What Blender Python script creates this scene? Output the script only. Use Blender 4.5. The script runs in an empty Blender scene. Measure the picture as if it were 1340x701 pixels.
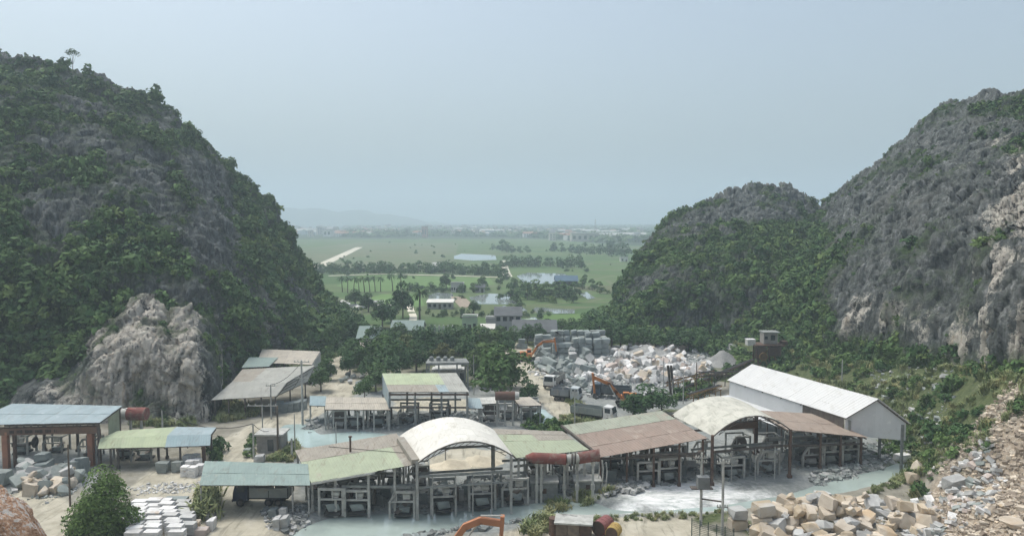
import bpy, bmesh, math, random
import numpy as np
from mathutils import Vector, Matrix

random.seed(7)
RNG = np.random.default_rng(7)
SC = bpy.context.scene
COL = SC.collection
R = math.radians

# ------------------------------------------------------------------ camera
FPX, CX, CY, HY, EYE = 975.0, 670.0, 350.5, 288.0, 34.0
PITCH = math.atan((CY - HY) / FPX)
cam_d = bpy.data.cameras.new("camera")
cam_d.sensor_width = 36.0
cam_d.lens = 36.0 * FPX / 1340.0
cam_d.clip_start = 0.2
cam_d.clip_end = 60000
cam = bpy.data.objects.new("camera", cam_d)
COL.objects.link(cam)
cam.location = (0, 0, EYE)
cam.rotation_euler = (math.pi / 2 - PITCH, 0, 0)
SC.camera = cam

# ------------------------------------------------------------------ world, sun, exposure
SUN_EL, SUN_AZ = R(66), R(-58)          # azimuth clockwise from +Y
w = bpy.data.worlds.new("World"); SC.world = w; w.use_nodes = True
nt = w.node_tree
bg = nt.nodes["Background"]
sky = nt.nodes.new("ShaderNodeTexSky"); sky.sky_type = 'NISHITA'; sky.sun_disc = False
sky.sun_elevation = SUN_EL; sky.sun_rotation = SUN_AZ
sky.air_density = 1.0; sky.dust_density = 6.0; sky.ozone_density = 1.0
hs = nt.nodes.new("ShaderNodeHueSaturation"); hs.inputs["Saturation"].default_value = 0.74
nt.links.new(sky.outputs[0], hs.inputs["Color"]); tint = nt.nodes.new("ShaderNodeMix"); tint.data_type = 'RGBA'; tint.blend_type = 'MULTIPLY'; tint.inputs[0].default_value = 1.0; tint.inputs[7].default_value = (0.985, 1.04, 1.045, 1)
nt.links.new(hs.outputs[0], tint.inputs[6]); nt.links.new(tint.outputs[2], bg.inputs["Color"])
bg.inputs["Strength"].default_value = 0.125
sl = bpy.data.lights.new("sun", 'SUN'); sl.energy = 1.1; sl.angle = R(20); sl.color = (1.0, 0.96, 0.9)
sun = bpy.data.objects.new("sun", sl); COL.objects.link(sun)
sd = Vector((math.sin(SUN_AZ) * math.cos(SUN_EL), math.cos(SUN_AZ) * math.cos(SUN_EL), math.sin(SUN_EL)))
sun.rotation_euler = sd.to_track_quat('Z', 'Y').to_euler(); sun.location = (0, -50, 200)
SC.view_settings.view_transform = 'Standard'; SC.view_settings.look = 'None'
SC.view_settings.exposure = 0.54; SC.view_settings.gamma = 1.0; SC.view_settings.use_curve_mapping = False
SC.cycles.use_denoising = True
SC.cycles.max_bounces = 6; SC.cycles.diffuse_bounces = 3; SC.cycles.glossy_bounces = 2
SC.cycles.transmission_bounces = 2; SC.cycles.transparent_max_bounces = 8; SC.cycles.volume_bounces = 1

# ------------------------------------------------------------------ picking points of the place from the survey photo
cp, sp = math.cos(PITCH), math.sin(PITCH)
def ray(px, py):
    a = (px - CX) / FPX; b = (CY - py) / FPX
    return np.array([a, cp + b * sp, -sp + b * cp])
def P(px, py, z=0.0):
    d = ray(px, py); t = (z - EYE) / d[2]
    return Vector((d[0] * t, d[1] * t, z))
def PD(px, py, Y):
    d = ray(px, py); t = Y / d[1]
    return Vector((d[0] * t, Y, EYE + d[2] * t))
def hgt(px, py, base):
    """height of the image point standing above ground point base"""
    d = ray(px, py); t = base.y / d[1]
    return EYE + d[2] * t

# ------------------------------------------------------------------ numpy noise
_perm = np.random.default_rng(3).permutation(512).astype(np.int64)
_grad = np.random.default_rng(5).normal(size=(512, 3)); _grad /= np.linalg.norm(_grad, axis=1)[:, None]
def perlin(x, y, z):
    x = np.asarray(x, float); y = np.asarray(y, float) + 0 * x; z = np.asarray(z, float) + 0 * x
    xi = np.floor(x).astype(np.int64); yi = np.floor(y).astype(np.int64); zi = np.floor(z).astype(np.int64)
    xf, yf, zf = x - xi, y - yi, z - zi
    u = xf**3 * (xf * (xf * 6 - 15) + 10); v = yf**3 * (yf * (yf * 6 - 15) + 10); ww = zf**3 * (zf * (zf * 6 - 15) + 10)
    def g(i, j, k):
        h = _perm[(_perm[(_perm[(xi + i) & 511] + yi + j) & 511] + zi + k) & 511]
        gr = _grad[h]
        return gr[..., 0] * (xf - i) + gr[..., 1] * (yf - j) + gr[..., 2] * (zf - k)
    def L(a, b, t): return a + (b - a) * t
    return L(L(L(g(0,0,0), g(1,0,0), u), L(g(0,1,0), g(1,1,0), u), v),
             L(L(g(0,0,1), g(1,0,1), u), L(g(0,1,1), g(1,1,1), u), v), ww) * 1.6
def fbm(x, y, z, o=4, lac=2.03, gain=0.5):
    s = 0; a = 1.0
    for i in range(o):
        s = s + a * perlin(x + 17.3 * i, y + 5.1 * i, z - 9.7 * i); x = x * lac; y = y * lac; z = z * lac; a *= gain
    return s
def ridged(x, y, z, o=3):
    s = 0; a = 1.0
    for i in range(o):
        s = s + a * (1 - 2 * np.abs(perlin(x + 7.1 * i, y - 3.3 * i, z + 2.2 * i))); x = x * 2.1; y = y * 2.1; z = z * 2.1; a *= 0.5
    return s
def sstep(a, b, x):
    t = np.clip((x - a) / (b - a), 0, 1); return t * t * (3 - 2 * t)

# ------------------------------------------------------------------ mesh helpers
def mesh_np(name, V, F, smooth=False):
    """V (n,3), F list/array of quads or tris"""
    me = bpy.data.meshes.new(name)
    V = np.asarray(V, np.float32); F = np.asarray(F, np.int32)
    me.vertices.add(len(V)); me.vertices.foreach_set("co", V.ravel())
    k = F.shape[1]
    me.loops.add(F.size); me.loops.foreach_set("vertex_index", F.ravel())
    me.polygons.add(len(F)); me.polygons.foreach_set("loop_start", np.arange(0, F.size, k, dtype=np.int32))
    if smooth: me.polygons.foreach_set("use_smooth", np.ones(len(F), bool))
    me.update(calc_edges=True); me.validate()
    return me
def grid_faces(nu, nv):
    i = np.arange(nu - 1)[:, None] * nv + np.arange(nv - 1)[None, :]
    i = i.ravel()
    return np.stack([i, i + nv, i + nv + 1, i + 1], 1)
def fattr(me, name, arr):
    a = me.attributes.new(name, 'FLOAT', 'POINT'); a.data.foreach_set("value", np.asarray(arr, np.float32).ravel())
def link(name, me, mat=None, parent=None, loc=None):
    o = bpy.data.objects.new(name, me); COL.objects.link(o)
    if mat is not None:
        me.materials.clear(); me.materials.append(mat)
    if parent is not None: o.parent = parent
    if loc is not None: o.location = loc
    return o
def tag(o, label=None, cat=None, group=None, kind=None):
    if label: o["label"] = label
    if cat: o["category"] = cat
    if group: o["group"] = group
    if kind: o["kind"] = kind
    return o
def thing(name, label, cat, loc=(0, 0, 0), rz=0.0, group=None):
    o = bpy.data.objects.new(name, None); COL.objects.link(o)
    o.empty_display_size = 0.5
    o.location = loc; o.rotation_euler = (0, 0, rz)
    return tag(o, label, cat, group)
def copy_tree(o, parent=None):
    c = o.copy(); COL.objects.link(c); c.parent = parent
    for ch in list(o.children): copy_tree(ch, c)
    return c

class MB:
    """collects simple solids (coordinates local to the thing they will be parented to, or world for single meshes)"""
    def __init__(s): s.v = []; s.f = []
    def add(s, vs, fs):
        n = len(s.v); s.v += [tuple(a) for a in vs]; s.f += [tuple(i + n for i in f) for f in fs]; return s
    def hexa(s, p):  # 8 points: bottom 4 ccw, top 4 ccw
        return s.add(p, [(3,2,1,0), (4,5,6,7), (0,1,5,4), (1,2,6,5), (2,3,7,6), (3,0,4,7)])
    def box(s, c, d, rz=0.0, tilt=None):
        x, y, z = d[0] / 2, d[1] / 2, d[2] / 2
        M = Matrix.Rotation(rz, 3, 'Z')
        if tilt is not None: M = M @ Matrix.Rotation(tilt[1], 3, 'Y') @ Matrix.Rotation(tilt[0], 3, 'X')
        pts = [Vector((a * x, b * y, e * z)) for e in (-1, 1) for a, b in ((-1,-1), (1,-1), (1,1), (-1,1))]
        c = Vector(c)
        return s.hexa([c + M @ q for q in pts])
    def beam(s, a, b, w, h=None):
        h = h or w; a = Vector(a); b = Vector(b); d = (b - a).normalized()
        up = Vector((0, 0, 1)) if abs(d.z) < 0.9 else Vector((0, 1, 0))
        r = d.cross(up).normalized(); u = r.cross(d)
        q = [a - r*w/2 - u*h/2, a + r*w/2 - u*h/2, a + r*w/2 + u*h/2, a - r*w/2 + u*h/2]
        q2 = [p + (b - a) for p in q]
        return s.add(q + q2, [(0,1,2,3), (7,6,5,4), (0,4,5,1), (1,5,6,2), (2,6,7,3), (3,7,4,0)])
    def tube(s, a, b, r, r2=None, n=10, cap=True):
        r2 = r if r2 is None else r2; a = Vector(a); b = Vector(b); d = (b - a).normalized()
        up = Vector((0, 0, 1)) if abs(d.z) < 0.9 else Vector((0, 1, 0))
        x = d.cross(up).normalized(); y = x.cross(d)
        vs = []
        for c, rr in ((a, r), (b, r2)):
            for i in range(n):
                t = 2 * math.pi * i / n; vs.append(c + (x * math.cos(t) + y * math.sin(t)) * rr)
        fs = [(i, i + n, (i + 1) % n + n, (i + 1) % n) for i in range(n)]
        if cap: fs += [tuple(range(n)), tuple(range(2 * n - 1, n - 1, -1))]
        return s.add(vs, fs)
    def path(s, pts, r, n=5):
        for a, b in zip(pts[:-1], pts[1:]): s.tube(a, b, r, n=n)
        return s
    def slab(s, q, th):
        """quad q (4 corners ccw seen from above) with thickness th downward"""
        q = [Vector(p) for p in q]; n = (q[1] - q[0]).cross(q[3] - q[0]).normalized()
        if n.z < 0: n = -n
        return s.hexa([p - n * th for p in q] + q)
    def lathe(s, prof, n=16, c=(0, 0, 0), axis='Z'):
        vs = []; c = Vector(c)
        for (r, h) in prof:
            for i in range(n):
                t = 2 * math.pi * i / n
                p = (r * math.cos(t), r * math.sin(t), h)
                if axis == 'X': p = (h, r * math.cos(t), r * math.sin(t))
                if axis == 'Y': p = (r * math.cos(t), h, r * math.sin(t))
                vs.append(c + Vector(p))
        fs = [(j*n + i, j*n + (i+1) % n, (j+1)*n + (i+1) % n, (j+1)*n + i) for j in range(len(prof) - 1) for i in range(n)]
        fs += [tuple(range(n - 1, -1, -1)), tuple(range((len(prof)-1)*n, len(prof)*n))]
        return s.add(vs, fs)
    def mesh(s, name, off=None, smooth=False):
        me = bpy.data.meshes.new(name)
        v = s.v if off is None else [(a[0]-off[0], a[1]-off[1], a[2]-off[2]) for a in s.v]
        me.from_pydata(v, [], s.f)
        bm = bmesh.new(); bm.from_mesh(me); bmesh.ops.recalc_face_normals(bm, faces=bm.faces); bm.to_mesh(me); bm.free()
        if smooth:
            me.polygons.foreach_set("use_smooth", np.ones(len(me.polygons), bool))
        me.update(); return me
    def build(s, name, mat, parent=None, local=False, smooth=False):
        """world-coordinate geometry; recentred on its parent's (unrotated) location, or on its own base"""
        if local: return link(name, s.mesh(name, None, smooth), mat, parent)
        if parent is not None:
            off = Vector(parent.location); pp = parent.parent
            while pp is not None: off += Vector(pp.location); pp = pp.parent
            return link(name, s.mesh(name, off, smooth), mat, parent)
        a = np.array(s.v); off = Vector((float(a[:,0].mean()), float(a[:,1].mean()), float(a[:,2].min())))
        return link(name, s.mesh(name, off, smooth), mat, None, off)

# ------------------------------------------------------------------ materials
def nodes(m):
    m.use_nodes = True; n = m.node_tree; return n, n.nodes, n.links, n.nodes["Principled BSDF"]
def _noise(n, l, vec, scale, detail=4, rough=0.55, dist=0.0):
    t = n.new("ShaderNodeTexNoise"); t.inputs["Scale"].default_value = scale; t.inputs["Detail"].default_value = detail
    t.inputs["Roughness"].default_value = rough; t.inputs["Distortion"].default_value = dist
    if vec is not None: l.new(vec, t.inputs["Vector"])
    return t.outputs["Fac"]
def _ramp(n, l, fac, stops):
    r = n.new("ShaderNodeValToRGB"); e = r.color_ramp.elements
    while len(e) < len(stops): e.new(0.5)
    for k, (p, c) in enumerate(stops):
        e[k].position = p; e[k].color = (*c, 1) if len(c) == 3 else c
    l.new(fac, r.inputs["Fac"]); return r.outputs["Color"]
def _mix(n, l, fac, a, b, typ='MIX'):
    m = n.new("ShaderNodeMix"); m.data_type = 'RGBA'; m.blend_type = typ
    if isinstance(fac, (int, float)): m.inputs[0].default_value = fac
    else: l.new(fac, m.inputs[0])
    for s, v in ((m.inputs[6], a), (m.inputs[7], b)):
        if isinstance(v, tuple): s.default_value = (*v, 1)
        else: l.new(v, s)
    return m.outputs[2]
def _math(n, l, op, a, b=None, clamp=False):
    m = n.new("ShaderNodeMath"); m.operation = op; m.use_clamp = clamp
    for s, v in ((m.inputs[0], a), (m.inputs[1], b)):
        if v is None: continue
        if isinstance(v, (int, float)): s.default_value = v
        else: l.new(v, s)
    return m.outputs[0]
def _attr(n, name):
    a = n.new("ShaderNodeAttribute"); a.attribute_name = name; return a
def _step(n, l, x, a, b):
    m = n.new("ShaderNodeMapRange"); m.interpolation_type = 'SMOOTHSTEP'
    l.new(x, m.inputs[0]); m.inputs[1].default_value = a; m.inputs[2].default_value = b
    return m.outputs[0]
def _bump(n, l, h, strength, dist, bsdf):
    b = n.new("ShaderNodeBump"); b.inputs["Strength"].default_value = strength; b.inputs["Distance"].default_value = dist
    l.new(h, b.inputs["Height"]); l.new(b.outputs[0], bsdf.inputs["Normal"])

MATS = {}
def M(name, c1, c2=None, scale=0.6, detail=5, rough=0.85, rnd=0.25, grime=None, gscale=0.25, gth=(0.5, 0.7), bump=0.0, stretch=(1, 1, 1), metallic=0.0, spec=0.3, spots=None):
    """procedural paint / stone / metal: two tones by noise, a third tone as stains, per-object brightness"""
    if name in MATS: return MATS[name]
    m = bpy.data.materials.new(name); nt, n, l, b = nodes(m)
    c2 = c2 or tuple(x * 0.7 for x in c1)
    tc = n.new("ShaderNodeTexCoord"); oi = n.new("ShaderNodeObjectInfo")
    mp = n.new("ShaderNodeMapping"); mp.inputs["Scale"].default_value = stretch
    l.new(tc.outputs["Object"], mp.inputs["Vector"])
    va = n.new("ShaderNodeVectorMath"); va.operation = 'ADD'
    l.new(mp.outputs[0], va.inputs[0])
    rr = _math(n, l, 'MULTIPLY', oi.outputs["Random"], 91.0); l.new(rr, va.inputs[1])
    vec = va.outputs[0]
    f = _step(n, l, _noise(n, l, vec, scale, detail, 0.6), 0.35, 0.65)
    col = _mix(n, l, f, c1, c2)
    if grime:
        g = _step(n, l, _noise(n, l, vec, gscale, 6, 0.65, 0.4), gth[0], gth[1])
        col = _mix(n, l, g, col, grime)
    if spots:
        sv = n.new("ShaderNodeMapping"); sv.inputs["Scale"].default_value = (1.0, 0.22, 0.5); l.new(vec, sv.inputs["Vector"])
        col = _mix(n, l, _math(n, l, 'MULTIPLY', _step(n, l, _noise(n, l, sv.outputs[0], 1.5, 7, 0.7, 0.3), 0.52, 0.68), 0.65), col, spots)
        col = _mix(n, l, _math(n, l, 'MULTIPLY', _step(n, l, _noise(n, l, vec, 0.9, 6, 0.7, 0.6), 0.60, 0.70), 0.5), col, tuple(min(1, x * 1.5 + .06) for x in spots))
    k = _math(n, l, 'MULTIPLY_ADD', oi.outputs["Random"], rnd); k.node.inputs[2].default_value = 1 - rnd / 2
    hv = n.new("ShaderNodeHueSaturation"); l.new(col, hv.inputs["Color"]); l.new(k, hv.inputs["Value"])
    l.new(hv.outputs[0], b.inputs["Base Color"])
    b.inputs["Roughness"].default_value = rough; b.inputs["Metallic"].default_value = metallic
    b.inputs["Specular IOR Level"].default_value = spec
    if bump: _bump(n, l, _noise(n, l, vec, scale * 4, 5), 0.6, bump, b)
    MATS[name] = m; return m

def leaf_mat(name, dark, light, yellow=None):
    m = bpy.data.materials.new(name); nt, n, l, b = nodes(m)
    oi = n.new("ShaderNodeObjectInfo"); ge = n.new("ShaderNodeNewGeometry")
    mid_ = tuple((a_ + b_) / 2 for a_, b_ in zip(dark, light)); warm = (light[0] * 1.2, light[1] * 1.05, light[2] * 1.0)
    col = _ramp(n, l, oi.outputs["Random"], [(0.0, dark), (0.45, mid_), (0.8, light), (1.0, yellow or warm)])
    k = _math(n, l, 'MULTIPLY_ADD', ge.outputs["Random Per Island"], 0.55); k.node.inputs[2].default_value = 0.74
    hv = n.new("ShaderNodeHueSaturation"); l.new(col, hv.inputs["Color"]); l.new(k, hv.inputs["Value"])
    l.new(hv.outputs[0], b.inputs["Base Color"]); b.inputs["Roughness"].default_value = 0.75
    b.inputs["Specular IOR Level"].default_value = 0.15
    MATS[name] = m; return m

# ================================================================== THE SETTING
def seg_dist(X, Y, pts, closed=False):
    d = np.full(X.shape, 1e9)
    n = len(pts); rng = range(n if closed else n - 1)
    for i in rng:
        ax, ay = pts[i][0], pts[i][1]; bx, by = pts[(i + 1) % n][0], pts[(i + 1) % n][1]
        dx, dy = bx - ax, by - ay; t = np.clip(((X - ax) * dx + (Y - ay) * dy) / (dx * dx + dy * dy + 1e-9), 0, 1)
        d = np.minimum(d, np.hypot(X - ax - t * dx, Y - ay - t * dy))
    return d
def sdist(X, Y, pts):
    ins = np.zeros(X.shape, bool); n = len(pts)
    for i in range(n):
        ax, ay = pts[i][0], pts[i][1]; bx, by = pts[(i + 1) % n][0], pts[(i + 1) % n][1]
        c = ((ay > Y) != (by > Y)) & (X < (bx - ax) * (Y - ay) / (by - ay + 1e-12) + ax); ins ^= c
    return np.where(ins, -1, 1) * seg_dist(X, Y, pts, True)
def PP(lst, z=0.0): return [P(a, b, z) for a, b in lst]

CHANNEL = PP([(360, 706), (395, 684), (425, 671), (500, 668), (560, 668), (640, 661), (700, 654), (770, 648), (800, 661), (850, 664), (940, 658), (1010, 646), (1090, 624), (1150, 611), (1196, 594),
              (1212, 598), (1180, 622), (1120, 640), (1040, 655), (960, 664), (880, 668), (780, 671), (700, 676), (640, 684), (560, 695), (480, 712)])
BACKPOOL = PP([(355, 566), (372, 553), (398, 552), (420, 566), (470, 561), (510, 566), (500, 580), (440, 588), (395, 584)])
SLURRY_POND = PP([(694, 536), (712, 532), (734, 548), (728, 556), (704, 553)])
ROAD_L = PP([(318, 720), (316, 660), (310, 630), (306, 600), (312, 580), (345, 560), (395, 543), (432, 525), (446, 505), (441, 488), (440, 474), (470, 462), (520, 452)])
ROAD_R = PP([(672, 452), (688, 474), (706, 500), (738, 530), (775, 552), (800, 560)])

XR0 = [(55, 30), (75, 40), (96, 52), (116, 61), (146, 69), (180, 66), (215, 82), (260, 200)]
FOOT = np.array([list(P(*a)) for a in ((920, 455, 0), (975, 450, 2), (1030, 455, 3), (1075, 465, 4), (1120, 478, 5), (1170, 485, 6), (1230, 486, 8), (1290, 490, 11), (1350, 500, 13), (1390, 518, 13.5))])
FOOT = np.concatenate([FOOT[i] + (FOOT[i + 1] - FOOT[i]) * np.linspace(0, 1, 8, endpoint=False)[:, None] for i in range(len(FOOT) - 1)])
def terrain(X, Y):
    Z = 0.30 * fbm(X / 14, Y / 14, 0 * X + 3.1, 3) * (1 - sstep(240, 330, Y))
    Z += 0.10 * fbm(X / 2.6, Y / 2.6, 0 * X + 8.1, 2) * (1 - sstep(150, 240, Y))
    x0 = np.interp(Y, [a for a, _ in XR0], [b for _, b in XR0])
    s = X - x0
    ramp = np.where(s > 0, 0.42 * s * sstep(0, 6, s), 0); ramp = np.minimum(ramp, 30)
    ramp *= 1 + 0.28 * fbm(X / 11, Y / 11, 0 * X + 1.7, 4)
    ramp *= (1 - sstep(215, 260, Y))
    Z += ramp
    Z += 1.5 * np.exp(-((X - 38) / 17) ** 2 - ((Y - 190) / 11) ** 2) * (1 + .3 * fbm(X / 4, Y / 4, 0 * X, 3)) + 1.7 * np.exp(-((X - 36) / 10) ** 2 - ((Y - 78) / 6) ** 2)
    lift = np.zeros(X.shape)
    for fx_, fy_, fz_ in FOOT: lift = np.maximum(lift, fz_ + 0.6 - (0.75 if fz_ < 8 else 1.15) * np.maximum(np.hypot(X - fx_, Y - fy_) - 2.0, 0))
    Z = np.where(lift > Z, Z + (lift - Z) * 0.92, Z)
    # hillside below the camera
    hillz = 32.3 - 0.505 * np.maximum(Y, -40) - 0.0 * X
    hillz = np.minimum(hillz, 36)
    Z = np.maximum(Z, hillz)
    for poly, dep in ((CHANNEL, 0.75), (BACKPOOL, 0.6), (SLURRY_POND, 0.6)):
        d = sdist(X, Y, poly); Z -= dep * (1 - sstep(-1.4, 0.9, d)) * (Z < 6)
    return Z

def axis(lo, hi, step, far_lo, far_hi, g=1.16):
    a = list(np.arange(lo, hi + 1e-6, step)); s = step
    while a[-1] < far_hi: s *= g; a.append(a[-1] + s)
    s = step
    while a[0] > far_lo: s *= g; a.insert(0, a[0] - s)
    return np.array(a)
gx = axis(-105, 105, 0.8, -11000, 11000); gy = axis(62, 232, 0.8, -80, 11000)
GX, GY = np.meshgrid(gx, gy, indexing='ij'); GX = GX.ravel(); GY = GY.ravel()
GZ = terrain(GX, GY)
gme = mesh_np("ground", np.stack([GX, GY, GZ], 1), grid_faces(len(gx), len(gy)), smooth=True)
def gz(x, y): return float(terrain(np.array([float(x)]), np.array([float(y)]))[0])
def G(px, py, it=4):
    """ground point under an image point"""
    z = 0.0
    for _ in range(it):
        p = P(px, py, z); z = gz(p.x, p.y)
    return P(px, py, z)

nz = fbm(GX / 5, GY / 5, 0 * GX + 40, 4)
nz2 = fbm(GX / 17, GY / 17, 0 * GX + 60, 4)
near = 1 - sstep(225, 250, GY)
road = 1 - sstep(2.2, 4.6, seg_dist(GX, GY, ROAD_L) + 0.8 * nz)
road = np.maximum(road, 1 - sstep(2.6, 5.2, seg_dist(GX, GY, ROAD_R) + 0.9 * nz))
YARDS = [PP([(196, 660), (170, 640), (200, 612), (262, 606), (300, 600), (372, 640), (372, 720), (255, 720), (240, 668)]),
         PP([(20, 625), (70, 640), (120, 690), (90, 712), (40, 712), (10, 680)]),
         PP([(660, 698), (700, 684), (800, 679), (915, 676), (960, 720), (640, 720)]),
         PP([(515, 524), (560, 519), (620, 523), (610, 536), (520, 538)]),
         PP([(560, 600), (600, 585), (660, 590), (655, 612), (575, 622)])]
for yd in YARDS: road = np.maximum(road, 1 - sstep(-1.0, 1.2, sdist(GX, GY, yd) + 1.0 * nz))
grey = 1 - sstep(-3, 4, sdist(GX, GY, PP([(380, 600), (560, 585), (760, 560), (1000, 545), (1160, 570), (1190, 600), (1100, 640), (900, 672), (700, 690), (400, 705)])) + 2 * nz)
grey = np.maximum(grey, 1 - sstep(-3, 4, sdist(GX, GY, PP([(395, 535), (500, 510), (620, 505), (715, 520), (720, 560), (500, 580), (380, 570)])) + 2 * nz))

grey = np.maximum(grey, 1 - sstep(-3, 4, sdist(GX, GY, PP([(690, 470), (800, 455), (930, 470), (930, 530), (760, 552), (720, 500)])) + 2 * nz))
grey = np.maximum(grey, 1 - sstep(-3, 4, sdist(GX, GY, PP([(-60, 590), (130, 590), (130, 640), (60, 640), (-60, 660)])) + 2 * nz))
white = 1 - sstep(-4.5, 3.0, sdist(GX, GY, PP([(795, 655), (820, 636), (845, 628), (880, 624), (925, 628), (960, 632), (1000, 638), (1012, 650), (960, 664), (860, 670), (782, 670)])) + 3.2 * nz)
x0 = np.interp(GY, [a for a, _ in XR0], [b for _, b in XR0])
slope = sstep(-2, 5, GX - x0)
# bare brown rubble on the near slope, grass higher up and further back
bare = slope * (1 - sstep(80, 93, GY + 4 * nz + 0.35 * (GX - 60)))
grass = np.clip(0.55 + 0.9 * nz2 + 0.35 * nz, 0, 1)
grass = np.where(slope > 0.3, sstep(-0.25, 0.15, nz2 + 0.4 * nz + 0.12), sstep(0.0, 0.4, nz2 + 0.4 * nz))
grass = np.maximum(grass, sstep(150, 185, GY) * 0.9) * (1 - bare) * np.where(GX < 0, sstep(118, 135, GY), 1)
fd_ = np.full(GX.shape, 99.0)
for fx_, fy_, fz_ in FOOT: fd_ = np.minimum(fd_, np.hypot(GX - fx_, GY - fy_))
footz = 1 - sstep(9, 17, fd_ + 3 * nz); grass = np.maximum(grass, footz * sstep(-.5, .1, nz2 + .3 * nz + .2)); slope = np.maximum(slope, footz)
for nm, a in (("road", road * near), ("grey", grey * near), ("white", white * near), ("grass", grass), ("bare", bare), ("plain", 1 - near), ("town", sstep(2100, 2500, GY + 950 + 350 * sstep(0.02, .16, GX / np.maximum(GY, 1))))):
    fattr(gme, nm, a)

gm = bpy.data.materials.new("ground_soil"); nt, n, l, b = nodes(gm)
ge = n.new("ShaderNodeNewGeometry"); pos = ge.outputs["Position"]
def A(nm): return _attr(n, nm).outputs["Fac"]
n1 = _noise(n, l, pos, 0.35, 8, 0.65); n2 = _noise(n, l, pos, 1.7, 6, 0.65); n3 = _noise(n, l, pos, 0.06, 5)
soil = _ramp(n, l, n1, [(0.3, (0.16, 0.15, 0.12)), (0.5, (0.26, 0.245, 0.20)), (0.7, (0.34, 0.325, 0.28))])
tan = _ramp(n, l, n1, [(0.3, (0.34, 0.31, 0.24)), (0.55, (0.48, 0.445, 0.355)), (0.75, (0.56, 0.53, 0.45))])
# wheel tracks and wet patches on the dirt
mpw = n.new("ShaderNodeMapping"); mpw.inputs["Scale"].default_value = (1.0, 0.18, 1); mpw.inputs["Rotation"].default_value = (0, 0, 0.12); l.new(pos, mpw.inputs["Vector"])
tr = _noise(n, l, mpw.outputs[0], 1.1, 4, 0.6, 0.6)
tan = _mix(n, l, _step(n, l, tr, 0.5, 0.68), tan, (0.29, 0.27, 0.215))
gry = _ramp(n, l, _math(n, l, 'ADD', _math(n, l, 'MULTIPLY', n1, 0.5), _math(n, l, 'MULTIPLY', n2, 0.4)), [(0.25, (0.15, 0.165, 0.16)), (0.42, (0.24, 0.255, 0.245)), (0.55, (0.34, 0.35, 0.335))])
grs = _ramp(n, l, n2, [(0.3, (0.05, 0.07, 0.03)), (0.55, (0.095, 0.115, 0.052)), (0.8, (0.17, 0.17, 0.095))])
brn = _ramp(n, l, n2, [(0.25, (0.20, 0.155, 0.11)), (0.5, (0.34, 0.28, 0.215)), (0.75, (0.48, 0.43, 0.36))])
def M01(a, base, b2, th=0.5, sft=0.25):
    k = _math(n, l, 'ADD', a, _math(n, l, 'MULTIPLY', _math(n, l, 'SUBTRACT', n2, 0.5), 0.7))
    return _mix(n, l, _step(n, l, k, th - sft, th + sft), base, b2)
col = M01(A("grass"), soil, grs)
col = M01(A("grey"), col, gry)
col = M01(A("bare"), col, brn)
col = M01(A("road"), col, tan)
wst = n.new("ShaderNodeMapping"); wst.inputs["Scale"].default_value = (0.35, 1.0, 1); wst.inputs["Rotation"].default_value = (0, 0, -0.1); l.new(pos, wst.inputs["Vector"])
wn = _noise(n, l, wst.outputs[0], 1.1, 7, 0.7, 1.2)
wht = _ramp(n, l, wn, [(0.32, (0.30, 0.36, 0.34)), (0.45, (0.62, 0.64, 0.62)), (0.6, (0.86, 0.86, 0.85))])
col = M01(A("white"), col, wht, 0.5, 0.42)
# plain: rice paddies in long strips
pm = n.new("ShaderNodeMapping"); pm.inputs["Scale"].default_value = (0.011, 0.03, 1); pm.inputs["Rotation"].default_value = (0, 0, 0.05); l.new(pos, pm.inputs["Vector"])
vo = n.new("ShaderNodeTexVoronoi"); vo.inputs["Scale"].default_value = 1.0; vo.inputs["Randomness"].default_value = 0.55; l.new(pm.outputs[0], vo.inputs["Vector"])
sepc = n.new("ShaderNodeSeparateColor"); l.new(vo.outputs["Color"], sepc.inputs[0])
pad = _ramp(n, l, sepc.outputs[0], [(0.0, (0.07, 0.125, 0.05)), (0.35, (0.095, 0.155, 0.06)), (0.7, (0.115, 0.17, 0.07)), (0.93, (0.115, 0.145, 0.07)), (1.0, (0.14, 0.145, 0.085))])
pad = _mix(n, l, _step(n, l, n3, 0.45, 0.75), pad, (0.095, 0.125, 0.062))
vo2 = n.new("ShaderNodeTexVoronoi"); vo2.feature = 'DISTANCE_TO_EDGE'; vo2.inputs["Scale"].default_value = 1.0; vo2.inputs["Randomness"].default_value = 0.55; l.new(pm.outputs[0], vo2.inputs["Vector"])
pad = _mix(n, l, _step(n, l, vo2.outputs["Distance"], 0.03, 0.0), pad, (0.15, 0.165, 0.10))
pad = _mix(n, l, _step(n, l, _math(n, l, "ADD", A("town"), _math(n, l, "MULTIPLY", _math(n, l, "SUBTRACT", n3, 0.5), 0.6)), 0.4, 0.6), pad, (0.045, 0.065, 0.04))
col = _mix(n, l, A("plain"), col, pad)
l.new(col, b.inputs["Base Color"]); b.inputs["Roughness"].default_value = 0.95; b.inputs["Specular IOR Level"].default_value = 0.1
_bump(n, l, n2, 0.7, 0.25, b)
ground = link("ground", gme, gm); tag(ground, "dusty quarry floor running out into green paddy fields", "ground", kind="structure")

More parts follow.
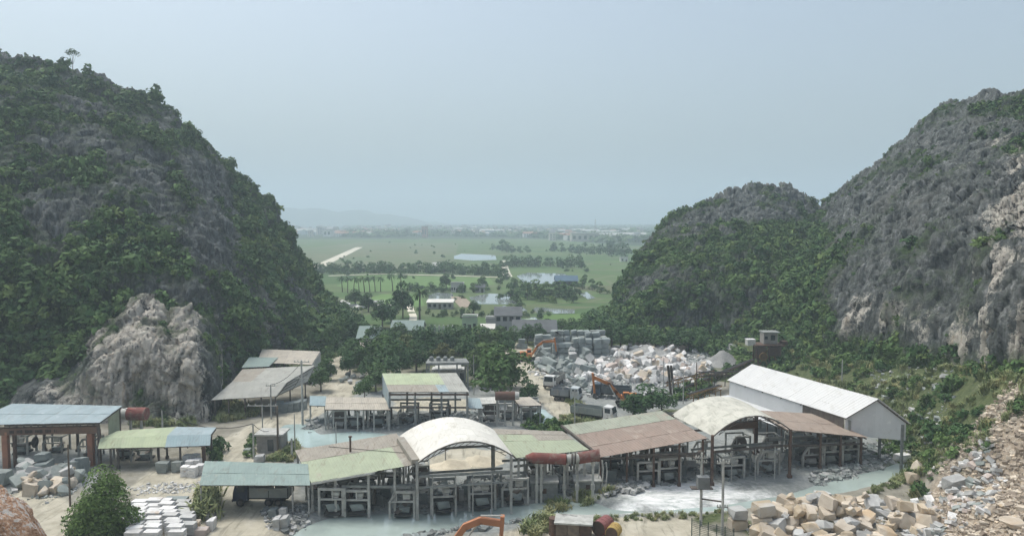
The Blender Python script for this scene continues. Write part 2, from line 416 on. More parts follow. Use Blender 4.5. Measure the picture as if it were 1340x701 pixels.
# ---------------------------------------------------------------- water
def sheet(name, pts, z, mat, label, cat="water", kind="structure"):
    m = MB(); m.add([(p[0], p[1], z) for p in pts], [tuple(range(len(pts)))])
    o = m.build(name, mat); 
    return tag(o, label, cat, kind=kind)
def water_mat(name, c, rough, spec=0.5):
    m = bpy.data.materials.new(name); nt, n, l, b = nodes(m)
    ge = n.new("ShaderNodeNewGeometry")
    f = _noise(n, l, ge.outputs["Position"], 0.16, 5, 0.6, 0.8)
    col = _mix(n, l, _step(n, l, f, 0.35, 0.7), c, tuple(x * 0.78 for x in c))
    l.new(col, b.inputs["Base Color"]); b.inputs["Roughness"].default_value = rough; b.inputs["Specular IOR Level"].default_value = spec
    _bump(n, l, _noise(n, l, ge.outputs["Position"], 1.6, 3), 0.12, 0.05, b)
    return m
MILK = water_mat("milky_water", (0.40, 0.475, 0.44), 0.10)
CYAN = water_mat("cyan_slurry_water", (0.42, 0.53, 0.51), 0.15)
POND = water_mat("pond_water", (0.30, 0.34, 0.33), 0.04, 0.8)
sheet("milky_channel_water", CHANNEL, -0.32, MILK, "milky grey-green slurry water in the channel before the sheds")
sheet("settling_pool_water", BACKPOOL, -0.25, CYAN, "pale turquoise settling pool behind the green roofed shed")
sheet("slurry_pond_water", SLURRY_POND, -0.25, CYAN, "small pale slurry pond beside the right-hand dirt road")
for i, (pts, lab) in enumerate([
    ([(594, 335), (604, 332), (648, 334), (650, 340), (620, 341), (594, 339)], "narrow bright pond far out in the paddies"),
    ([(676, 361), (690, 357), (738, 358), (756, 366), (752, 371), (700, 372), (684, 369)], "large pond with a dyke around it in the plain"),
    ([(560, 386), (572, 383), (592, 384), (596, 394), (590, 399), (563, 398)], "pond behind the long white-roofed house"),
    ([(614, 389), (640, 384), (668, 386), (677, 398), (620, 398)], "pond to the right of the white bungalow"),
    ([(648, 404), (660, 400), (684, 402), (690, 407), (652, 408)], "thin strip of pond water beside the green field"),
    ([(696, 405), (702, 402), (728, 404), (752, 405), (752, 410), (705, 411)], "reed fringed pond in front of the bushes"),
    ([(757, 384), (768, 382), (779, 390), (770, 392)], "small pond close to the middle hill"),
    ([(682, 418), (700, 415), (712, 424), (706, 431), (688, 431)], "pond with a concrete rim behind the grey house"),
]):
    sheet("pond", PP(pts), 0.12, POND, lab)

# ---------------------------------------------------------------- flat things of the plain
PATH_M = M("path_dust", (0.62, 0.58, 0.48), (0.50, 0.46, 0.37), 0.05, rough=0.95)
FIELD_M = M("young_rice", (0.10, 0.175, 0.05), (0.115, 0.19, 0.06), 0.05, rough=0.95, rnd=0.3)
DRY_M = M("drying_field", (0.125, 0.135, 0.075), (0.095, 0.13, 0.06), 0.02, rough=0.95)
def strip(name, line, wid, z, mat, label, cat="path"):
    m = MB(); pts = [Vector((p[0], p[1], z)) for p in line]
    Lp, Rp = [], []
    for i, p in enumerate(pts):
        d = (pts[min(i + 1, len(pts) - 1)] - pts[max(i - 1, 0)]).normalized(); s = Vector((-d.y, d.x, 0)) * wid / 2
        Lp.append(p + s); Rp.append(p - s)
    for i in range(len(pts) - 1): m.add([Rp[i], Rp[i+1], Lp[i+1], Lp[i]], [(0, 1, 2, 3)])
    return tag(m.build(name, mat), label, cat, kind="structure")
sheet("field", PP([(395, 345), (395, 326), (470, 317), (600, 318), (592, 352), (470, 356)]), 0.05, DRY_M, "wide olive paddy field beside the pale straight track", "field")
sheet("field", PP([(440, 374), (470, 360), (640, 363), (648, 372), (600, 378), (470, 382)]), 0.06, FIELD_M, "bright green paddy between two hedgerows", "field")
sheet("field", PP([(470, 394), (500, 385), (548, 384), (556, 400), (520, 404)]), 0.06, FIELD_M, "small green plot before the row of palms", "field")
sheet("field", PP([(705, 430), (712, 412), (775, 410), (790, 424), (760, 436)]), 0.06, FIELD_M, "vivid green plot at the foot of the middle hill", "field")
strip("track", PP([(412, 352), (424, 345), (450, 333), (470, 323.5)]), 9, 0.12, PATH_M, "pale straight farm track crossing the paddies")
strip("track", PP([(430, 361), (500, 358.5), (600, 361), (655, 363)]), 4, 0.12, PATH_M, "thin pale lane along the hedgerow")
strip("track", PP([(664, 362), (661, 355), (659, 347), (662, 341)]), 6, 0.13, PATH_M, "short white lane running out between the ponds")
strip("track", PP([(540, 424), (541, 414), (537, 405), (536, 398)]), 2.6, 0.13, PATH_M, "footpath winding past the tall palms")
strip("track", PP([(598, 388), (608, 398), (612, 402)]), 6, 0.13, M("bare_bank", (0.36, 0.29, 0.22)), "bare earth bank between two ponds")

# ---------------------------------------------------------------- limestone hills
_wr = np.random.default_rng(9).random((512, 7))
def worley(x, y, z):
    """blocky facets: (height of a random tilted plane per cell, gap to the next cell)"""
    xi = np.floor(x).astype(np.int64); yi = np.floor(y).astype(np.int64); zi = np.floor(z).astype(np.int64)
    f1 = np.full(x.shape, 9.0); f2 = np.full(x.shape, 9.0); val = np.zeros(x.shape)
    for i in (-1, 0, 1):
        for j in (-1, 0, 1):
            for k in (-1, 0, 1):
                h = _perm[(_perm[(_perm[(xi + i) & 511] + yi + j) & 511] + zi + k) & 511]; w_ = _wr[h]
                dx = xi + i + w_[..., 0] - x; dy = yi + j + w_[..., 1] - y; dz = zi + k + w_[..., 2] - z
                d = np.sqrt(dx * dx + dy * dy + dz * dz); v = (w_[..., 3] - .5) + 0.9 * ((w_[..., 4] - .5) * dx + (w_[..., 5] - .5) * dy + (w_[..., 6] - .3) * dz)
                n1 = d < f1; f2 = np.where(n1, f1, np.minimum(f2, d)); val = np.where(n1, v, val); f1 = np.where(n1, d, f1)
    return val, f2 - f1
def joints(x, y, z, wdt, bed, th, seed, warp=1.0):
    """joint-bounded blocks: a random step per block of a warped, rotated lattice, plus the distance to the nearest joint"""
    wx_ = x + warp * fbm(x / 7 + seed, y / 7, z / 11, 2); wy_ = y + warp * fbm(x / 7, y / 7 + seed, z / 11 + 5, 2); wz_ = z + 2.2 * warp * fbm(x / 6, y / 6, z / 30 + seed, 2)
    a_ = (wx_ * math.cos(th) + wy_ * math.sin(th)) / wdt; b_ = (-wx_ * math.sin(th) + wy_ * math.cos(th)) / wdt
    i = np.floor(a_).astype(np.int64); j = np.floor(b_).astype(np.int64)
    off = _wr[_perm[(_perm[i & 511] + j) & 511]][..., 0] * 3; c_ = wz_ / bed + off; k = np.floor(c_).astype(np.int64)
    w_ = _wr[_perm[(_perm[(_perm[(i + seed) & 511] + j) & 511] + k) & 511]]
    fa, fb, fc = a_ - i - .5, b_ - j - .5, c_ - k - .5
    val = (w_[..., 3] - .5) * 2 + 0.8 * ((w_[..., 4] - .5) * fa + (w_[..., 5] - .5) * fb) - 0.5 * fc * w_[..., 6]
    edge_ = .5 - np.maximum(np.abs(fa), np.abs(fb))
    return val, edge_
def RD(px, py, Y, d=9): return PD(px, py + d, Y)
def hill_mesh(name, st, step, seed, amp=1.0, back=60.0, prof=None, cliff=0.3, res_s=None, crest=1.0, veg=None, pale=None, blk=1.0, sb=1.0):
    """st: stations (foot Vector, ridge Vector); a surface from foot over the ridge and down behind, then weathered along its normals"""
    F = np.array([list(a) for a, _ in st]); Rg = np.array([list(b_) for _, b_ in st])
    L = np.concatenate([[0], np.cumsum(np.maximum(np.linalg.norm(np.diff(F, axis=0), axis=1), np.linalg.norm(np.diff(Rg, axis=0), axis=1)))])
    nu = int(L[-1] / step); u = np.linspace(0, L[-1], nu)
    def interp(A_):
        o = np.stack([np.interp(u, L, A_[:, k]) for k in range(3)], 1)
        k = max(3, int(5 / step)); ker = np.hanning(k + 2)[1:-1]; ker /= ker.sum()
        return np.stack([np.convolve(np.pad(o[:, i], k, mode='edge'), ker, mode='same')[k:-k] for i in range(3)], 1)
    F = interp(F); Rg = interp(Rg)
    pfun = prof or (lambda v: cliff * sstep(0, 0.13, v) + (1 - cliff) * (1 - (1 - v) ** 1.25))
    vf = np.linspace(0, 1, 500); hd = float(np.mean(np.linalg.norm((Rg - F)[:, :2], axis=1))); vd = float(np.percentile(Rg[:, 2] - F[:, 2], 75))
    arc = np.concatenate([[0], np.cumsum(np.hypot(np.diff(vf) * hd, np.diff(pfun(vf)) * vd))])
    nv = int(arc[-1] * 1.05 / (res_s or step)); v = np.interp(np.linspace(0, arc[-1], nv), arc, vf); pz = pfun(v)
    front = F[:, None, :] * (1 - v[None, :, None]) + Rg[:, None, :] * v[None, :, None]
    front[:, :, 2] = F[:, None, 2] + (Rg[:, None, 2] - F[:, None, 2]) * pz[None, :]
    front[:, 0, 2] -= 3
    nb = 26; vb = np.linspace(0, 1, nb + 1)[1:]
    dirv = (Rg - F); dirv[:, 2] = 0; dirv /= np.linalg.norm(dirv, axis=1)[:, None] + 1e-9
    bk = Rg[:, None, :] + dirv[:, None, :] * back * vb[None, :, None]
    bk[:, :, 2] = Rg[:, None, 2] * (1 - vb[None, :] ** 1.4) - 3 * vb[None, :]
    S = np.concatenate([front, bk], 1); nv2 = S.shape[1]
    def normals(S):
        du = np.gradient(S, axis=0); dv = np.gradient(S, axis=1); nn = np.cross(du, dv)
        nn /= np.linalg.norm(nn, axis=2)[:, :, None] + 1e-9
        return nn
    N = normals(S)
    if N[:, :, 2].mean() < 0: N = -N
    x, y, z = S[:, :, 0], S[:, :, 1], S[:, :, 2]
    hgt_ = np.clip((Rg[:, 2] - F[:, 2]) / 25, 0.1, 1)[:, None]          # small toes stay small
    edge = 0.3 + 0.7 * sstep(0, 0.06, np.concatenate([v, 1 + vb]))[None, :]
    o = seed * 13.7
    big = fbm(x / 19 + o, y / 19, z / 24, 3)
    flute = ridged(x / 6.0 + o, y / 6.0, z / 26 + o, 3)
    bx, be = joints(x, y, z, 5.5 if blk == 1 else 4.2, 17 if blk == 1 else 7.5, 0.35 + seed, int(seed) + 1, 1.6)
    D = (2.0 * big + (0.9 * flute if blk == 1 else 0.2 * flute) + (0.75 if blk == 1 else 1.15) * bx - 0.7 * sstep(.07, 0, be)) * amp * hgt_ * edge
    S1 = S + N * D[:, :, None]; N1 = normals(S1); N1 = np.where(N1[:, :, 2:3] < -0.2, -N1, N1) if N1[:, :, 2].mean() > 0 else -N1
    x, y, z = S1[:, :, 0], S1[:, :, 1], S1[:, :, 2]
    mid = ridged(x / 3.1 + o, y / 3.1, z / 7.0, 3)
    fine = fbm(x / 1.3, y / 1.3 + o, z / 1.9, 3)
    crag = np.abs(perlin(x / 2.2, y / 2.2, z / 3.5 + o))
    wx, we = joints(x, y, z, 2.3, 7.0 if blk == 1 else 3.6, 1.1 + seed, int(seed) + 4, .8)
    vx, ve = joints(x, y, z, 1.0, 2.8 if blk == 1 else 1.5, 0.2 + seed, int(seed) + 7, .4)
    rib = ridged(x / 1.7 + o, y / 1.7, z / 7, 2)
    rk_ = 1.0 if blk == 1 else 0.15
    D2 = (0.40 * rk_ * rib + 0.12 * fine + 0.42 * wx - 0.55 * sstep(.09, 0, we) + 0.22 * vx - 0.2 * sstep(.12, 0, ve)) * amp * np.clip(hgt_ * 1.5, 0.2, 1) * np.maximum(edge, 0.5)
    S2 = S1 + N1 * D2[:, :, None]
    # pinnacles along the crest
    nearr = np.exp(-((np.concatenate([v, 1 + vb]) - 1) / 0.16) ** 2)[None, :]
    S2[:, :, 2] += crest * nearr * hgt_ * (1.7 * np.maximum(ridged(x / 4.2 + 3, y / 4.2, 0 * x + o, 2) - 0.25, 0) + 0.8 * fbm(x / 9, y / 9, 0 * x + o, 2))
    N2 = normals(S2); N2 = -N2 if N2[:, :, 2].mean() < 0 else N2
    me = mesh_np(name, S2.reshape(-1, 3), grid_faces(nu, nv2), smooth=False)
    Vv = np.broadcast_to(np.concatenate([v, 1 + vb])[None, :], (nu, nv2)); Uu = np.broadcast_to((u / L[-1])[:, None], (nu, nv2))
    px = CX + FPX * S2[:, :, 0] / np.maximum(S2[:, :, 1], 1)            # bearing, used only to place woods and quarry scars on the slope
    vg = veg(S2, N2, Uu, Vv, px) if veg is not None else np.zeros((nu, nv2))
    pl = pale(S2, N2, Uu, Vv, px) if pale is not None else np.zeros((nu, nv2))
    fattr(me, "veg", vg.ravel()); fattr(me, "pale", pl.ravel())
    return me, S2.reshape(-1, 3), N2.reshape(-1, 3), vg.ravel(), Vv.ravel()

rk = bpy.data.materials.new("karst_rock"); nt, n, l, b = nodes(rk)
ge = n.new("ShaderNodeNewGeometry"); pos = ge.outputs["Position"]
mp = n.new("ShaderNodeMapping"); mp.inputs["Scale"].default_value = (1, 1, 0.16); l.new(pos, mp.inputs["Vector"])
ns = _noise(n, l, mp.outputs[0], 0.62, 10, 0.76, 0.4); nf = _noise(n, l, pos, 1.3, 8, 0.7); nb_ = _noise(n, l, pos, 0.09, 4, 0.55)
rock = _ramp(n, l, ns, [(0.36, (0.034, 0.038, 0.039)), (0.45, (0.092, 0.101, 0.098)), (0.54, (0.155, 0.166, 0.160)), (0.64, (0.30, 0.305, 0.30))])
rock = _mix(n, l, _step(n, l, nb_, 0.54, 0.70), rock, (0.165, 0.168, 0.155))
palec = _ramp(n, l, nf, [(0.34, (0.16, 0.15, 0.14)), (0.43, (0.42, 0.385, 0.335)), (0.52, (0.64, 0.59, 0.51)), (0.64, (0.78, 0.74, 0.67))])
palec = _mix(n, l, _step(n, l, ns, 0.56, 0.70), palec, (0.38, 0.27, 0.165))
palec = _mix(n, l, _step(n, l, ns, 0.45, 0.39), palec, (0.09, 0.088, 0.085))
pa = _math(n, l, 'ADD', _attr(n, "pale").outputs["Fac"], _math(n, l, 'MULTIPLY', _math(n, l, 'SUBTRACT', nf, 0.5), 1.3))
rock = _mix(n, l, _step(n, l, pa, 0.38, 0.62), rock, palec)
grn = _ramp(n, l, nf, [(0.3, (0.030, 0.052, 0.022)), (0.55, (0.06, 0.095, 0.036)), (0.8, (0.10, 0.13, 0.055))])
va = _math(n, l, 'ADD', _attr(n, "veg").outputs["Fac"], _math(n, l, 'MULTIPLY', _math(n, l, 'SUBTRACT', nf, 0.5), 1.2))
moss = _mix(n, l, 0.7, rock, (0.060, 0.085, 0.045))
rock = _mix(n, l, _step(n, l, va, -0.05, 0.38), rock, moss)
col = _mix(n, l, _step(n, l, va, 0.46, 0.66), rock, grn)
l.new(col, b.inputs["Base Color"]); b.inputs["Roughness"].default_value = 0.95; b.inputs["Specular IOR Level"].default_value = 0.15
_bump(n, l, _math(n, l, 'ADD', nf, ns), 1.0, 0.7, b)

LST = [(P(-260, 575), RD(-330, 80, 210)), (P(-60, 548), RD(-60, 70, 240)), (P(20, 543), RD(30, 74, 245)), (P(100, 541), RD(130, 100, 248)),
       (P(180, 538), RD(215, 140, 250)), (P(250, 533), RD(270, 185, 252)), (P(285, 515), RD(318, 240, 255)), (P(330, 487), RD(350, 276, 256)),
       (P(380, 472), RD(388, 325, 258)), (P(425, 461), RD(416, 360, 260)), (P(460, 454), RD(440, 405, 255)), (P(476, 446), RD(470, 438, 242))]
RST = [(P(772, 446), RD(783, 428, 245)), (P(800, 451), RD(815, 368, 262)), (P(830, 454), RD(845, 316, 275)), (P(870, 456), RD(895, 272, 285)),
       (P(920, 455), RD(960, 246, 295)), (P(975, 450, 2), RD(1035, 244, 300)), (P(1030, 455, 3), RD(1075, 268, 310)), (P(1075, 465, 4), RD(1120, 238, 270)),
       (P(1120, 478, 5), RD(1180, 184, 250)), (P(1170, 485, 6), RD(1240, 136, 235)), (P(1230, 486, 8), RD(1288, 124, 225)), (P(1290, 490, 11), RD(1345, 132, 205)),
       (P(1350, 500, 13), RD(1400, 150, 180)), (P(1430, 540, 14), RD(1500, 180, 150))]
# crag: a quarried spur standing out from the foot of the left hill
def cr(px, py, fy=556, Y=138, fx=None): return (P(fx or px, fy), PD(px, py, Y))
CST = [cr(6, 530, 552, 133), cr(18, 494, Y=136), cr(40, 480, Y=137), cr(62, 473), cr(80, 480), cr(108, 462), cr(128, 428), cr(155, 410), cr(185, 388, Y=140),
       cr(206, 390, Y=140), cr(217, 414, Y=140), cr(250, 402, Y=141), cr(272, 420, 552, 141), cr(284, 455, 548, 142), cr(292, 515, 540, 142)]

def veg_left(S, N, U, V, px):
    x, y, z = S[..., 0], S[..., 1], S[..., 2]
    a = fbm(x / 16 + 3, y / 16, z / 16, 4)
    g = 0.39 + 0.95 * a + 0.45 * (N[..., 2] - 0.42)
    g += 0.55 * sstep(190, 60, px) * sstep(30, 12, z) + 0.30 * sstep(0.4, 0.1, V)
    g += 0.25 * sstep(300, 340, px)
    # bare grey ribs in the middle of the slope
    g -= 0.6 * np.exp(-((px - 270) / 30) ** 2) * sstep(10, 20, z) * sstep(66, 48, z)
    g -= 0.4 * np.exp(-((px - 215) / 22) ** 2 - ((z - 44) / 9) ** 2)
    g -= 0.45 * np.exp(-((px - 60) / 35) ** 2 - ((z - 36) / 9) ** 2)
    return np.clip(g, 0, 1)
def veg_right(S, N, U, V, px):
    x, y, z = S[..., 0], S[..., 1], S[..., 2]
    a = fbm(x / 15 + 9, y / 15, z / 15, 4)
    g = 0.30 + 0.85 * a + 0.5 * (N[..., 2] - 0.42)
    g += 0.75 * np.exp(-((px - 1030) / 65) ** 2) * sstep(46, 22, z) + 0.34 * sstep(24, 6, z) * sstep(1080, 1030, px)
    g += 0.5 * sstep(0.05, 0.01, V)
    g -= 0.36 * sstep(1070, 1115, px) * sstep(0.01, 0.06, V)
    g += 0.25 * sstep(880, 830, px)
    g -= 0.42 * sstep(26, 40, z) * sstep(860, 900, px) * sstep(1090, 1050, px)
    return np.clip(g, 0, 1)
def pale_right(S, N, U, V, px):
    x, y, z = S[..., 0], S[..., 1], S[..., 2]
    g = 0.75 * sstep(1180, 1330, px) * sstep(66, 52, z) + 0.75 * sstep(1060, 1090, px) * sstep(26, 12, z)
    return np.clip(g * (0.45 + 0.9 * fbm(x / 9, y / 9, z / 12 + 5, 3)), 0, 1)
def pale_left(S, N, U, V, px):
    x, y, z = S[..., 0], S[..., 1], S[..., 2]
    return np.clip(0.45 * sstep(0.28, 0.5, fbm(x / 7, y / 7, z / 9 + 2, 3)) * sstep(240, 280, px) * sstep(30, 20, z), 0, 1)
def pale_crag(S, N, U, V, px):
    x, y, z = S[..., 0], S[..., 1], S[..., 2]
    return np.clip(0.40 + 1.0 * sstep(105, 130, px) * sstep(268, 235, px) + 0.6 * fbm(x / 6, y / 6, z / 8, 3), 0, 1)
def veg_crag(S, N, U, V, px):
    x, y, z = S[..., 0], S[..., 1], S[..., 2]
    g = -0.08 + 0.8 * fbm(x / 5, y / 5, z / 8 + 4, 3) + 0.35 * (N[..., 2] - 0.35) + 0.35 * sstep(255, 285, px) + 0.9 * sstep(1.02, 1.1, V)
    return np.clip(g, 0, 1)
lme, LP, LN, LV, LVv = hill_mesh("hill_left", LST, 0.5, 1, veg=veg_left, pale=pale_left, cliff=0.22)
rme, RP, RN, RV, RVv = hill_mesh("hill_right", RST, 0.46, 2, veg=veg_right, pale=pale_right, cliff=0.24, crest=1.2)
cme, CP_, CN, CV, CVv = hill_mesh("hill_crag", CST, 0.3, 3, blk=1.45, sb=1.7, amp=0.9, back=26, veg=veg_crag, pale=pale_crag, crest=1.1,
                                   prof=lambda v: 0.62 * sstep(0, 0.25, v) + 0.38 * v)
tag(link("limestone_hill", lme, rk), "steep bushy limestone hill filling the left side", "hill", kind="structure")
tag(link("limestone_hill", rme, rk), "grey jagged double-peaked limestone hill on the right", "hill", kind="structure")
tag(link("quarried_crag", cme, rk), "pale broken rock spur at the foot of the left hill", "crag", kind="structure")

# far ridge, almost lost in the haze
fx = np.linspace(-3500, 1000, 120); fyv = np.linspace(0, 1, 24)
FXX, FVV = np.meshgrid(fx, fyv, indexing='ij')
crest_z = 175 * np.exp(-((FXX + 1900) / 620) ** 2) + 75 * np.exp(-((FXX + 950) / 420) ** 2) + 20 * fbm(FXX / 220, 0 * FXX, 0 * FXX, 4) * sstep(500, -400, FXX)
FZ = np.maximum(crest_z, -2) * np.sin(np.pi * FVV) ** 1.2 * (1 + 0.25 * fbm(FXX / 260, FVV * 4, 0 * FXX, 4)) - 3
fme = mesh_np("far_ridge", np.stack([FXX.ravel(), (4150 + 900 * FVV).ravel(), FZ.ravel()], 1), grid_faces(120, 24), smooth=True)
tag(link("distant_hills", fme, M("far_forest", (0.05, 0.075, 0.035), (0.035, 0.055, 0.025), 0.004)), "faint low ridge far off in the haze on the left", "hills", kind="structure")

# ---------------------------------------------------------------- foliage
def leaf_cloud(nleaf, size, lobes, seed, flat=0.8, droop=0.0):
    """leaf quads spread over overlapping lobes; unit-ish crown, base at z=0"""
    r = np.random.default_rng(seed); V = []; 
    per = nleaf // len(lobes)
    for (cx, cy, cz, rad) in lobes:
        d = r.normal(size=(per, 3)); d /= np.linalg.norm(d, axis=1)[:, None]; d[:, 2] = np.where(d[:, 2] < -0.55, -d[:, 2], d[:, 2])
        rr = rad * (0.62 + 0.42 * r.random(per) ** 0.6)
        c = np.array([cx, cy, cz]) + d * rr[:, None] * np.array([1, 1, flat])
        nrm = d + 0.55 * r.normal(size=(per, 3)); nrm[:, 2] += 0.35; nrm /= np.linalg.norm(nrm, axis=1)[:, None]
        t = np.cross(nrm, r.normal(size=(per, 3))); t /= np.linalg.norm(t, axis=1)[:, None]; bt = np.cross(nrm, t)
        s = size * (0.6 + 0.8 * r.random(per))[:, None]
        a = c - t * s; b_ = c + bt * s * 0.55; e = c + t * s; f_ = c - bt * s * 0.55
        V.append(np.stack([a, b_, e, f_], 1).reshape(-1, 3))
    V = np.concatenate(V); F = np.arange(len(V)).reshape(-1, 4)
    return V, F
def rnd_lobes(r, n_, spread, rad, zlo, zhi):
    out = []
    for i in range(n_):
        t = r.random() * 2 * math.pi; q = spread * math.sqrt(r.random())
        out.append((q * math.cos(t), q * math.sin(t), zlo + (zhi - zlo) * r.random() * (1 - 0.5 * q / max(spread, 1e-6)), rad * (0.7 + 0.6 * r.random())))
    return out
LEAF_HILL = leaf_mat("hill_leaves", (0.046, 0.098, 0.036), (0.110, 0.180, 0.058))
LEAF_VAL = leaf_mat("valley_leaves", (0.042, 0.092, 0.032), (0.085, 0.150, 0.048))
LEAF_DARK = leaf_mat("dark_leaves", (0.052, 0.105, 0.042), (0.088, 0.155, 0.058))
LEAF_OLIVE = leaf_mat("olive_leaves", (0.075, 0.105, 0.035), (0.11, 0.13, 0.05))
GRASS = leaf_mat("reed_leaves", (0.15, 0.20, 0.08), (0.28, 0.30, 0.15))
BARK = M("bark", (0.12, 0.10, 0.08), (0.07, 0.06, 0.05), 3)

shrub_protos = []
for k in range(6):
    rr = np.random.default_rng(100 + k)
    V, F = leaf_cloud(170, 0.17, rnd_lobes(rr, 6 + k % 3, 0.55, 0.42, 0.15, 0.75 + 0.1 * k), 200 + k)
    o = bpy.data.objects.new("shrub_form", mesh_np("shrub_form", V, F)); o.data.materials.append(LEAF_HILL); shrub_protos.append(o)
grass_protos = []
for k in range(3):
    rr = np.random.default_rng(300 + k); V = []
    for i in range(46):
        t = rr.random() * 6.283; lean = 0.25 + 0.6 * rr.random(); h = 0.6 + 0.5 * rr.random(); bx, by = 0.25 * rr.normal(size=2)
        d = np.array([math.cos(t), math.sin(t), 0]); sdv = np.array([-d[1], d[0], 0]) * 0.045
        p0 = np.array([bx, by, -0.05]); p1 = p0 + d * lean * 0.35 * h + np.array([0, 0, 0.7 * h]); p2 = p0 + d * lean * h + np.array([0, 0, 0.85 * h])
        V += [p0 - sdv, p0 + sdv, p1 + sdv, p1 - sdv, p1 - sdv, p1 + sdv, p2 + sdv * 0.3, p2 - sdv * 0.3]
    V = np.array(V); o = bpy.data.objects.new("grass_form", mesh_np("grass_form", V, np.arange(len(V)).reshape(-1, 4))); o.data.materials.append(GRASS); grass_protos.append(o)

def scatter(name, pts, scl, protos, label, cat, seed=1, squash=None):
    """uncountable cover: instances of a few leafy forms on points"""
    me = bpy.data.meshes.new(name); me.vertices.add(len(pts)); me.vertices.foreach_set("co", np.asarray(pts, np.float32).ravel())
    r = np.random.default_rng(seed)
    a = me.attributes.new("sc", 'FLOAT_VECTOR', 'POINT'); scl = np.asarray(scl)
    if scl.ndim == 1: scl = np.stack([scl, scl, scl * (0.75 + 0.5 * r.random(len(scl)))], 1)
    a.data.foreach_set("vector", scl.astype(np.float32).ravel())
    a = me.attributes.new("rz", 'FLOAT_VECTOR', 'POINT')
    rot = np.stack([0.25 * r.normal(size=len(pts)), 0.25 * r.normal(size=len(pts)), 6.283 * r.random(len(pts))], 1); a.data.foreach_set("vector", rot.astype(np.float32).ravel())
    a = me.attributes.new("ix", 'INT', 'POINT'); a.data.foreach_set("value", r.integers(0, len(protos), len(pts)).astype(np.int32))
    col_ = bpy.data.collections.new(name + "_forms")
    for p in protos:
        if p.name not in col_.objects: col_.objects.link(p)
    ng = bpy.data.node_groups.new(name, 'GeometryNodeTree')
    ng.interface.new_socket("Geometry", in_out='INPUT', socket_type='NodeSocketGeometry'); ng.interface.new_socket("Geometry", in_out='OUTPUT', socket_type='NodeSocketGeometry')
    N_ = ng.nodes; L_ = ng.links
    gi = N_.new("NodeGroupInput"); go = N_.new("NodeGroupOutput"); ci = N_.new("GeometryNodeCollectionInfo")
    ci.inputs["Collection"].default_value = col_; ci.inputs["Separate Children"].default_value = True; ci.inputs["Reset Children"].default_value = True
    ip = N_.new("GeometryNodeInstanceOnPoints"); ip.inputs["Pick Instance"].default_value = True
    def na(nm, t):
        x = N_.new("GeometryNodeInputNamedAttribute"); x.data_type = t; x.inputs["Name"].default_value = nm
        return [s for s in x.outputs if s.enabled and s.name == "Attribute"][0]
    L_.new(gi.outputs[0], ip.inputs["Points"]); L_.new(ci.outputs[0], ip.inputs["Instance"])
    L_.new(na("ix", 'INT'), ip.inputs["Instance Index"]); L_.new(na("sc", 'FLOAT_VECTOR'), ip.inputs["Scale"])
    L_.new(na("rz", 'FLOAT_VECTOR'), ip.inputs["Rotation"]); L_.new(ip.outputs[0], go.inputs[0])
    o = link(name, me); md = o.modifiers.new("cover", 'NODES'); md.node_group = ng
    return tag(o, label, cat, kind="stuff")
def pick(PT, NRM, VG, VV, dens, smin, smax, seed, vmax=1.35):
    r = np.random.default_rng(seed)
    front = VV < vmax
    pr = np.where(front, sstep(0.40, 0.75, VG) * dens, 0)
    k = r.random(len(PT)) < pr
    p = PT[k]; s = smin + (smax - smin) * r.random(k.sum()) ** 2.2
    return p - NRM[k] * 0.25 * s[:, None], s
p, s = pick(LP, LN, LV, LVv, 0.062, 0.6, 4.0, 11)
scatter("hillside_shrubs", p, s, shrub_protos, "dense green shrubs and small trees clothing the left hill", "shrubs", 11)
nleft = len(p)
p, s = pick(RP, RN, RV, RVv, 0.046, 0.5, 3.4, 12)
scatter("hillside_shrubs", p, s, shrub_protos, "dark green shrubs in the gullies of the right-hand hill", "shrubs", 12)
nright = len(p)
def pick2(PT, VG, VV, dens, seed):
    r = np.random.default_rng(seed); k = (VV < 1.3) & (r.random(len(PT)) < dens * sstep(0.10, 0.5, VG)); return PT[k], 0.35 + 0.9 * r.random(k.sum()) ** 2
p, s = pick2(LP, LV, LVv, 0.075, 21); scatter("hillside_scrub", p, s, shrub_protos, "low creeping scrub between the rocks of the left hill", "shrubs", 21)
p, s = pick2(RP, RV, RVv, 0.062, 22); scatter("hillside_scrub", p, s, shrub_protos, "low creeping scrub between the rocks of the right-hand hill", "shrubs", 22)
p, s = pick(CP_, CN, CV, CVv, 0.05, 0.4, 1.3, 13, 2.0)
scatter("crag_shrubs", p, s, shrub_protos, "tufts of green growing on the pale quarried crag", "shrubs", 13)
print("shrubs", nleft, nright, len(p), "verts", len(LP), len(RP), len(CP_), len(GX))

# ================================================================== THE SHEDS
TEAL = M("teal_sheet", (0.265, 0.335, 0.31), (0.235, 0.30, 0.28), 0.5, rnd=0.07, grime=(0.40, 0.44, 0.41), gscale=0.5, gth=(0.62, 0.72), spots=(.20,.21,.18))
BLUEGREY = M("bluegrey_sheet", (0.34, 0.41, 0.43), (0.29, 0.36, 0.38), 0.4, rnd=0.07, grime=(0.50, 0.54, 0.55), gscale=0.6, gth=(0.63, 0.7), spots=(.24,.25,.24))
BLUE = M("blue_sheet", (0.29, 0.37, 0.39), (0.25, 0.33, 0.35), 0.4, rnd=0.08, spots=(.22,.24,.23))
LGREEN = M("pale_green_sheet", (0.37, 0.41, 0.29), (0.33, 0.365, 0.265), 0.5, rnd=0.06, grime=(0.36, 0.34, 0.27), gscale=0.35, gth=(0.58, 0.75), spots=(.24,.22,.16))
YGREEN = M("yellow_green_sheet", (0.42, 0.47, 0.31), (0.37, 0.42, 0.285), 0.5, rnd=0.07, grime=(0.42, 0.42, 0.33), gscale=0.4, gth=(0.58, 0.72), spots=(.27,.26,.18))
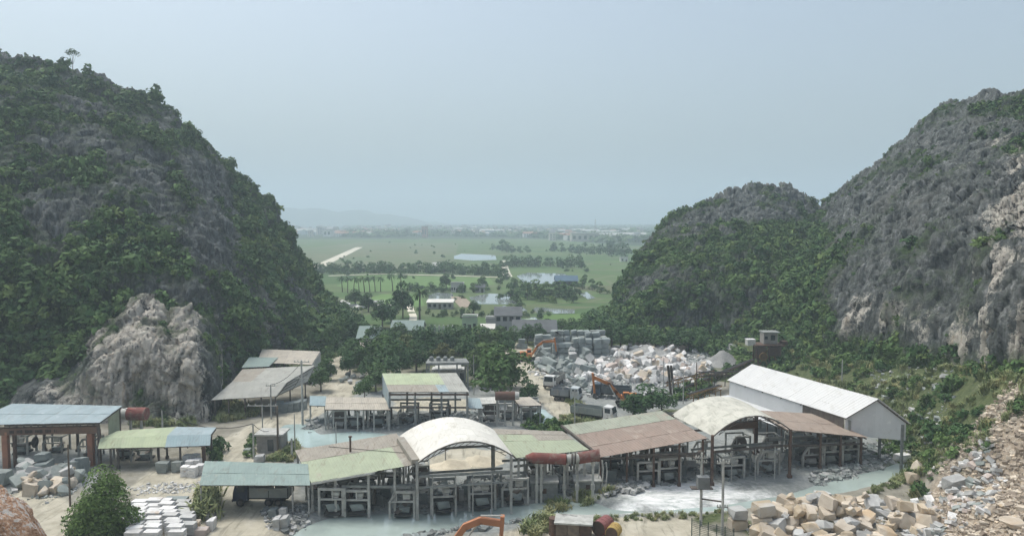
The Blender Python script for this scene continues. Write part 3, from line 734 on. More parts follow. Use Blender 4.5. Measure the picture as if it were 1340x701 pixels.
TAUPE = M("dusty_taupe_sheet", (0.345, 0.315, 0.265), (0.29, 0.265, 0.225), 0.4, rnd=0.07, grime=(0.42, 0.40, 0.35), gscale=0.4, gth=(0.56, 0.72), spots=(.20,.165,.13))
RUSTRED = M("faded_red_sheet", (0.295, 0.225, 0.185), (0.265, 0.21, 0.175), 0.35, rnd=0.06, grime=(0.38, 0.32, 0.265), gscale=0.3, gth=(0.5, 0.75), spots=(.20,.15,.12))
BROWN = M("dusty_brown_sheet", (0.33, 0.265, 0.215), (0.285, 0.23, 0.19), 0.35, rnd=0.12, grime=(0.41, 0.37, 0.32), gscale=0.35, gth=(0.52, 0.75), spots=(.19,.14,.11))
SAGE = M("sage_sheet", (0.32, 0.34, 0.27), (0.28, 0.30, 0.24), 0.35, rnd=0.12, grime=(0.35, 0.30, 0.25), gscale=0.3, gth=(0.52, 0.72), spots=(.20,.18,.14))
CREAM = M("cream_vault_sheet", (0.72, 0.70, 0.64), (0.66, 0.64, 0.58), 0.3, rnd=0.10, grime=(0.50, 0.48, 0.41), gscale=0.45, gth=(0.57, 0.78), spots=(.46,.43,.36))
CREAM2 = M("weathered_vault_sheet", (0.60, 0.585, 0.51), (0.50, 0.49, 0.425), 0.35, rnd=0.07, grime=(0.37, 0.37, 0.31), gscale=0.5, gth=(0.52, 0.72), spots=(.30,.29,.24))
WHITE = M("white_sheet", (0.68, 0.68, 0.665), (0.65, 0.65, 0.64), 0.2, rnd=0.03, rough=0.6, spots=(.56,.55,.52))
WHITE2 = M("white_wall_sheet", (0.60, 0.61, 0.61), (0.56, 0.57, 0.57), 0.2, rnd=0.04, rough=0.6, spots=(.50,.50,.49))
GREYSH = M("grey_sheet", (0.40, 0.40, 0.36), (0.34, 0.34, 0.31), 0.4, rnd=0.07, grime=(0.30, 0.30, 0.27), gscale=0.4, gth=(0.55, 0.72), spots=(.24,.22,.19))
BEIGE = M("beige_sheet", (0.46, 0.42, 0.35), (0.40, 0.365, 0.31), 0.4, rnd=0.12, grime=(0.34, 0.31, 0.27), gscale=0.4, gth=(0.56, 0.72), spots=(.25,.21,.17))
STEEL = M("weathered_steel", (0.13, 0.115, 0.10), (0.09, 0.075, 0.065), 1.5, rnd=0.3)
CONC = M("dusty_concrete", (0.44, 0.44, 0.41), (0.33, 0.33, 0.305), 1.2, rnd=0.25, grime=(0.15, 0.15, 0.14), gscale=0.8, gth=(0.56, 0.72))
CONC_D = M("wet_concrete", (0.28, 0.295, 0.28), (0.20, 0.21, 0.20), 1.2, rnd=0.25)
RUST = M("rust", (0.135, 0.085, 0.062), (0.09, 0.06, 0.048), 1.6, rnd=0.25)
ORANGE_COL = M("orange_primer", (0.34, 0.165, 0.105), (0.28, 0.14, 0.095), 1.0, rnd=0.15, grime=(0.22, 0.14, 0.10), gscale=1.2)
DARKM = M("dark_machine", (0.06, 0.062, 0.06), (0.035, 0.036, 0.036), 1.5, rnd=0.4)
REDP = M("red_oxide_tank", (0.215, 0.070, 0.058), (0.16, 0.062, 0.052), 0.8, rnd=0.2, grime=(0.22, 0.16, 0.135), gscale=1.0, gth=(0.46, 0.66))
PALEP = M("pale_paint", (0.55, 0.55, 0.51), (0.42, 0.42, 0.39), 1.0, rnd=0.15)
BLACK = M("black_rubber", (0.022, 0.022, 0.023), (0.03, 0.03, 0.03), 2)
GLASS = M("dark_glass", (0.03, 0.04, 0.045), (0.04, 0.05, 0.055), 1, rough=0.1, spec=0.6)
PLASTER = M("stained_plaster", (0.36, 0.34, 0.31), (0.28, 0.265, 0.24), 0.9, rnd=0.15, grime=(0.20, 0.19, 0.17), gscale=0.7, gth=(0.55, 0.72))

def bil(q, u, v):
    """q = FL, FR, BR, BL"""
    return (q[0] * (1 - u) + q[1] * u) * (1 - v) + (q[3] * (1 - u) + q[2] * u) * v
_rs = random.Random(21)
def corr_sheet(q, u0, u1, v0, v1, lift, name, mat, parent, ribs=4, rows=1):
    """one ribbed roofing sheet on the patch u0..u1, v0..v1 of roof quad q"""
    m = MB(); nrm = (q[1] - q[0]).cross(q[3] - q[0]).normalized()
    if nrm.z < 0: nrm = -nrm
    us, hs = [], []
    for k in range(ribs):
        a = u0 + (u1 - u0) * k / ribs; d = (u1 - u0) / ribs
        us += [a, a + d * 0.62, a + d * 0.72, a + d * 0.90]; hs += [0, 0, 0.014, 0.014]
    us.append(u1); hs.append(0.0)
    vs = [v0, v1]; vv = []; sag = _rs.uniform(-0.02, 0.02)
    for v in vs:
        for u, h in zip(us, hs): vv.append(bil(q, u, v) + nrm * (h + lift + (sag if v == v0 else 0)))
    nn = len(us); top = len(vv)
    fs = [(i, i + 1, nn + i + 1, nn + i) for i in range(nn - 1)]
    for p in list(vv): vv.append(p - nrm * 0.03)
    fs += [(top + nn + i, top + nn + i + 1, top + i + 1, top + i) for i in range(nn - 1)]
    fs += [(i + 1, i, top + i, top + i + 1) for i in range(nn - 1)] + [(nn + i, nn + i + 1, top + nn + i + 1, top + nn + i) for i in range(nn - 1)]
    fs += [(0, nn, top + nn, top), (nn - 1, top + nn - 1, top + 2 * nn - 1, 2 * nn - 1)]
    m.add(vv, fs)
    return m.build(name, mat, parent)
def roof(parent, q, bands, width=1.6, name="roof", trim=STEEL, rafters=True, holes=()):
    """bands: list of (v0, v1, material or function(u) -> material)"""
    fr = MB()
    def sub(a): return a - Vector((0, 0, 0.10))
    for v in (0.03, 0.35, 0.66, 0.97): fr.beam(sub(bil(q, 0.01, v)), sub(bil(q, 0.99, v)), 0.10, 0.12)
    nu = max(2, int((q[1] - q[0]).length / 4))
    for k in range(nu + 1):
        u = 0.012 + 0.976 * k / nu
        if rafters: fr.beam(bil(q, u, 0.01) - Vector((0, 0, 0.25)), bil(q, u, 0.99) - Vector((0, 0, 0.25)), 0.12, 0.16)
    rf = fr.build(name, trim, parent)
    n_ = max(2, round((q[1] - q[0]).length / width))
    for bi, (v0, v1, mt) in enumerate(bands):
        for k in range(n_):
            if (bi, k) in holes: continue
            u0, u1 = k / n_, (k + 1.03) / n_ if k < n_ - 1 else 1.0
            mm = mt(u0 + 0.5 / n_) if callable(mt) else mt
            corr_sheet(q, u0, u1, max(v0 - (0.012 if bi else 0), -0.01 if not bi else 0), v1, 0.012 * (k % 2) + 0.034 * bi + _rs.uniform(0, 0.008), "roof_sheet", mm, rf)
    return rf
def posts(parent, q, uv, mat=CONC, w=0.26, zb=None, name="post", drop=0.2):
    for (u, v) in uv:
        t = bil(q, u, v); z0 = gz(t.x, t.y) - 0.3
        m = MB(); m.box((t.x, t.y, (z0 + t.z - drop) / 2), (w, w, t.z - drop - z0)); m.box((t.x, t.y, z0 + 0.45), (w * 1.7, w * 1.7, 0.5))
        m.build(name, mat, parent)
def Q(FL, FR, BR, BL): return [P(*FL), P(*FR), P(*BR), P(*BL)]
def basept(q): c = (q[0] + q[1] + q[2] + q[3]) / 4; return (c.x, c.y, gz(c.x, c.y))
def rail(parent, q, v, z, u0=0.0, u1=1.0, w=0.16, h=0.28, mat=None, name="crane_rail"):
    a = bil(q, u0, v); b_ = bil(q, u1, v)
    MB().beam((a.x, a.y, z), (b_.x, b_.y, z), w, h).build(name, mat or CONC_D, parent)
def brace(parent, q, pairs, w=0.09, mat=None):
    for (u0, v0, z0, u1, v1, z1) in pairs:
        a = bil(q, u0, v0); b_ = bil(q, u1, v1)
        MB().beam((a.x, a.y, z0), (b_.x, b_.y, z1), w).build("brace", mat or STEEL, parent)

# --- teal canopy over the lane, front left
q = Q((261, 634.5, 3.7), (406, 634.5, 3.8), (403, 607, 4.3), (268, 603, 4.3)); q_teal = q
t = thing("open_canopy", "flat teal sheet-metal canopy over the dirt lane with a parked truck", "canopy", basept(q))
roof(t, q, [(0, 0.5, TEAL), (0.5, 1, TEAL)]); posts(t, q, [(0.01, 0.04), (0.985, 0.05), (0.02, 0.95), (0.98, 0.95), (0.84, 0.1)], CONC, 0.16)

# --- long green shed left of the cream vault
q = Q((407, 631, 3.9), (546, 607, 6.2), (519, 567, 6.7), (386, 589, 4.4)); q_g1 = q
t = thing("sawmill_shed", "pale green and taupe sloping roof shed left of the cream vault", "shed", basept(q))
roof(t, q, [(0, 0.62, lambda u: LGREEN if u < 0.93 else TAUPE), (0.62, 1, TAUPE)])
posts(t, q, [(0.02, 0.05), (0.24, 0.05), (0.55, 0.04), (0.8, 0.06), (0.02, 0.95), (0.35, 0.95), (0.66, 0.95), (0.97, 0.95), (0.3, 0.5), (0.62, 0.5)], CONC, 0.26)
MB().beam(bil(q, 0.985, 0.0) + Vector((0, 0, 0.35)), bil(q, 0.985, 0.72) + Vector((0, 0, 0.35)), 0.9, 0.5).build("ridge_capping", TAUPE, t)
MB().beam(bil(q, 0.0, -0.01) - Vector((0, 0, .12)), bil(q, 0.60, -0.01) - Vector((0, 0, .12)), 0.08, 0.22).build("fascia", PALEP, t)
c = bil(q, 0.49, 0.66); MB().tube(c - Vector((0, 0, .4)), c + Vector((0, 0, 1.9)), 0.13).tube(c + Vector((0, 0, 1.9)), c + Vector((0, 0, 2.0)), 0.24).build("flue", RUST, t)
rail(t, q, 0.06, 3.3, 0.3, 0.95); rail(t, q, 0.5, 3.3, 0.05, 0.95)

# --- barrel vaults
def vault(label, FL, FR, BR, BL, rise, mat, posts_uv, nseg=9, nlen=4, holes=(), ptop=CONC):
    q = Q(FL, FR, BR, BL); t = thing("vaulted_shed", label, "shed", basept(q))
    def pt(u, v, off=0.0):
        p = bil(q, u, v); return p + Vector((0, 0, rise * (1 - (2 * u - 1) ** 2) + off))
    for v in (0.0, 0.33, 0.66, 0.985):
        fr = MB()
        a = [pt(k / 14, v, -0.12) for k in range(15)]; fr.path(a, 0.07, 6)
        lo = [pt(k / 14, v, -0.55) for k in range(1, 14)]; fr.path(lo, 0.045, 5)
        for k in range(1, 13): fr.beam(pt(k / 14, v, -0.55), pt((k + 1) / 14, v, -0.12), 0.05)
        fr.build("arch_truss", STEEL, t)
    rf = t
    for j in range(nseg):
        for i in range(nlen):
            if (j, i) in holes: continue
            m = MB(); vs = []; ns = 5; o = 0.012 * ((i + j) % 2) + _rs.uniform(0, 0.01)
            v0, v1 = i / nlen, (i + 1.0) / nlen + (0.004 if i < nlen - 1 else 0)
            for v in (v0, v1):
                for k in range(ns): vs.append(pt((j + k / (ns - 1)) / nseg, v, o))
            nn = len(vs)
            vs += [p - Vector((0, 0, 0.03)) for p in vs]
            fs = [(k, k + 1, ns + k + 1, ns + k) for k in range(ns - 1)] + [(nn + ns + k, nn + ns + k + 1, nn + k + 1, nn + k) for k in range(ns - 1)]
            fs += [(k + 1, k, nn + k, nn + k + 1) for k in range(ns - 1)] + [(ns + k, ns + k + 1, nn + ns + k + 1, nn + ns + k) for k in range(ns - 1)]
            fs += [(0, ns, nn + ns, nn), (ns - 1, nn + ns - 1, nn + 2 * ns - 1, 2 * ns - 1)]
            m.add(vs, fs).build("roof_sheet", mat, rf)
    posts(t, q, posts_uv, ptop, 0.32, drop=-0.1)
    return t, q, pt
t, q_v1, ptv = vault("cream barrel-vault roof on tall posts over the milky water", (546, 605, 6.4), (671, 595, 6.7), (646, 562, 6.6), (522, 571, 6.4), 2.1, CREAM,
                [(0.0, 0.01), (0.985, 0.01), (0.0, 0.97), (0.98, 0.97)])
rail(t, q_v1, 0.02, 4.7); rail(t, q_v1, 0.95, 4.7); rail(t, q_v1, 0.5, 3.3); rail(t, q_v1, 0.02, 3.4, 0.0, 1.0, 0.1, 0.16)
for u in (0.16, 0.4, 0.58, 0.78):
    a = bil(q_v1, u, 0.02); MB().tube((a.x, a.y, -0.4), (a.x, a.y, 4.6), 0.08, n=6).build("post", CONC, t)
t, q_v2, ptv2 = vault("weathered cream barrel-vault roof with rusty posts, beside the white warehouse", (933, 570, 6.5), (1036, 562.5, 6.4), (990, 535, 6.6), (879, 543, 6.6), 2.3, CREAM2,
                [(0.0, 0.01), (0.99, 0.01), (0.0, 0.97), (0.98, 0.97)], ptop=RUST)
rail(t, q_v2, 0.03, 4.3, mat=STEEL); rail(t, q_v2, 0.95, 4.3, mat=STEEL); rail(t, q_v2, 0.5, 3.2)
MB().beam(bil(q_v2, 0.12, 0.4) - Vector((0, 0, .2)), bil(q_v2, 0.75, 0.4) - Vector((0, 0, .2)), 0.5, 0.9).build("hoist_beam", RUST, t)
for u in (0.25, 0.55, 0.8):
    a = bil(q_v2, u, 0.02); MB().tube((a.x, a.y, -0.4), (a.x, a.y, 4.3), 0.08, n=6).build("post", CONC, t)

# --- green roof between vault and pipes
q = Q((676, 599, 5.3), (771, 588, 5.2), (736, 564.5, 5.8), (640, 561, 6.0)); q_g2 = q
t = thing("sawmill_shed", "low pale green and taupe roof shed between the cream vault and the red pipe", "shed", basept(q))
roof(t, q, [(0, 0.55, LGREEN), (0.55, 0.8, lambda u: LGREEN if u < 0.45 else TAUPE), (0.8, 1, TAUPE)])
posts(t, q, [(0.05, 0.06), (0.4, 0.06), (0.72, 0.06), (0.96, 0.06), (0.05, 0.95), (0.5, 0.95), (0.96, 0.95), (0.5, 0.5)], CONC, 0.28)
rail(t, q, 0.08, 4.0); rail(t, q, 0.5, 3.3)

# --- faded red roof
q = Q((785, 598, 4.3), (926, 573, 6.3), (866, 537.5, 6.7), (734, 557, 5.0)); q_red = q
t = thing("sawmill_shed", "wide faded red roof shed with a sage back edge above the white slurry", "shed", basept(q))
roof(t, q, [(0, 0.3, RUSTRED), (0.3, 0.68, RUSTRED), (0.68, 1, SAGE)])
posts(t, q, [(0.03, 0.06), (0.27, 0.05), (0.52, 0.05), (0.76, 0.05), (0.98, 0.05), (0.03, 0.95), (0.35, 0.95), (0.66, 0.95), (0.97, 0.95), (0.3, 0.5), (0.7, 0.5)], RUST, 0.24)
rail(t, q, 0.06, 3.9, mat=STEEL); rail(t, q, 0.03, 4.3, 0.3, 1, 0.1, 0.2, STEEL); rail(t, q, 0.5, 3.4)
MB().beam(bil(q, 0.0, 0.02) + Vector((0, 0, .12)), bil(q, 0.0, 0.98) + Vector((0, 0, .12)), 0.3, 0.3).build("fascia", STEEL, t)
# big timber A frames inside
for (u, du) in ((0.66, 0.045), (0.81, 0.045)):
    a = bil(q, u, 0.55); b_ = bil(q, u + du, 0.55)
    MB().beam((a.x, a.y, 0), ((a.x + b_.x) / 2, a.y, 5.3), 0.4).beam((b_.x + .6, b_.y, 0), ((a.x + b_.x) / 2 + .2, a.y, 5.3), 0.4).build("trestle", RUST, t)

# --- brown roof at right
q = Q((1030, 562, 5.6), (1136, 572, 4.2), (1062, 541, 5.4), (985, 536.5, 6.2)); q_br = q
t = thing("sawmill_shed", "dusty brown roof shed at the right end of the front row", "shed", basept(q))
roof(t, q, [(0, 0.5, BROWN), (0.5, 1, BROWN)]); posts(t, q, [(0.44, 0.05), (0.96, 0.06), (0.05, 0.95), (0.95, 0.95), (0.7, 0.5), (0.7, 0.06)], RUST, 0.26)
rail(t, q, 0.06, 3.2, mat=STEEL); rail(t, q, 0.5, 3.0)

# --- red pipe on stilts
a = P(697, 598.5, 5.3); b_ = P(741, 600.5, 5.2); c_ = P(757, 599, 5.25); d_ = P(783, 595, 5.5)
t = thing("dust_pipe", "big red pipe on white stilts in front of the low green roof", "pipe", (a.x, a.y, 0))
u_ = (b_ - a).normalized()
MB().tube(a, b_, 0.66, n=20).tube(a - u_ * 0.9, a, 0.25, 0.66, n=20).build("pipe_section", REDP, t, smooth=False)
MB().tube(b_, c_, 0.55, n=20).build("joint", PALEP, t); MB().tube(b_ + u_ * 0.6, b_ + u_ * 0.85, 0.7, n=20).tube(c_ - u_ * 0.5, c_ - u_ * 0.3, 0.72, n=20).build("flange", STEEL, t)
MB().tube(c_, d_, 0.70, n=20).build("pipe_section", REDP, t); MB().tube(d_ - u_ * .15, d_ + u_ * 0.12, 0.78, n=20).build("flange", REDP, t)
for px, py in ((709, 663), (740, 658), (703, 655), (778, 640), (757, 650)):
    g = G(px, py); yy = a.y + (d_.y - a.y) * ((px - 697) / 86); xx = (px - CX) / FPX * yy * 1.0
    m = MB(); top = 4.75
    m.tube((xx, yy, -0.6), (xx, yy, top), 0.16, n=8).tube((xx, yy, 1.2), (xx, yy, 1.9), 0.24, n=8).tube((xx, yy, 4.2), (xx, yy, 4.7), 0.26, n=8).build("stilt", PALEP if px in (709, 778, 703) else CONC, t)

# --- white warehouse
RZ = 9.4; EZ = 6.3
rl = P(984, 476, RZ); rr_ = P(1150, 521.5, RZ)
el = P(945, 497, EZ); er = P(1115, 547, EZ)
dirr = (rr_ - rl); off = (el - rl + er - rr_) / 2; off.z = EZ - RZ
el, er = rl + off, rr_ + off
back = Vector((-off.x, -off.y, off.z))
bl_, br_ = rl + back, rr_ + back
t = thing("warehouse", "long white gabled warehouse behind the vaulted sheds on the right", "warehouse", ((rl.x + rr_.x) / 2, (rl.y + rr_.y) / 2, 0))
roof(t, [el, er, rr_, rl], [(0, 1, WHITE)], width=2.4); roof(t, [br_, bl_, rl, rr_], [(0, 1, WHITE)], width=2.4)
inn = Vector((-off.x, -off.y, 0)) * 0.06
# gable wall facing the camera right
ax = dirr.normalized(); g0 = er + inn - ax * 0.5 - Vector((0, 0, .1)); g1 = br_ - inn - ax * 0.5 - Vector((0, 0, .1)); gt = rr_ - ax * 0.5 - Vector((0, 0, .25)); low = 2.4
ng = 8; gw = MB()
for k in range(ng):
    f0, f1 = k / ng, min(1, (k + 1.02) / ng)
    def top(f): 
        base = g0 * (1 - f) + g1 * f; tt = 1 - abs(2 * f - 1); return Vector((base.x, base.y, g0.z + (gt.z - g0.z) * tt))
    a, b_ = top(f0), top(f1); z0 = g0.z - low; o_ = ax * (0.012 * (k % 2))
    m = MB(); m.hexa([Vector((a.x, a.y, z0)) + o_, Vector((b_.x, b_.y, z0)) + o_, Vector((b_.x, b_.y, z0)) - ax * .06 + o_, Vector((a.x, a.y, z0)) - ax * .06 + o_, a + o_, b_ + o_, b_ - ax * .06 + o_, a - ax * .06 + o_])
    m.build("wall_panel", WHITE2, t)
# long wall under the front eave
w0 = el + inn + ax * 0.3; w1 = er + inn - ax * 0.8; nw = 16
for k in range(nw):
    a = w0 + (w1 - w0) * (k / nw); b_ = w0 + (w1 - w0) * ((k + 1.02) / nw); h0 = 3.0 if k < 11 else 4.2; a = a + Vector((off.x, off.y, 0)).normalized() * (.012 * (k % 2)); b_ = b_ + Vector((off.x, off.y, 0)).normalized() * (.012 * (k % 2))
    m = MB(); nrm = Vector((off.x, off.y, 0)).normalized() * 0.06
    if k < 11: m.hexa([Vector((a.x, a.y, h0)), Vector((b_.x, b_.y, h0)), Vector((b_.x, b_.y, h0)) - nrm, Vector((a.x, a.y, h0)) - nrm, a - Vector((0, 0, .15)), b_ - Vector((0, 0, .15)), b_ - nrm - Vector((0, 0, .15)), a - nrm - Vector((0, 0, .15))]); m.build("wall_panel", WHITE2, t)
    else: m.hexa([Vector((a.x, a.y, h0)), Vector((b_.x, b_.y, h0)), Vector((b_.x, b_.y, h0)) - nrm, Vector((a.x, a.y, h0)) - nrm, a - Vector((0, 0, .15)), b_ - Vector((0, 0, .15)), b_ - nrm - Vector((0, 0, .15)), a - nrm - Vector((0, 0, .15))]); m.build("wall_panel", STEEL, t)
# lean-to
l0 = el + inn + Vector((0, 0, -2.6)); l1 = el + inn + (er - el) * 0.72 + Vector((0, 0, -2.6)); o2 = Vector((off.x, off.y, 0)).normalized() * 4.2 + Vector((0, 0, -1.0))
roof(t, [l0 + o2, l1 + o2, l1, l0], [(0, 1, WHITE2)], width=2.4, name="lean_to_roof")
for k in range(7):
    f = k / 6; c = l0 + (l1 - l0) * f + o2 * 0.9
    MB().box((c.x, c.y, (c.z - .15) / 2), (0.2, 0.2, c.z - .15)).build("post", STEEL, t)
for k in range(8):
    f = k / 7
    for e0, e1 in ((el, er), (bl_, br_)):
        c = e0 + (e1 - e0) * (0.01 + 0.975 * f) + (inn * 3 if e0 is el else -inn * 3); z0 = gz(c.x, c.y) - .3
        MB().box((c.x, c.y, (c.z - .3 + z0) / 2), (0.3, 0.3, c.z - .3 - z0)).build("post", CONC_D, t)
q_wh = [el, er, br_, bl_]

# --- middle row
q = Q((509, 512.5, 6.3), (614, 512.5, 6.3), (597, 488, 7.0), (500, 488.5, 7.0)); q_m1 = q
t = thing("sawmill_shed", "tall green and grey roof shed standing in the middle row behind the vault", "shed", basept(q))
roof(t, q, [(0, 0.38, lambda u: TAUPE if u < 0.62 else (BLUEGREY if u < 0.74 else GREYSH)), (0.38, 1, lambda u: YGREEN if u < 0.72 else GREYSH)])
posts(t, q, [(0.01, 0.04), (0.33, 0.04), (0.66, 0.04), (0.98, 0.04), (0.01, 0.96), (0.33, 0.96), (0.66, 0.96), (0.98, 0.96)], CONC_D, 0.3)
a, b_ = bil(q, 0, 0.02), bil(q, 0, 0.98)
for k in range(5):
    c0 = a + (b_ - a) * (k / 5); c1 = a + (b_ - a) * ((k + .99) / 5)
    MB().hexa([Vector((c0.x, c0.y, 3.6)), Vector((c1.x, c1.y, 3.6)), Vector((c1.x + .06, c1.y, 3.6)), Vector((c0.x + .06, c0.y, 3.6)), c0 - Vector((0, 0, .1)), c1 - Vector((0, 0, .1)), c1 + Vector((.06, 0, -.1)), c0 + Vector((.06, 0, -.1))]).build("wall_panel", BLUEGREY, t)
rail(t, q, 0.03, 5.8, mat=RUST); rail(t, q, 0.05, 3.6, mat=STEEL); rail(t, q, 0.6, 3.4)
q = Q((425, 535.5, 3.4), (511, 536, 3.4), (503, 520, 3.9), (427, 519.5, 3.9)); q_m2 = q
t = thing("open_canopy", "long beige canopy over the saws left of the tall green shed", "canopy", basept(q))
roof(t, q, [(0, 0.5, BEIGE), (0.5, 1, BEIGE)]); posts(t, q, [(0.01, .04), (.13, .05), (.5, .05), (.75, .05), (.98, .05), (.02, .95), (.5, .95), (.98, .95)], CONC, 0.2)
q = Q((405, 530, 3.3), (426, 531, 3.3), (427, 518, 3.6), (405.5, 517.5, 3.6))
t = thing("open_canopy", "small light blue canopy at the left end of the beige one", "canopy", basept(q))
roof(t, q, [(0, 1, BLUE)]); posts(t, q, [(.03, .05), (.95, .05), (.03, .95), (.95, .95)], CONC, 0.16)
q = Q((612, 534, 3.4), (632, 534, 3.4), (628, 521, 4.2), (611, 520, 4.2))
t = thing("open_canopy", "pale teal awning just right of the tall green shed", "canopy", basept(q))
roof(t, q, [(0, 1, BLUEGREY)]); posts(t, q, [(.03, .05), (.95, .05), (.03, .95), (.95, .95)], CONC, 0.18)
q = Q((627, 529, 3.6), (652, 527, 3.8), (648, 519, 4.2), (625, 520, 4.0))
t = thing("open_canopy", "small dusty white lean-to beside the rusty raised tank", "canopy", basept(q))
roof(t, q, [(0, 1, PALEP)]); posts(t, q, [(.05, .05), (.95, .05), (.05, .95), (.95, .95)], CONC, 0.18)
q = Q((680, 531, 3.4), (709, 530, 3.4), (694, 519, 3.9), (672, 520, 3.9))
t = thing("open_canopy", "tilted taupe canopy at the right end of the middle row", "canopy", basept(q))
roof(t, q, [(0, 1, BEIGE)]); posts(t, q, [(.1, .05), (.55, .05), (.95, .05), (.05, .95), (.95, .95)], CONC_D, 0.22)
# raised rusty tank
a = P(648, 517.5, 5.0); b_ = P(674, 517.5, 5.0)
t = thing("raised_tank", "rusty brown cylinder tank lying on posts in the middle row", "tank", (a.x, a.y, 0))
MB().tube(a, b_, 0.72, n=18).build("tank_body", M("rust_brown_tank", (0.17, 0.095, 0.07), (0.12, 0.075, 0.06), 0.8), t); MB().tube(b_, b_ + Vector((0.7, 0, 0)), 0.70, 0.6, n=18).build("end_cap", PALEP, t)
for dx in (0.3, 1.6, 2.9):
    MB().tube((a.x + dx, a.y, -0.2), (a.x + dx, a.y, 4.5), 0.15, n=8).build("stilt", CONC, t)
# slab-roofed frame building behind
q = Q((557, 475, 5.6), (614, 474, 5.6), (610, 468.5, 5.7), (560, 469, 5.7))
t = thing("frame_building", "concrete frame building with a dark flat roof and white inner rooms", "building", basept(q))
MB().slab(q, 0.45).build("roof_slab", CONC_D, t); posts(t, q, [(.02, .05), (.3, .05), (.72, .05), (.97, .05), (.03, .95), (.97, .95)], CONC_D, 0.3)
q2 = Q((568, 484, 3.6), (605, 484, 3.6), (603, 477, 3.8), (570, 477, 3.8)); roof(t, q2, [(0, 1, PALEP)], name="inner_roof")
c = (q2[0] + q2[1] + q2[2] + q2[3]) / 4; MB().box((c.x, c.y + 2, 1.6), (7.0, 3.0, 3.2)).build("inner_wall", PALEP, t)
for k in range(5): MB().box((c.x - 2.8 + 1.4 * k, c.y + 0.45, 1.7), (0.9, 0.1, 1.5)).build("window", GLASS, t)
tc_ = (q[0] + q[1] + q[2] + q[3]) / 4
for dx in (-5.5, -4.1, -2.7, -1.3):
    MB().lathe([(0.45, 0), (0.45, .7), (0.25, .9)], 10, (tc_.x + dx + 2.3, tc_.y, 5.62)).build("roof_tank", CONC_D, t)

# --- left group
q = Q((-52, 556, 6.3), (130, 552.5, 6.3), (160, 531, 6.8), (16, 528, 6.9)); q_l1 = q
t = thing("gantry_shed", "blue-grey roof shed with an orange gantry frame at the far left", "shed", basept(q))
roof(t, q, [(0, 0.5, BLUEGREY), (0.5, 1, BLUEGREY)])
posts(t, q, [(0.98, .06), (0.98, .95), (0.6, .95), (0.3, .95), (0.05, .95), (0.02, 0.05), (0.75, 0.95)], STEEL, 0.3)
for k in range(3):
    a = bil(q, 0.985, 0.45 + 0.18 * k); b_ = bil(q, 0.985, 0.45 + 0.18 * (k + .98))
    MB().hexa([Vector((a.x, a.y, 3.2)), Vector((b_.x, b_.y, 3.2)), Vector((b_.x - .06, b_.y, 3.2)), Vector((a.x - .06, a.y, 3.2)), a - Vector((0, 0, .25)), b_ - Vector((0, 0, .25)), b_ - Vector((.06, 0, .25)), a - Vector((.06, 0, .25))]).build("wall_panel", LGREEN, t)
g1 = G(120, 609); g0 = G(9, 612)
for g in (g0, g1):
    MB().box((g.x, g.y, 2.45), (0.75, 0.6, 5.3)).build("gantry_column", ORANGE_COL, t)
    MB().box((g.x + 0.95, g.y + 0.4, 2.45), (0.35, 0.4, 5.2)).build("gantry_column", RUST, t)
MB().beam((g0.x - 1.2, g0.y, 5.15), (g1.x + 1.2, g1.y, 5.15), 0.8, 0.95).build("gantry_girder", M("girder_orange", (0.20, 0.125, 0.085), (0.16, 0.105, 0.08), 1.0), t)
let = MB(); xx_ = 0.08; rl_ = random.Random(4)
for wl_ in (3, 4, 5, 5, 4, 4, 0, 5, 0, 4):
    for _k in range(wl_):
        let.box((g0.x + (g1.x - g0.x) * xx_, g0.y + (g1.y - g0.y) * xx_ - .412, 5.15), (.16, .02, rl_.uniform(.36, .5))); xx_ += 0.0175
    xx_ += 0.03
let.build("painted_lettering", M("dark_paint", (.05, .04, .035)), t)["kind"] = "stuff"
MB().beam((g0.x, g0.y - 0.05, 6.0), (g1.x + 1, g1.y - 0.05, 6.0), 0.3, 0.3).build("fascia", STEEL, t)
for k in range(12):
    f = (k + .5) / 12; MB().box((g0.x + (g1.x - g0.x) * f, g0.y + 0.2 + (g1.y - g0.y) * f, 5.75), (0.12, 0.12, 0.4)).build("baluster", STEEL, t)
q = None
fold = [P(131, 573.5, 4.0), P(219, 569.5, 4.0), P(276, 568, 4.0)]; frn = [P(128, 586.5, 3.1), P(216, 584.5, 3.1), P(275, 582.5, 3.1)]; bck = [P(153, 563.5, 4.2), P(231, 558, 4.3), P(283, 559, 4.2)]
t = thing("bent_awning", "bent yard awning, yellow-green on its left and blue-grey on its right", "awning", (fold[1].x, fold[1].y, 0))
roof(t, [frn[0], frn[1], fold[1], fold[0]], [(0, 1, YGREEN)]); roof(t, [frn[1], frn[2], fold[2], fold[1]], [(0, 1, BLUE)])
roof(t, [fold[0], fold[1], bck[1], bck[0]], [(0, 1, YGREEN)]); roof(t, [fold[1], fold[2], bck[2], bck[1]], [(0, 1, BLUEGREY)])
qq = [frn[0], frn[2], bck[2], bck[0]]; q_l2 = qq
posts(t, qq, [(.06, .3), (.16, .1), (.5, .3), (.7, .3), (.92, .3), (.06, .95), (.5, .95), (.95, .95)], STEEL, 0.22, drop=0.3)
g = bil(qq, 0.925, 0.22); MB().box((g.x, g.y, 1.5), (0.45, 0.3, 3.0)).build("post", RUST, t)
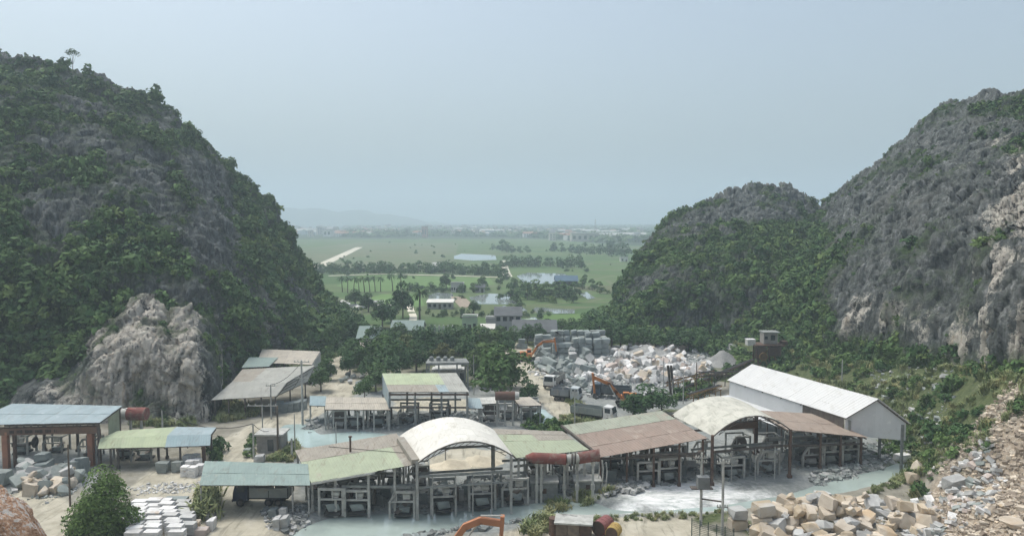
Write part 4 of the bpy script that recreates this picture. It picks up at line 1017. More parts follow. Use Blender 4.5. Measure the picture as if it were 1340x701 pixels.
# big grey double shed
A1 = P(276, 523, 3.6); A2 = P(361, 518, 3.6); B1 = P(304, 499, 5.2); B2 = P(375, 500.5, 5.2); C1 = P(317, 483, 5.6); C2 = P(412, 478, 5.6); D2 = P(402, 499, 3.6)
t = thing("yard_shed", "large grey folded-roof shed against the foot of the left hill", "shed", ((A1.x + C2.x) / 2, (A1.y + C2.y) / 2, 0))
roof(t, [A1, A2, B2, B1], [(0, 1, GREYSH)]); roof(t, [B1, B2, C2, C1], [(0, 1, lambda u: TAUPE if u < 0.3 else GREYSH)]); roof(t, [A2, D2, C2, B2], [(0, 1, GREYSH)], name="roof")
posts(t, [A1, A2, C2, C1], [(.04, .03), (.25, .03), (.5, .03), (.75, .03), (.97, .03), (.96, .4), (.96, .8), (.05, .5)], STEEL, 0.2)
q = Q((316, 481, 4.2), (352, 479, 4.2), (364, 467.5, 4.6), (326, 467, 4.6)); t = thing("yard_shed", "small blue-green roof tucked behind the large grey shed", "shed", basept(q)); roof(t, q, [(0, 1, TEAL)]); posts(t, q, [(.03, .04), (.97, .04), (.5, .04), (.97, .95), (.03, .95)], STEEL, .2)
q = Q((336, 474, 4.2), (408, 477, 4.2), (419, 459.5, 4.8), (343, 456.5, 4.8)); t = thing("yard_shed", "taupe roof shed at the back of the left yard", "shed", basept(q)); roof(t, q, [(0, 1, BEIGE)]); posts(t, q, [(.03, .04), (.97, .04), (.5, .04), (.97, .95), (.03, .95)], STEEL, .2)
a, b_ = bil(q, 1, 0), bil(q, 1, 1); MB().hexa([Vector((a.x, a.y, 0)), Vector((b_.x, b_.y, 0)), Vector((b_.x + .1, b_.y, 0)), Vector((a.x + .1, a.y, 0)), a - Vector((0, 0, .2)), b_ - Vector((0, 0, .2)), b_ + Vector((.1, 0, -.2)), a + Vector((.1, 0, -.2))]).build("wall_panel", PALEP, t)
# red tank behind the gantry shed
a = P(160, 541, 5.2); b_ = P(192, 541, 5.2)
t = thing("red_tank", "red cylinder tank on a stand behind the blue-grey shed", "tank", (a.x, a.y, 0))
MB().tube(a + Vector((0.9, 0, 0)), b_, 0.95, n=20).build("tank_body", REDP, t); MB().tube(a, a + Vector((0.9, 0, 0)), 0.78, 0.93, n=20).build("end_cap", PALEP, t)
for dx in (1.2, 2.8): MB().box((a.x + dx, a.y, 2.1), (0.25, 0.4, 4.2)).build("stand_leg", CONC, t)
# concrete hut
g0 = G(336, 592); g1 = G(368, 592); wz = 2.6
t = thing("pump_hut", "small flat-roofed concrete hut with a dark panel painted as the shade inside its door", "hut", (g0.x, g0.y, 0))
wd = g1.x - g0.x; MB().box((g0.x + wd / 2, g0.y + 1.5, wz / 2 - .1), (wd, 3.0, wz)).build("wall", PLASTER, t)
MB().box((g0.x + wd / 2, g0.y + 1.5, wz + .05), (wd + .6, 3.6, 0.22)).build("roof_slab", CONC, t); MB().box((g0.x + wd * .56, g0.y - .01, 1.1), (0.85, 0.08, 1.7)).build("doorway_shade", GLASS, t)  # dark panel on the solid wall stands for the shade inside the door

# ================================================================== STONES
rst = random.Random(5)
def rock_mesh(kind, k):
    r = random.Random(1000 + k * 17 + (0 if kind == "block" else 500)); bm = bmesh.new(); pts = []
    if kind == "block":
        for sx in (-1, 1):
            for sy in (-1, 1):
                for sz in (-1, 1):
                    j = lambda: r.uniform(0.66, 1.0)
                    c = Vector((sx * j(), sy * j(), sz * j())) * 0.5
                    e = r.uniform(0.06, 0.22)
                    for ax_ in range(3):
                        p = c.copy(); p[ax_] *= 1 - e * r.uniform(0.6, 2.0); pts.append(p)
    elif kind == "slab":
        for sx in (-1, 1):
            for sy in (-1, 1):
                for sz in (-1, 1): pts.append(Vector((sx * r.uniform(.94, 1), sy * r.uniform(.94, 1), sz)) * 0.5)
    else:
        for i in range(15):
            d = Vector((r.gauss(0, 1), r.gauss(0, 1), r.gauss(0, 1))).normalized()
            m_ = max(abs(d.x), abs(d.y), abs(d.z)); d = d * (0.55 + 0.45 / m_ * r.uniform(.6, 1)) * 0.5
            pts.append(d)
    for p in pts: bm.verts.new(p)
    res = bmesh.ops.convex_hull(bm, input=bm.verts)
    bmesh.ops.delete(bm, geom=[v for v in bm.verts if not v.link_faces], context='VERTS')
    bmesh.ops.recalc_face_normals(bm, faces=bm.faces)
    me = bpy.data.meshes.new(kind); bm.to_mesh(me); bm.free()
    me.update(); return me
_rockc = {}
def rock(kind, k, mat):
    key = (kind, k, mat.name)
    if key not in _rockc:
        b0 = (kind, k)
        if b0 not in _rockc: _rockc[b0] = rock_mesh(kind, k)
        me = _rockc[b0].copy(); me.materials.append(mat); _rockc[key] = me
    return _rockc[key]
def stone_mat(name, a, b_, g, gth=(0.5, 0.68)):
    return M(name, a, b_, 1.4, 6, 0.9, 0.35, g, 0.7, gth, 0.05)
S_TAN = stone_mat("tan_quarry_stone", (0.60, 0.53, 0.44), (0.48, 0.41, 0.32), (0.50, 0.38, 0.25), (0.52, 0.68))
S_OCHRE = stone_mat("ochre_stone", (0.50, 0.425, 0.32), (0.45, 0.36, 0.25), (0.55, 0.52, 0.47))
S_GREYW = stone_mat("grey_white_stone", (0.50, 0.50, 0.48), (0.38, 0.38, 0.37), (0.30, 0.29, 0.27), (0.56, 0.72))
S_WHITE = stone_mat("white_marble", (0.72, 0.71, 0.69), (0.58, 0.57, 0.55), (0.50, 0.40, 0.32), (0.58, 0.74))
S_PINK = stone_mat("pink_marble", (0.54, 0.46, 0.41), (0.45, 0.375, 0.33), (0.62, 0.59, 0.56), (0.50, 0.66))
S_GREEN = stone_mat("grey_green_stone", (0.31, 0.34, 0.32), (0.23, 0.255, 0.24), (0.42, 0.43, 0.41), (0.54, 0.70))
S_BLUEG = stone_mat("cut_grey_stone", (0.28, 0.315, 0.305), (0.23, 0.26, 0.255), (0.36, 0.38, 0.37), (0.56, 0.72))
S_DARK = stone_mat("dark_wet_stone", (0.22, 0.235, 0.225), (0.155, 0.165, 0.16), (0.28, 0.285, 0.275))
S_BROWN = stone_mat("brown_rubble_stone", (0.33, 0.275, 0.215), (0.25, 0.20, 0.155), (0.40, 0.36, 0.30))
S_ORANGE = stone_mat("orange_rock", (0.40, 0.215, 0.115), (0.33, 0.18, 0.10), (0.56, 0.46, 0.38), (0.50, 0.62))
def stone(name, kind, mat, c, dim, rz, tilt=(0, 0), label=None, cat=None, group=None, parent=None):
    o = bpy.data.objects.new(name, rock(kind, rst.randrange(9), mat)); COL.objects.link(o)
    o.location = c; o.scale = dim; o.rotation_euler = (tilt[0], tilt[1], rz)
    if parent is not None: o.parent = parent
    return tag(o, label, cat, group)

class Pile:
    """drops stones one after another onto the ground and onto each other"""
    def __init__(s, x0, y0, x1, y1, cell=0.35, floor=None):
        s.x0, s.y0, s.c = x0, y0, cell; s.nx = int((x1 - x0) / cell) + 1; s.ny = int((y1 - y0) / cell) + 1
        X, Y = np.meshgrid(x0 + cell * np.arange(s.nx), y0 + cell * np.arange(s.ny), indexing='ij')
        s.H = terrain(X.ravel(), Y.ravel()).reshape(s.nx, s.ny) if floor is None else floor(X, Y)
        s.X, s.Y = X, Y
    def drop(s, x, y, r, h, target=None, sink=0.12):
        m = (s.X - x) ** 2 + (s.Y - y) ** 2 < (r * 0.8) ** 2
        if not m.any(): return None
        hh = np.sort(s.H[m]); z = hh[int(len(hh) * 0.55)] - sink * h
        if target is not None and z + h > target: return None
        s.H[m] = np.maximum(s.H[m], z + h * 0.93)
        return z + h / 2
CW = {'tan_quarry_stone': 'tan', 'ochre_stone': 'ochre', 'grey_white_stone': 'pale grey', 'white_marble': 'white', 'pink_marble': 'pinkish', 'grey_green_stone': 'grey-green', 'cut_grey_stone': 'bluish grey', 'dark_wet_stone': 'dark', 'brown_rubble_stone': 'brown'}
def heap(name, label, cat, group, kind, mats, poly, n, size, T, tilt=0.35, flat=0.75, seed=1, order=None):
    r = random.Random(seed)
    xs = [p[0] for p in poly]; ys = [p[1] for p in poly]
    pile = Pile(min(xs) - 3, min(ys) - 3, max(xs) + 3, max(ys) + 3); made = 0; tries = 0
    while made < n and tries < n * 30:
        tries += 1; x = r.uniform(min(xs), max(xs)); y = r.uniform(min(ys), max(ys))
        if sdist(np.array([x]), np.array([y]), poly)[0] > 0: continue
        sz = r.uniform(*size); d = (sz * r.uniform(.9, 1.25), sz * r.uniform(.75, 1.05), sz * flat * r.uniform(.8, 1.15))
        z = pile.drop(x, y, sz / 2, d[2], gz(x, y) + T(x, y))
        if z is None: continue
        mt = r.choice(mats); fx_ = (x - min(xs)) / (max(xs) - min(xs)); fy_ = (y - min(ys)) / (max(ys) - min(ys)); zr = z - gz(x, y)
        big = "large" if sz > size[0] + .66 * (size[1] - size[0]) else ("small" if sz < size[0] + .33 * (size[1] - size[0]) else "middling")
        where = ["far left", "left centre", "right centre", "far right"][min(3, int(fx_ * 4))] + (", near side" if fy_ < .34 else (", far side" if fy_ > .66 else "")) + (", high up" if zr > 2.2 else "")
        lb = f"{big} {CW[mt.name]} {label}, {where}"
        stone(name, kind if isinstance(kind, str) else r.choice(kind), mt, (x, y, z), d, r.uniform(0, 6.28), (r.uniform(-tilt, tilt), r.uniform(-tilt, tilt)), lb, cat, group + ": " + where)
        made += 1
    return made

# tan block heap in the right foreground
poly = PP([(1010, 672), (1065, 664), (1130, 657), (1180, 664), (1215, 690), (1225, 730), (1040, 735), (985, 730), (985, 700)])
heap("quarry_block", "block in the front heap", "stone block", "tan blocks heaped on the right front bank", ["block", "boulder"], [S_TAN, S_TAN, S_TAN, S_OCHRE, S_GREYW],
     poly, 150, (0.9, 2.4), lambda x, y: 2.2 * math.exp(-((x - 37) / 12) ** 2 - ((y - 80) / 6) ** 2) + 1.0, seed=3, tilt=0.45)
# the two block stacks standing apart
g = G(966, 690); b0 = stone("quarry_block", "block", S_TAN, (g.x, g.y, 0.75), (2.1, 1.8, 1.6), 0.1, (0, 0), "red-streaked tan block at the bottom of the left two-block stack", "stone block")
stone("quarry_block", "block", S_GREYW, (g.x - .05, g.y, 2.1), (2.1, 1.8, 1.25), 0.25, (.04, .05), "cream block on top of the left two-block stack", "stone block")
g = G(998, 694); stone("quarry_block", "block", S_DARK, (g.x - .3, g.y, 0.6), (2.2, 1.9, 1.3), .3, (0, .05), "dark block at the bottom of the three-block stack", "stone block")
stone("quarry_block", "block", S_TAN, (g.x - .1, g.y, 1.85), (2.3, 1.9, 1.3), -.15, (.05, -.04), "middle block of the three-block stack by the slurry bank", "stone block")
stone("quarry_block", "block", S_OCHRE, (g.x + .15, g.y, 3.15), (2.4, 1.9, 1.4), .2, (.03, .06), "ochre topmost block of the three-block stack by the slurry bank", "stone block")
# lone boulders on the right slope
for px, py, w, h, mt, lab in [(1206, 618, 2.8, 2.0, S_TAN, "squat tan boulder, upper of a pair beside the channel end"), (1194, 634, 2.3, 2.1, S_OCHRE, "ochre boulder, lower of a pair beside the channel end"),
                          (1229, 620, 1.7, 1.2, S_WHITE, "white-topped block perched above the channel end"), (1222, 624, 1.8, 1.2, S_PINK, "brownish slab leaning under the white-topped block"),
                          (1248, 612, 3.4, 1.4, S_PINK, "long flat pinkish boulder high on the rubble slope"), (1268, 585, 1.9, 1.3, S_WHITE, "white boulder below the grassy slope"),
                          (1251, 640, 2.6, 1.7, S_GREYW, "flat-topped grey-white block on the tan clearing"), (1182, 602, 2.2, 1.1, S_WHITE, "white slab lying in weeds by the warehouse"),
                          (1302, 647, 1.8, 1.1, S_OCHRE, "ochre stone lying alone on brown rubble"), (1325, 690, 2.6, 1.2, S_TAN, "broad tan boulder in the bottom right corner")]:
    g = G(px, py); stone("boulder", "block" if mt in (S_GREYW, S_WHITE) else "boulder", mt, (g.x, g.y, g.z + h * .4), (w, w * .8, h), rst.uniform(-.4, .4), (rst.uniform(-.1, .1), rst.uniform(-.1, .1)), lab, "boulder")
# grey-white broken slabs between heap and slope
poly = PP([(1165, 668), (1215, 652), (1290, 655), (1315, 690), (1290, 730), (1190, 730)])
heap("stone_offcut", "broken slab in the right foreground rubble", "stone slab", "pale broken slabs in the right foreground", ["slab", "boulder", "block"], [S_GREYW, S_GREYW, S_GREYW, S_WHITE, S_PINK, S_GREEN], poly, 260, (0.45, 1.15), lambda x, y: 1.4, tilt=0.6, flat=0.45, seed=4)

# white and pink marble heap in the middle distance
poly = PP([(745, 497), (775, 480), (790, 466), (850, 460), (905, 462), (932, 480), (930, 500), (880, 508), (815, 505)])
heap("marble_boulder", "marble boulder in the mid-yard heap", "boulder", "white and pink marble boulders heaped mid-yard", ["boulder", "block"], [S_WHITE, S_WHITE, S_WHITE, S_PINK, S_TAN, S_GREYW, S_GREYW],
     poly, 300, (0.9, 2.6), lambda x, y: 2.0 + .6 * math.exp(-((x - 38) / 16) ** 2 - ((y - 188) / 14) ** 2), seed=6, tilt=0.6)
poly = PP([(692, 480), (712, 468), (770, 470), (785, 490), (760, 512), (740, 505), (715, 490)])
heap("green_boulder", "boulder by the right-hand road", "boulder", "grey-green boulders along the right-hand road", ["boulder", "block"], [S_GREEN, S_GREEN, S_GREYW, S_BLUEG], poly, 95, (1.2, 2.6), lambda x, y: 3.0, seed=8, tilt=0.6)
# stacked squared blocks
wall_c = [(700, 466), (722, 468), (748, 467), (775, 466), (796, 464)]
W0 = [G(*c) for c in wall_c]; cnt = 0
for row in range(3):
    for i in range(len(W0) - 1):
        a, b_ = W0[i], W0[i + 1]; L_ = (b_ - a).length; nb2 = max(1, round(L_ / 2.0)); bw = L_ / nb2
        for k in range(nb2):
            c = a + (b_ - a) * ((k + .5) / nb2) + Vector((rst.uniform(-.15, .15), row * 2.6 + rst.uniform(-.3, .3), 0))
            top = [2, 3, 4, 4][i] + row + rst.choice((-1, 0, 0, 0)); top = max(1, min(5, top))
            for lv in range(top):
                if row < 2 and lv < top - 3 and row > 0: continue
                stone("cut_block", "block", rst.choice((S_BLUEG, S_BLUEG, S_GREEN)), (c.x + rst.uniform(-.12, .12), c.y, 0.6 + lv * 1.22), (bw * rst.uniform(1.0, 1.12), 2.3, 1.30), rst.uniform(-.07, .07), (0, 0),
                      f"squared grey-green block in the {['bottom', 'second', 'third', 'fourth', 'fifth'][lv]} course of the stacked wall, {['left end', 'left of centre', 'right of centre', 'right end'][i]}", "stone block", "grey-green blocks stacked into a wall"); cnt += 1
for px, py in ((680, 452), (686, 452), (683, 446)):
    g = G(px, 456); stone("cut_block", "block", S_BLUEG, (g.x, g.y, .7 if py > 450 else 2.0), (1.9, 2, 1.4), 0.05, (0, 0), "grey block in the trio behind the far excavator", "stone block", "three grey blocks behind the far excavator")
# grey boulders below the gantry shed
poly = PP([(22, 636), (30, 618), (60, 612), (110, 612), (104, 634), (80, 652), (40, 648)])
heap("grey_boulder", "boulder before the orange gantry", "boulder", "grey boulders before the orange gantry", ["boulder", "block"], [S_GREEN, S_GREYW, S_TAN, S_GREEN], poly, 46, (1.0, 2.5), lambda x, y: 2.2, seed=10, tilt=.5)
def blocks(lst, name, label, cat, group=None):
    for (px, py, z, dx, dy, dz, mt, lab) in lst:
        g = G(px, py); stone(name, "block" if dz > .5 else "slab", mt, (g.x, g.y, g.z + z + dz / 2 - .05), (dx, dy, dz), rst.uniform(-.1, .1), (0, 0), lab or label, cat, None if lab else group)
blocks([(57, 625, 0, 2.4, 3, 1.1, S_BLUEG, "wide cut block, bottom of the stack under the gantry"), (58, 622, 1.05, 2.2, 2.6, 1.0, S_BLUEG, "middle cut block of the stack under the gantry"), (57, 620, 2.0, 1.9, 2.2, 1.0, S_BLUEG, "top cut block of the stack under the gantry"),
        (100, 622, 0, 1.4, 2, 2.2, S_BLUEG, "tall cut block left of the pair near the round tree"), (108, 620, 0, 1.5, 2, 2.5, S_BLUEG, "tall cut block right of the pair near the round tree"),
        (3, 634, 0, 2.2, 2.4, 2.0, S_GREEN, "large cut block at the left frame edge below the gantry"),
        (214, 617, 0, 1.7, 1.6, 1.5, S_GREEN, "left of two grey-green blocks under the bent awning"), (233, 616, 0, 1.7, 1.6, 1.5, S_GREEN, "right of two grey-green blocks under the bent awning"),
        (363, 690, 0, .85, 1.5, 1.3, S_GREYW, "left of two upright pale blocks beside the lane"), (373, 689, 0, .85, 1.5, 1.3, S_GREYW, "right of two upright pale blocks beside the lane"), (358, 676, 0, 1.1, 1.2, 1.1, S_BLUEG, "dark block behind the two upright pale blocks"),
        (371, 676, 0, 1.1, 1.2, 1.2, S_GREYW, "pale block behind the two upright pale blocks"), (277, 692, 0, .8, 1.4, 1.3, S_WHITE, "white block standing on the left edge of the lane"),
        (254, 690, 0, 1.5, 1.1, .9, S_TAN, "tan broken slab leaning by the reeds"), (263, 699, 0, 1.7, 1.2, .8, S_PINK, "brown broken slab at the bottom edge by the lane"),
        (277, 668, 0, .9, 1.3, .8, S_WHITE, "upper of two white blocks in the reeds by the lane"), (276, 678, 0, .9, 1.3, .9, S_GREYW, "lower of two white blocks in the reeds by the lane"),
        (340, 603, 0, 1.6, 1.4, 1.0, S_GREYW, "pale block in the grass below the concrete hut"), (324, 592, 0, 1.0, 1.2, .7, S_GREEN, "small mossy block beside the concrete hut")], "cut_block", None, "stone block")
# blocks and slab bundles
def bundle(c, w, dp, n_, th, mat, label, group, rz=0.0, name="slab_bundle", lean=0):
    t = thing(name, label, "stone slabs", (c.x, c.y, c.z), rz, group)
    for k in range(n_):
        o = stone("slab", "slab", mat, ((k - n_ / 2 + .5) * (w / n_) if lean else rst.uniform(-.04, .04), rst.uniform(-.04, .04), th * .5 if lean else (k + .5) * th), (w / n_ * .86, dp, th) if lean else (w, dp, th * .93), 0, (0, 0), parent=t)
    return t
ORD2 = ['first', 'second', 'third', 'fourth', 'fifth', 'sixth', 'seventh', 'eighth', 'ninth']
cols = [(171, 183, 8), (193, 205, 8), (214, 225, 9), (236, 243, 8)]
for ci, (xb, xt, n_) in enumerate(cols):
    for k in range(n_):
        f = k / (n_ - 1); px = (xt if ci < 2 else xt) + (xb - xt) * f * (1 if ci < 2 else -.8); py = 668 + 42 * f
        px = [(184, 176), (203, 200), (216, 232), (240, 249)][ci]; px = px[0] + (px[1] - px[0]) * f
        if ci == 3 and k > 5: continue
        g = G(px, py); bundle(g, 1.62, 1.05, 3, 0.42 + 0.1 * rst.random(), S_WHITE if ci < 3 else S_GREYW, ORD2[k] + " slab bundle from the back in the " + ["leftmost", "second", "third", "short rightmost"][ci] + " row of the lower yard",
                              ["leftmost row of slab bundles", "second row of slab bundles", "third row of slab bundles", "short right row of slab bundles"][ci], rst.uniform(-.07, .07))
for px, py, lab in ((167, 678, "slab bundle half hidden by the round tree, upper one"), (166, 690, "slab bundle half hidden by the round tree, lower one")):
    bundle(G(px, py), 1.3, 1.0, 3, .4, S_WHITE, lab, None)
for px, py, lab in ((226, 664, "dark grey slab bundle behind the third long row"), (237, 664, "grey slab bundle behind the short right row")):
    bundle(G(px, py), 1.6, 1.1, 3, .42, S_BLUEG, lab, None)
k = 0
for px, py in ((243, 622), (253, 623), (249, 614), (258, 613), (262, 620), (256, 606), (246, 607)):
    bundle(G(px, py), 1.0, 1.1, 3, .45, S_WHITE, "white slab bundle on the pallets at the right end of the bent awning", "white bundles at the awning end", rst.uniform(-.1, .1)); k += 1
for px, py in ((425, 493), (430, 491), (433, 487), (372, 539), (379, 538), (387, 537), (395, 535), (364, 537)):
    bundle(G(px, py), 1.6, 1.6, 3, .55, S_BLUEG, "grey slab bundle beside the lane at the big grey shed" if px < 400 else "grey slab bundle stacked where the left lane bends", "bundles by the grey shed" if px < 400 else "bundles at the lane bend")
for i, (px, py) in enumerate(((447, 500), (452, 497), (458, 502), (462, 495), (470, 503), (478, 500), (486, 505), (480, 510), (466, 511), (492, 497), (456, 492), (474, 494))):
    g = G(px, py); stone("grey_boulder", "boulder", rst.choice((S_GREEN, S_GREYW, S_BLUEG)), (g.x, g.y, g.z + .45), (1.9, 1.5, 1.1), rst.uniform(0, 6), (.2, .1), "grey stone strewn behind the beige canopy", "boulder", "grey stones behind the beige canopy")

# near boulder on the camera's own hillside, bottom left
cb = PD(8, 690, 24.0)
bmn = bmesh.new(); bmesh.ops.create_icosphere(bmn, subdivisions=6, radius=1.0)
vv = np.array([v.co[:] for v in bmn.verts]); ff = np.array([[v.index for v in f.verts] for f in bmn.faces]); bmn.free()
dd = np.sign(vv) * np.abs(vv) ** 0.7
dsp = 0.16 * fbm(vv[:, 0] * 1.6, vv[:, 1] * 1.6, vv[:, 2] * 1.6, 3) + 0.05 * ridged(vv[:, 0] * 5, vv[:, 1] * 5, vv[:, 2] * 3, 3) + 0.02 * fbm(vv[:, 0] * 22, vv[:, 1] * 22, vv[:, 2] * 22, 3)
dd = dd * (1 + dsp)[:, None]
sh = np.clip(1.0 - dd[:, 2], 0, 2); dd[:, 0] *= 0.30 + 0.85 * sh ** 0.9; dd = dd * np.array([1.7, 1.6, 2.2])
nbm = bpy.data.materials.new("near_orange_rock"); nt, n, l, b = nodes(nbm); tcn = n.new("ShaderNodeTexCoord"); pos = tcn.outputs["Object"]
n1 = _noise(n, l, pos, 2.0, 8, .68, .5); n2 = _noise(n, l, pos, 9.0, 8, .7)
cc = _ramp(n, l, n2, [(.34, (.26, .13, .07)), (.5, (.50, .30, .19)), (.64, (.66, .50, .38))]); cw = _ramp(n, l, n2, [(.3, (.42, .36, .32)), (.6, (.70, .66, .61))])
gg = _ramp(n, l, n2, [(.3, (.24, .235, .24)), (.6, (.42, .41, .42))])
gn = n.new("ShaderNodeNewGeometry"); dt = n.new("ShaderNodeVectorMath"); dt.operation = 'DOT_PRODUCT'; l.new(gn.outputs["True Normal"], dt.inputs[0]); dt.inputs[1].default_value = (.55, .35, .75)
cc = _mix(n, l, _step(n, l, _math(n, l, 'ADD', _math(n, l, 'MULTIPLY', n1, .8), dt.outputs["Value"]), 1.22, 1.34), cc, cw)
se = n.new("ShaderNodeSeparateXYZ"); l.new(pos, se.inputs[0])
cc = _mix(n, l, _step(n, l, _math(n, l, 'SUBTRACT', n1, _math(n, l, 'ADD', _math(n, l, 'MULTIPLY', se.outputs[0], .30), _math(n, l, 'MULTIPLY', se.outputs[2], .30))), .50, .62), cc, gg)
l.new(cc, b.inputs["Base Color"]); b.inputs["Roughness"].default_value = .9; _bump(n, l, n2, .9, .12, b)
tp = PD(0, 641, 24.0)
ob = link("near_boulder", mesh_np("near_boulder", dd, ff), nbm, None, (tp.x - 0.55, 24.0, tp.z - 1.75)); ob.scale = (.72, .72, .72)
tag(ob, "orange and white rock close to the camera in the bottom left corner", "boulder")

# uncountable rubble
rub = []
for k in range(5):
    o = bpy.data.objects.new("rubble_form", rock_mesh("boulder" if k % 2 else "slab", 20 + k)); rub.append(o)
def rub_set(mat):
    out = []
    for o in rub:
        c = bpy.data.objects.new("rubble_form", o.data.copy()); c.data.materials.append(mat); out.append(c)
    return out
def spread(name, label, poly, n_, smin, smax, mats, seed, zoff=0.0, flat=.7, bias=3.0):
    r = np.random.default_rng(seed); xs = np.array([p[0] for p in poly]); ys = np.array([p[1] for p in poly])
    X = r.uniform(xs.min(), xs.max(), n_ * 3); Y = r.uniform(ys.min(), ys.max(), n_ * 3)
    k = sdist(X, Y, poly) < 1.2 * fbm(X / 3, Y / 3, 0 * X + seed, 2); X, Y = X[k][:n_], Y[k][:n_]
    s = smin + (smax - smin) * r.random(len(X)) ** bias
    pr = []
    for m_ in mats: pr += rub_set(m_)
    return scatter(name, np.stack([X, Y, terrain(X, Y) + zoff + 0.12 * s], 1), np.stack([s * r.uniform(.8, 1.3, len(X)), s, s * flat * r.uniform(.6, 1.2, len(X))], 1), pr, label, "rubble", seed)
spread("slope_rubble", "brown and cream rubble covering the slope at the lower right", PP([(1215, 645), (1240, 615), (1290, 608), (1360, 598), (1420, 630), (1400, 740), (1230, 740), (1160, 660)], 2), 11000, .06, .66, [S_BROWN, S_BROWN, S_TAN, S_TAN], 31, bias=3.6)
spread("heap_fines", "small chips and dust stones filling the tan block heap", PP([(985, 700), (1000, 675), (1065, 660), (1130, 652), (1190, 660), (1230, 690), (1230, 735), (985, 735)]), 3000, .08, .6, [S_TAN, S_BROWN, S_GREYW], 42)
spread("bank_rubble", "dark broken offcuts along the near bank of the channel", PP([(470, 706), (560, 696), (640, 684), (700, 676), (700, 681), (640, 690), (560, 701), (500, 712)]), 700, .15, .9, [S_DARK, S_BLUEG], 32)
spread("shed_rubble", "wet grey offcuts and slurry lumps lying under the front sheds", PP([(400, 672), (540, 668), (680, 655), (780, 640), (960, 628), (1050, 612), (1140, 598), (1150, 580), (1000, 585), (800, 610), (560, 635), (400, 650)]), 3600, .12, .9, [S_DARK, S_DARK, S_BLUEG], 33, bias=4)
spread("slurry_rubble", "pale chips heaped beside the white slurry", PP([(790, 652), (805, 636), (830, 628), (850, 634), (830, 650)]), 600, .15, .7, [S_DARK, S_GREYW], 34, .25)
spread("bank_chips", "pale stones strewn on the bank below the brown-roofed shed", PP([(1050, 625), (1090, 608), (1150, 585), (1190, 590), (1150, 612), (1080, 632)]), 900, .12, .8, [S_GREYW, S_DARK, S_GREEN], 35)
spread("yard_chips", "pale chips scattered across the left yard", PP([(160, 640), (215, 630), (270, 630), (262, 640), (180, 648)]), 380, .1, .4, [S_GREYW, S_WHITE], 36)
spread("middle_rubble", "grey offcuts lying around the middle row of saws", PP([(400, 566), (430, 556), (520, 560), (620, 555), (710, 548), (700, 535), (500, 545), (400, 548)]), 1000, .2, 1.0, [S_BLUEG, S_GREYW, S_DARK], 37)
spread("slope_stones", "pale stones scattered on the grassy slope above the warehouse", PP([(1110, 520), (1150, 490), (1230, 490), (1260, 540), (1230, 600), (1190, 590), (1180, 540)], 3), 700, .12, 1.0, [S_GREYW, S_GREEN, S_GREEN], 38, bias=4)
spread("yard_rubble", "small grey stones around the marble heap", PP([(690, 485), (760, 460), (930, 465), (940, 510), (820, 525), (740, 515)]), 4200, .12, .9, [S_GREYW, S_GREEN, S_WHITE, S_GREYW], 39)
spread("hut_rubble", "grey stones around the boulders before the gantry", PP([(10, 640), (30, 615), (110, 610), (105, 640), (60, 660)]), 400, .15, .7, [S_GREEN, S_GREYW], 40)
spread("lane_chips", "loose stones at the edge of the dirt lane under the teal canopy", PP([(340, 668), (372, 660), (400, 665), (398, 690), (380, 700), (350, 690)]), 350, .12, .7, [S_GREYW, S_DARK], 41)

# heaps of sand and gravel
def cone_heap(name, label, px, py, rad, h, mat, seed, cat="heap"):
    g = G(px, py); na, nr = 40, 12; vs = []; 
    for i in range(nr + 1):
        for j in range(na):
            f = i / nr; t_ = 2 * math.pi * j / na; rr2 = rad * f
            vs.append((rr2 * math.cos(t_), rr2 * math.sin(t_) * .85, h * (0.5 + 0.5 * math.cos(math.pi * f ** .8))))
    vs = np.array(vs); vs[:, 2] += 0.22 * h * fbm(vs[:, 0] / rad * 2 + seed, vs[:, 1] / rad * 2, vs[:, 2] * 0, 4) * (1 - (np.hypot(vs[:, 0], vs[:, 1]) / rad) ** 2).clip(0, 1); vs[:, :2] *= (1 + .12 * fbm(vs[:, 0] / rad * 2, vs[:, 1] / rad * 2 + seed, vs[:, 2] * 0, 2))[:, None]; vs[:, 2] -= .3
    fs = [(i * na + j, (i + 1) * na + j, (i + 1) * na + (j + 1) % na, i * na + (j + 1) % na) for i in range(nr) for j in range(na)]
    o = link(name, mesh_np(name, vs, fs, True), mat, None, g); return tag(o, label, cat, kind="structure")
SAND = M("sand", (0.56, 0.50, 0.385), (0.48, 0.425, 0.32), 1.2); GRAV = M("grey_gravel", (0.33, 0.33, 0.315), (0.26, 0.26, 0.25), 2.5)
cone_heap("sand_heap", "tan sand heap seen through the cream vault", 590, 609, 4.2, 1.3, SAND, 1); cone_heap("sand_heap", "low tan sand heap behind the right half of the vault", 628, 603, 4.6, 1.0, SAND, 2)
cone_heap("gravel_heap", "grey gravel heap sliding down beside the crusher", 944, 476, 6.5, 3.4, GRAV, 3); cone_heap("gravel_heap", "grey gravel mound on top of the marble yard", 850, 463, 10, 2.6, GRAV, 4)
cone_heap("gravel_heap", "second grey gravel cone high beside the crusher", 958, 464, 6.0, 3.2, GRAV, 5)

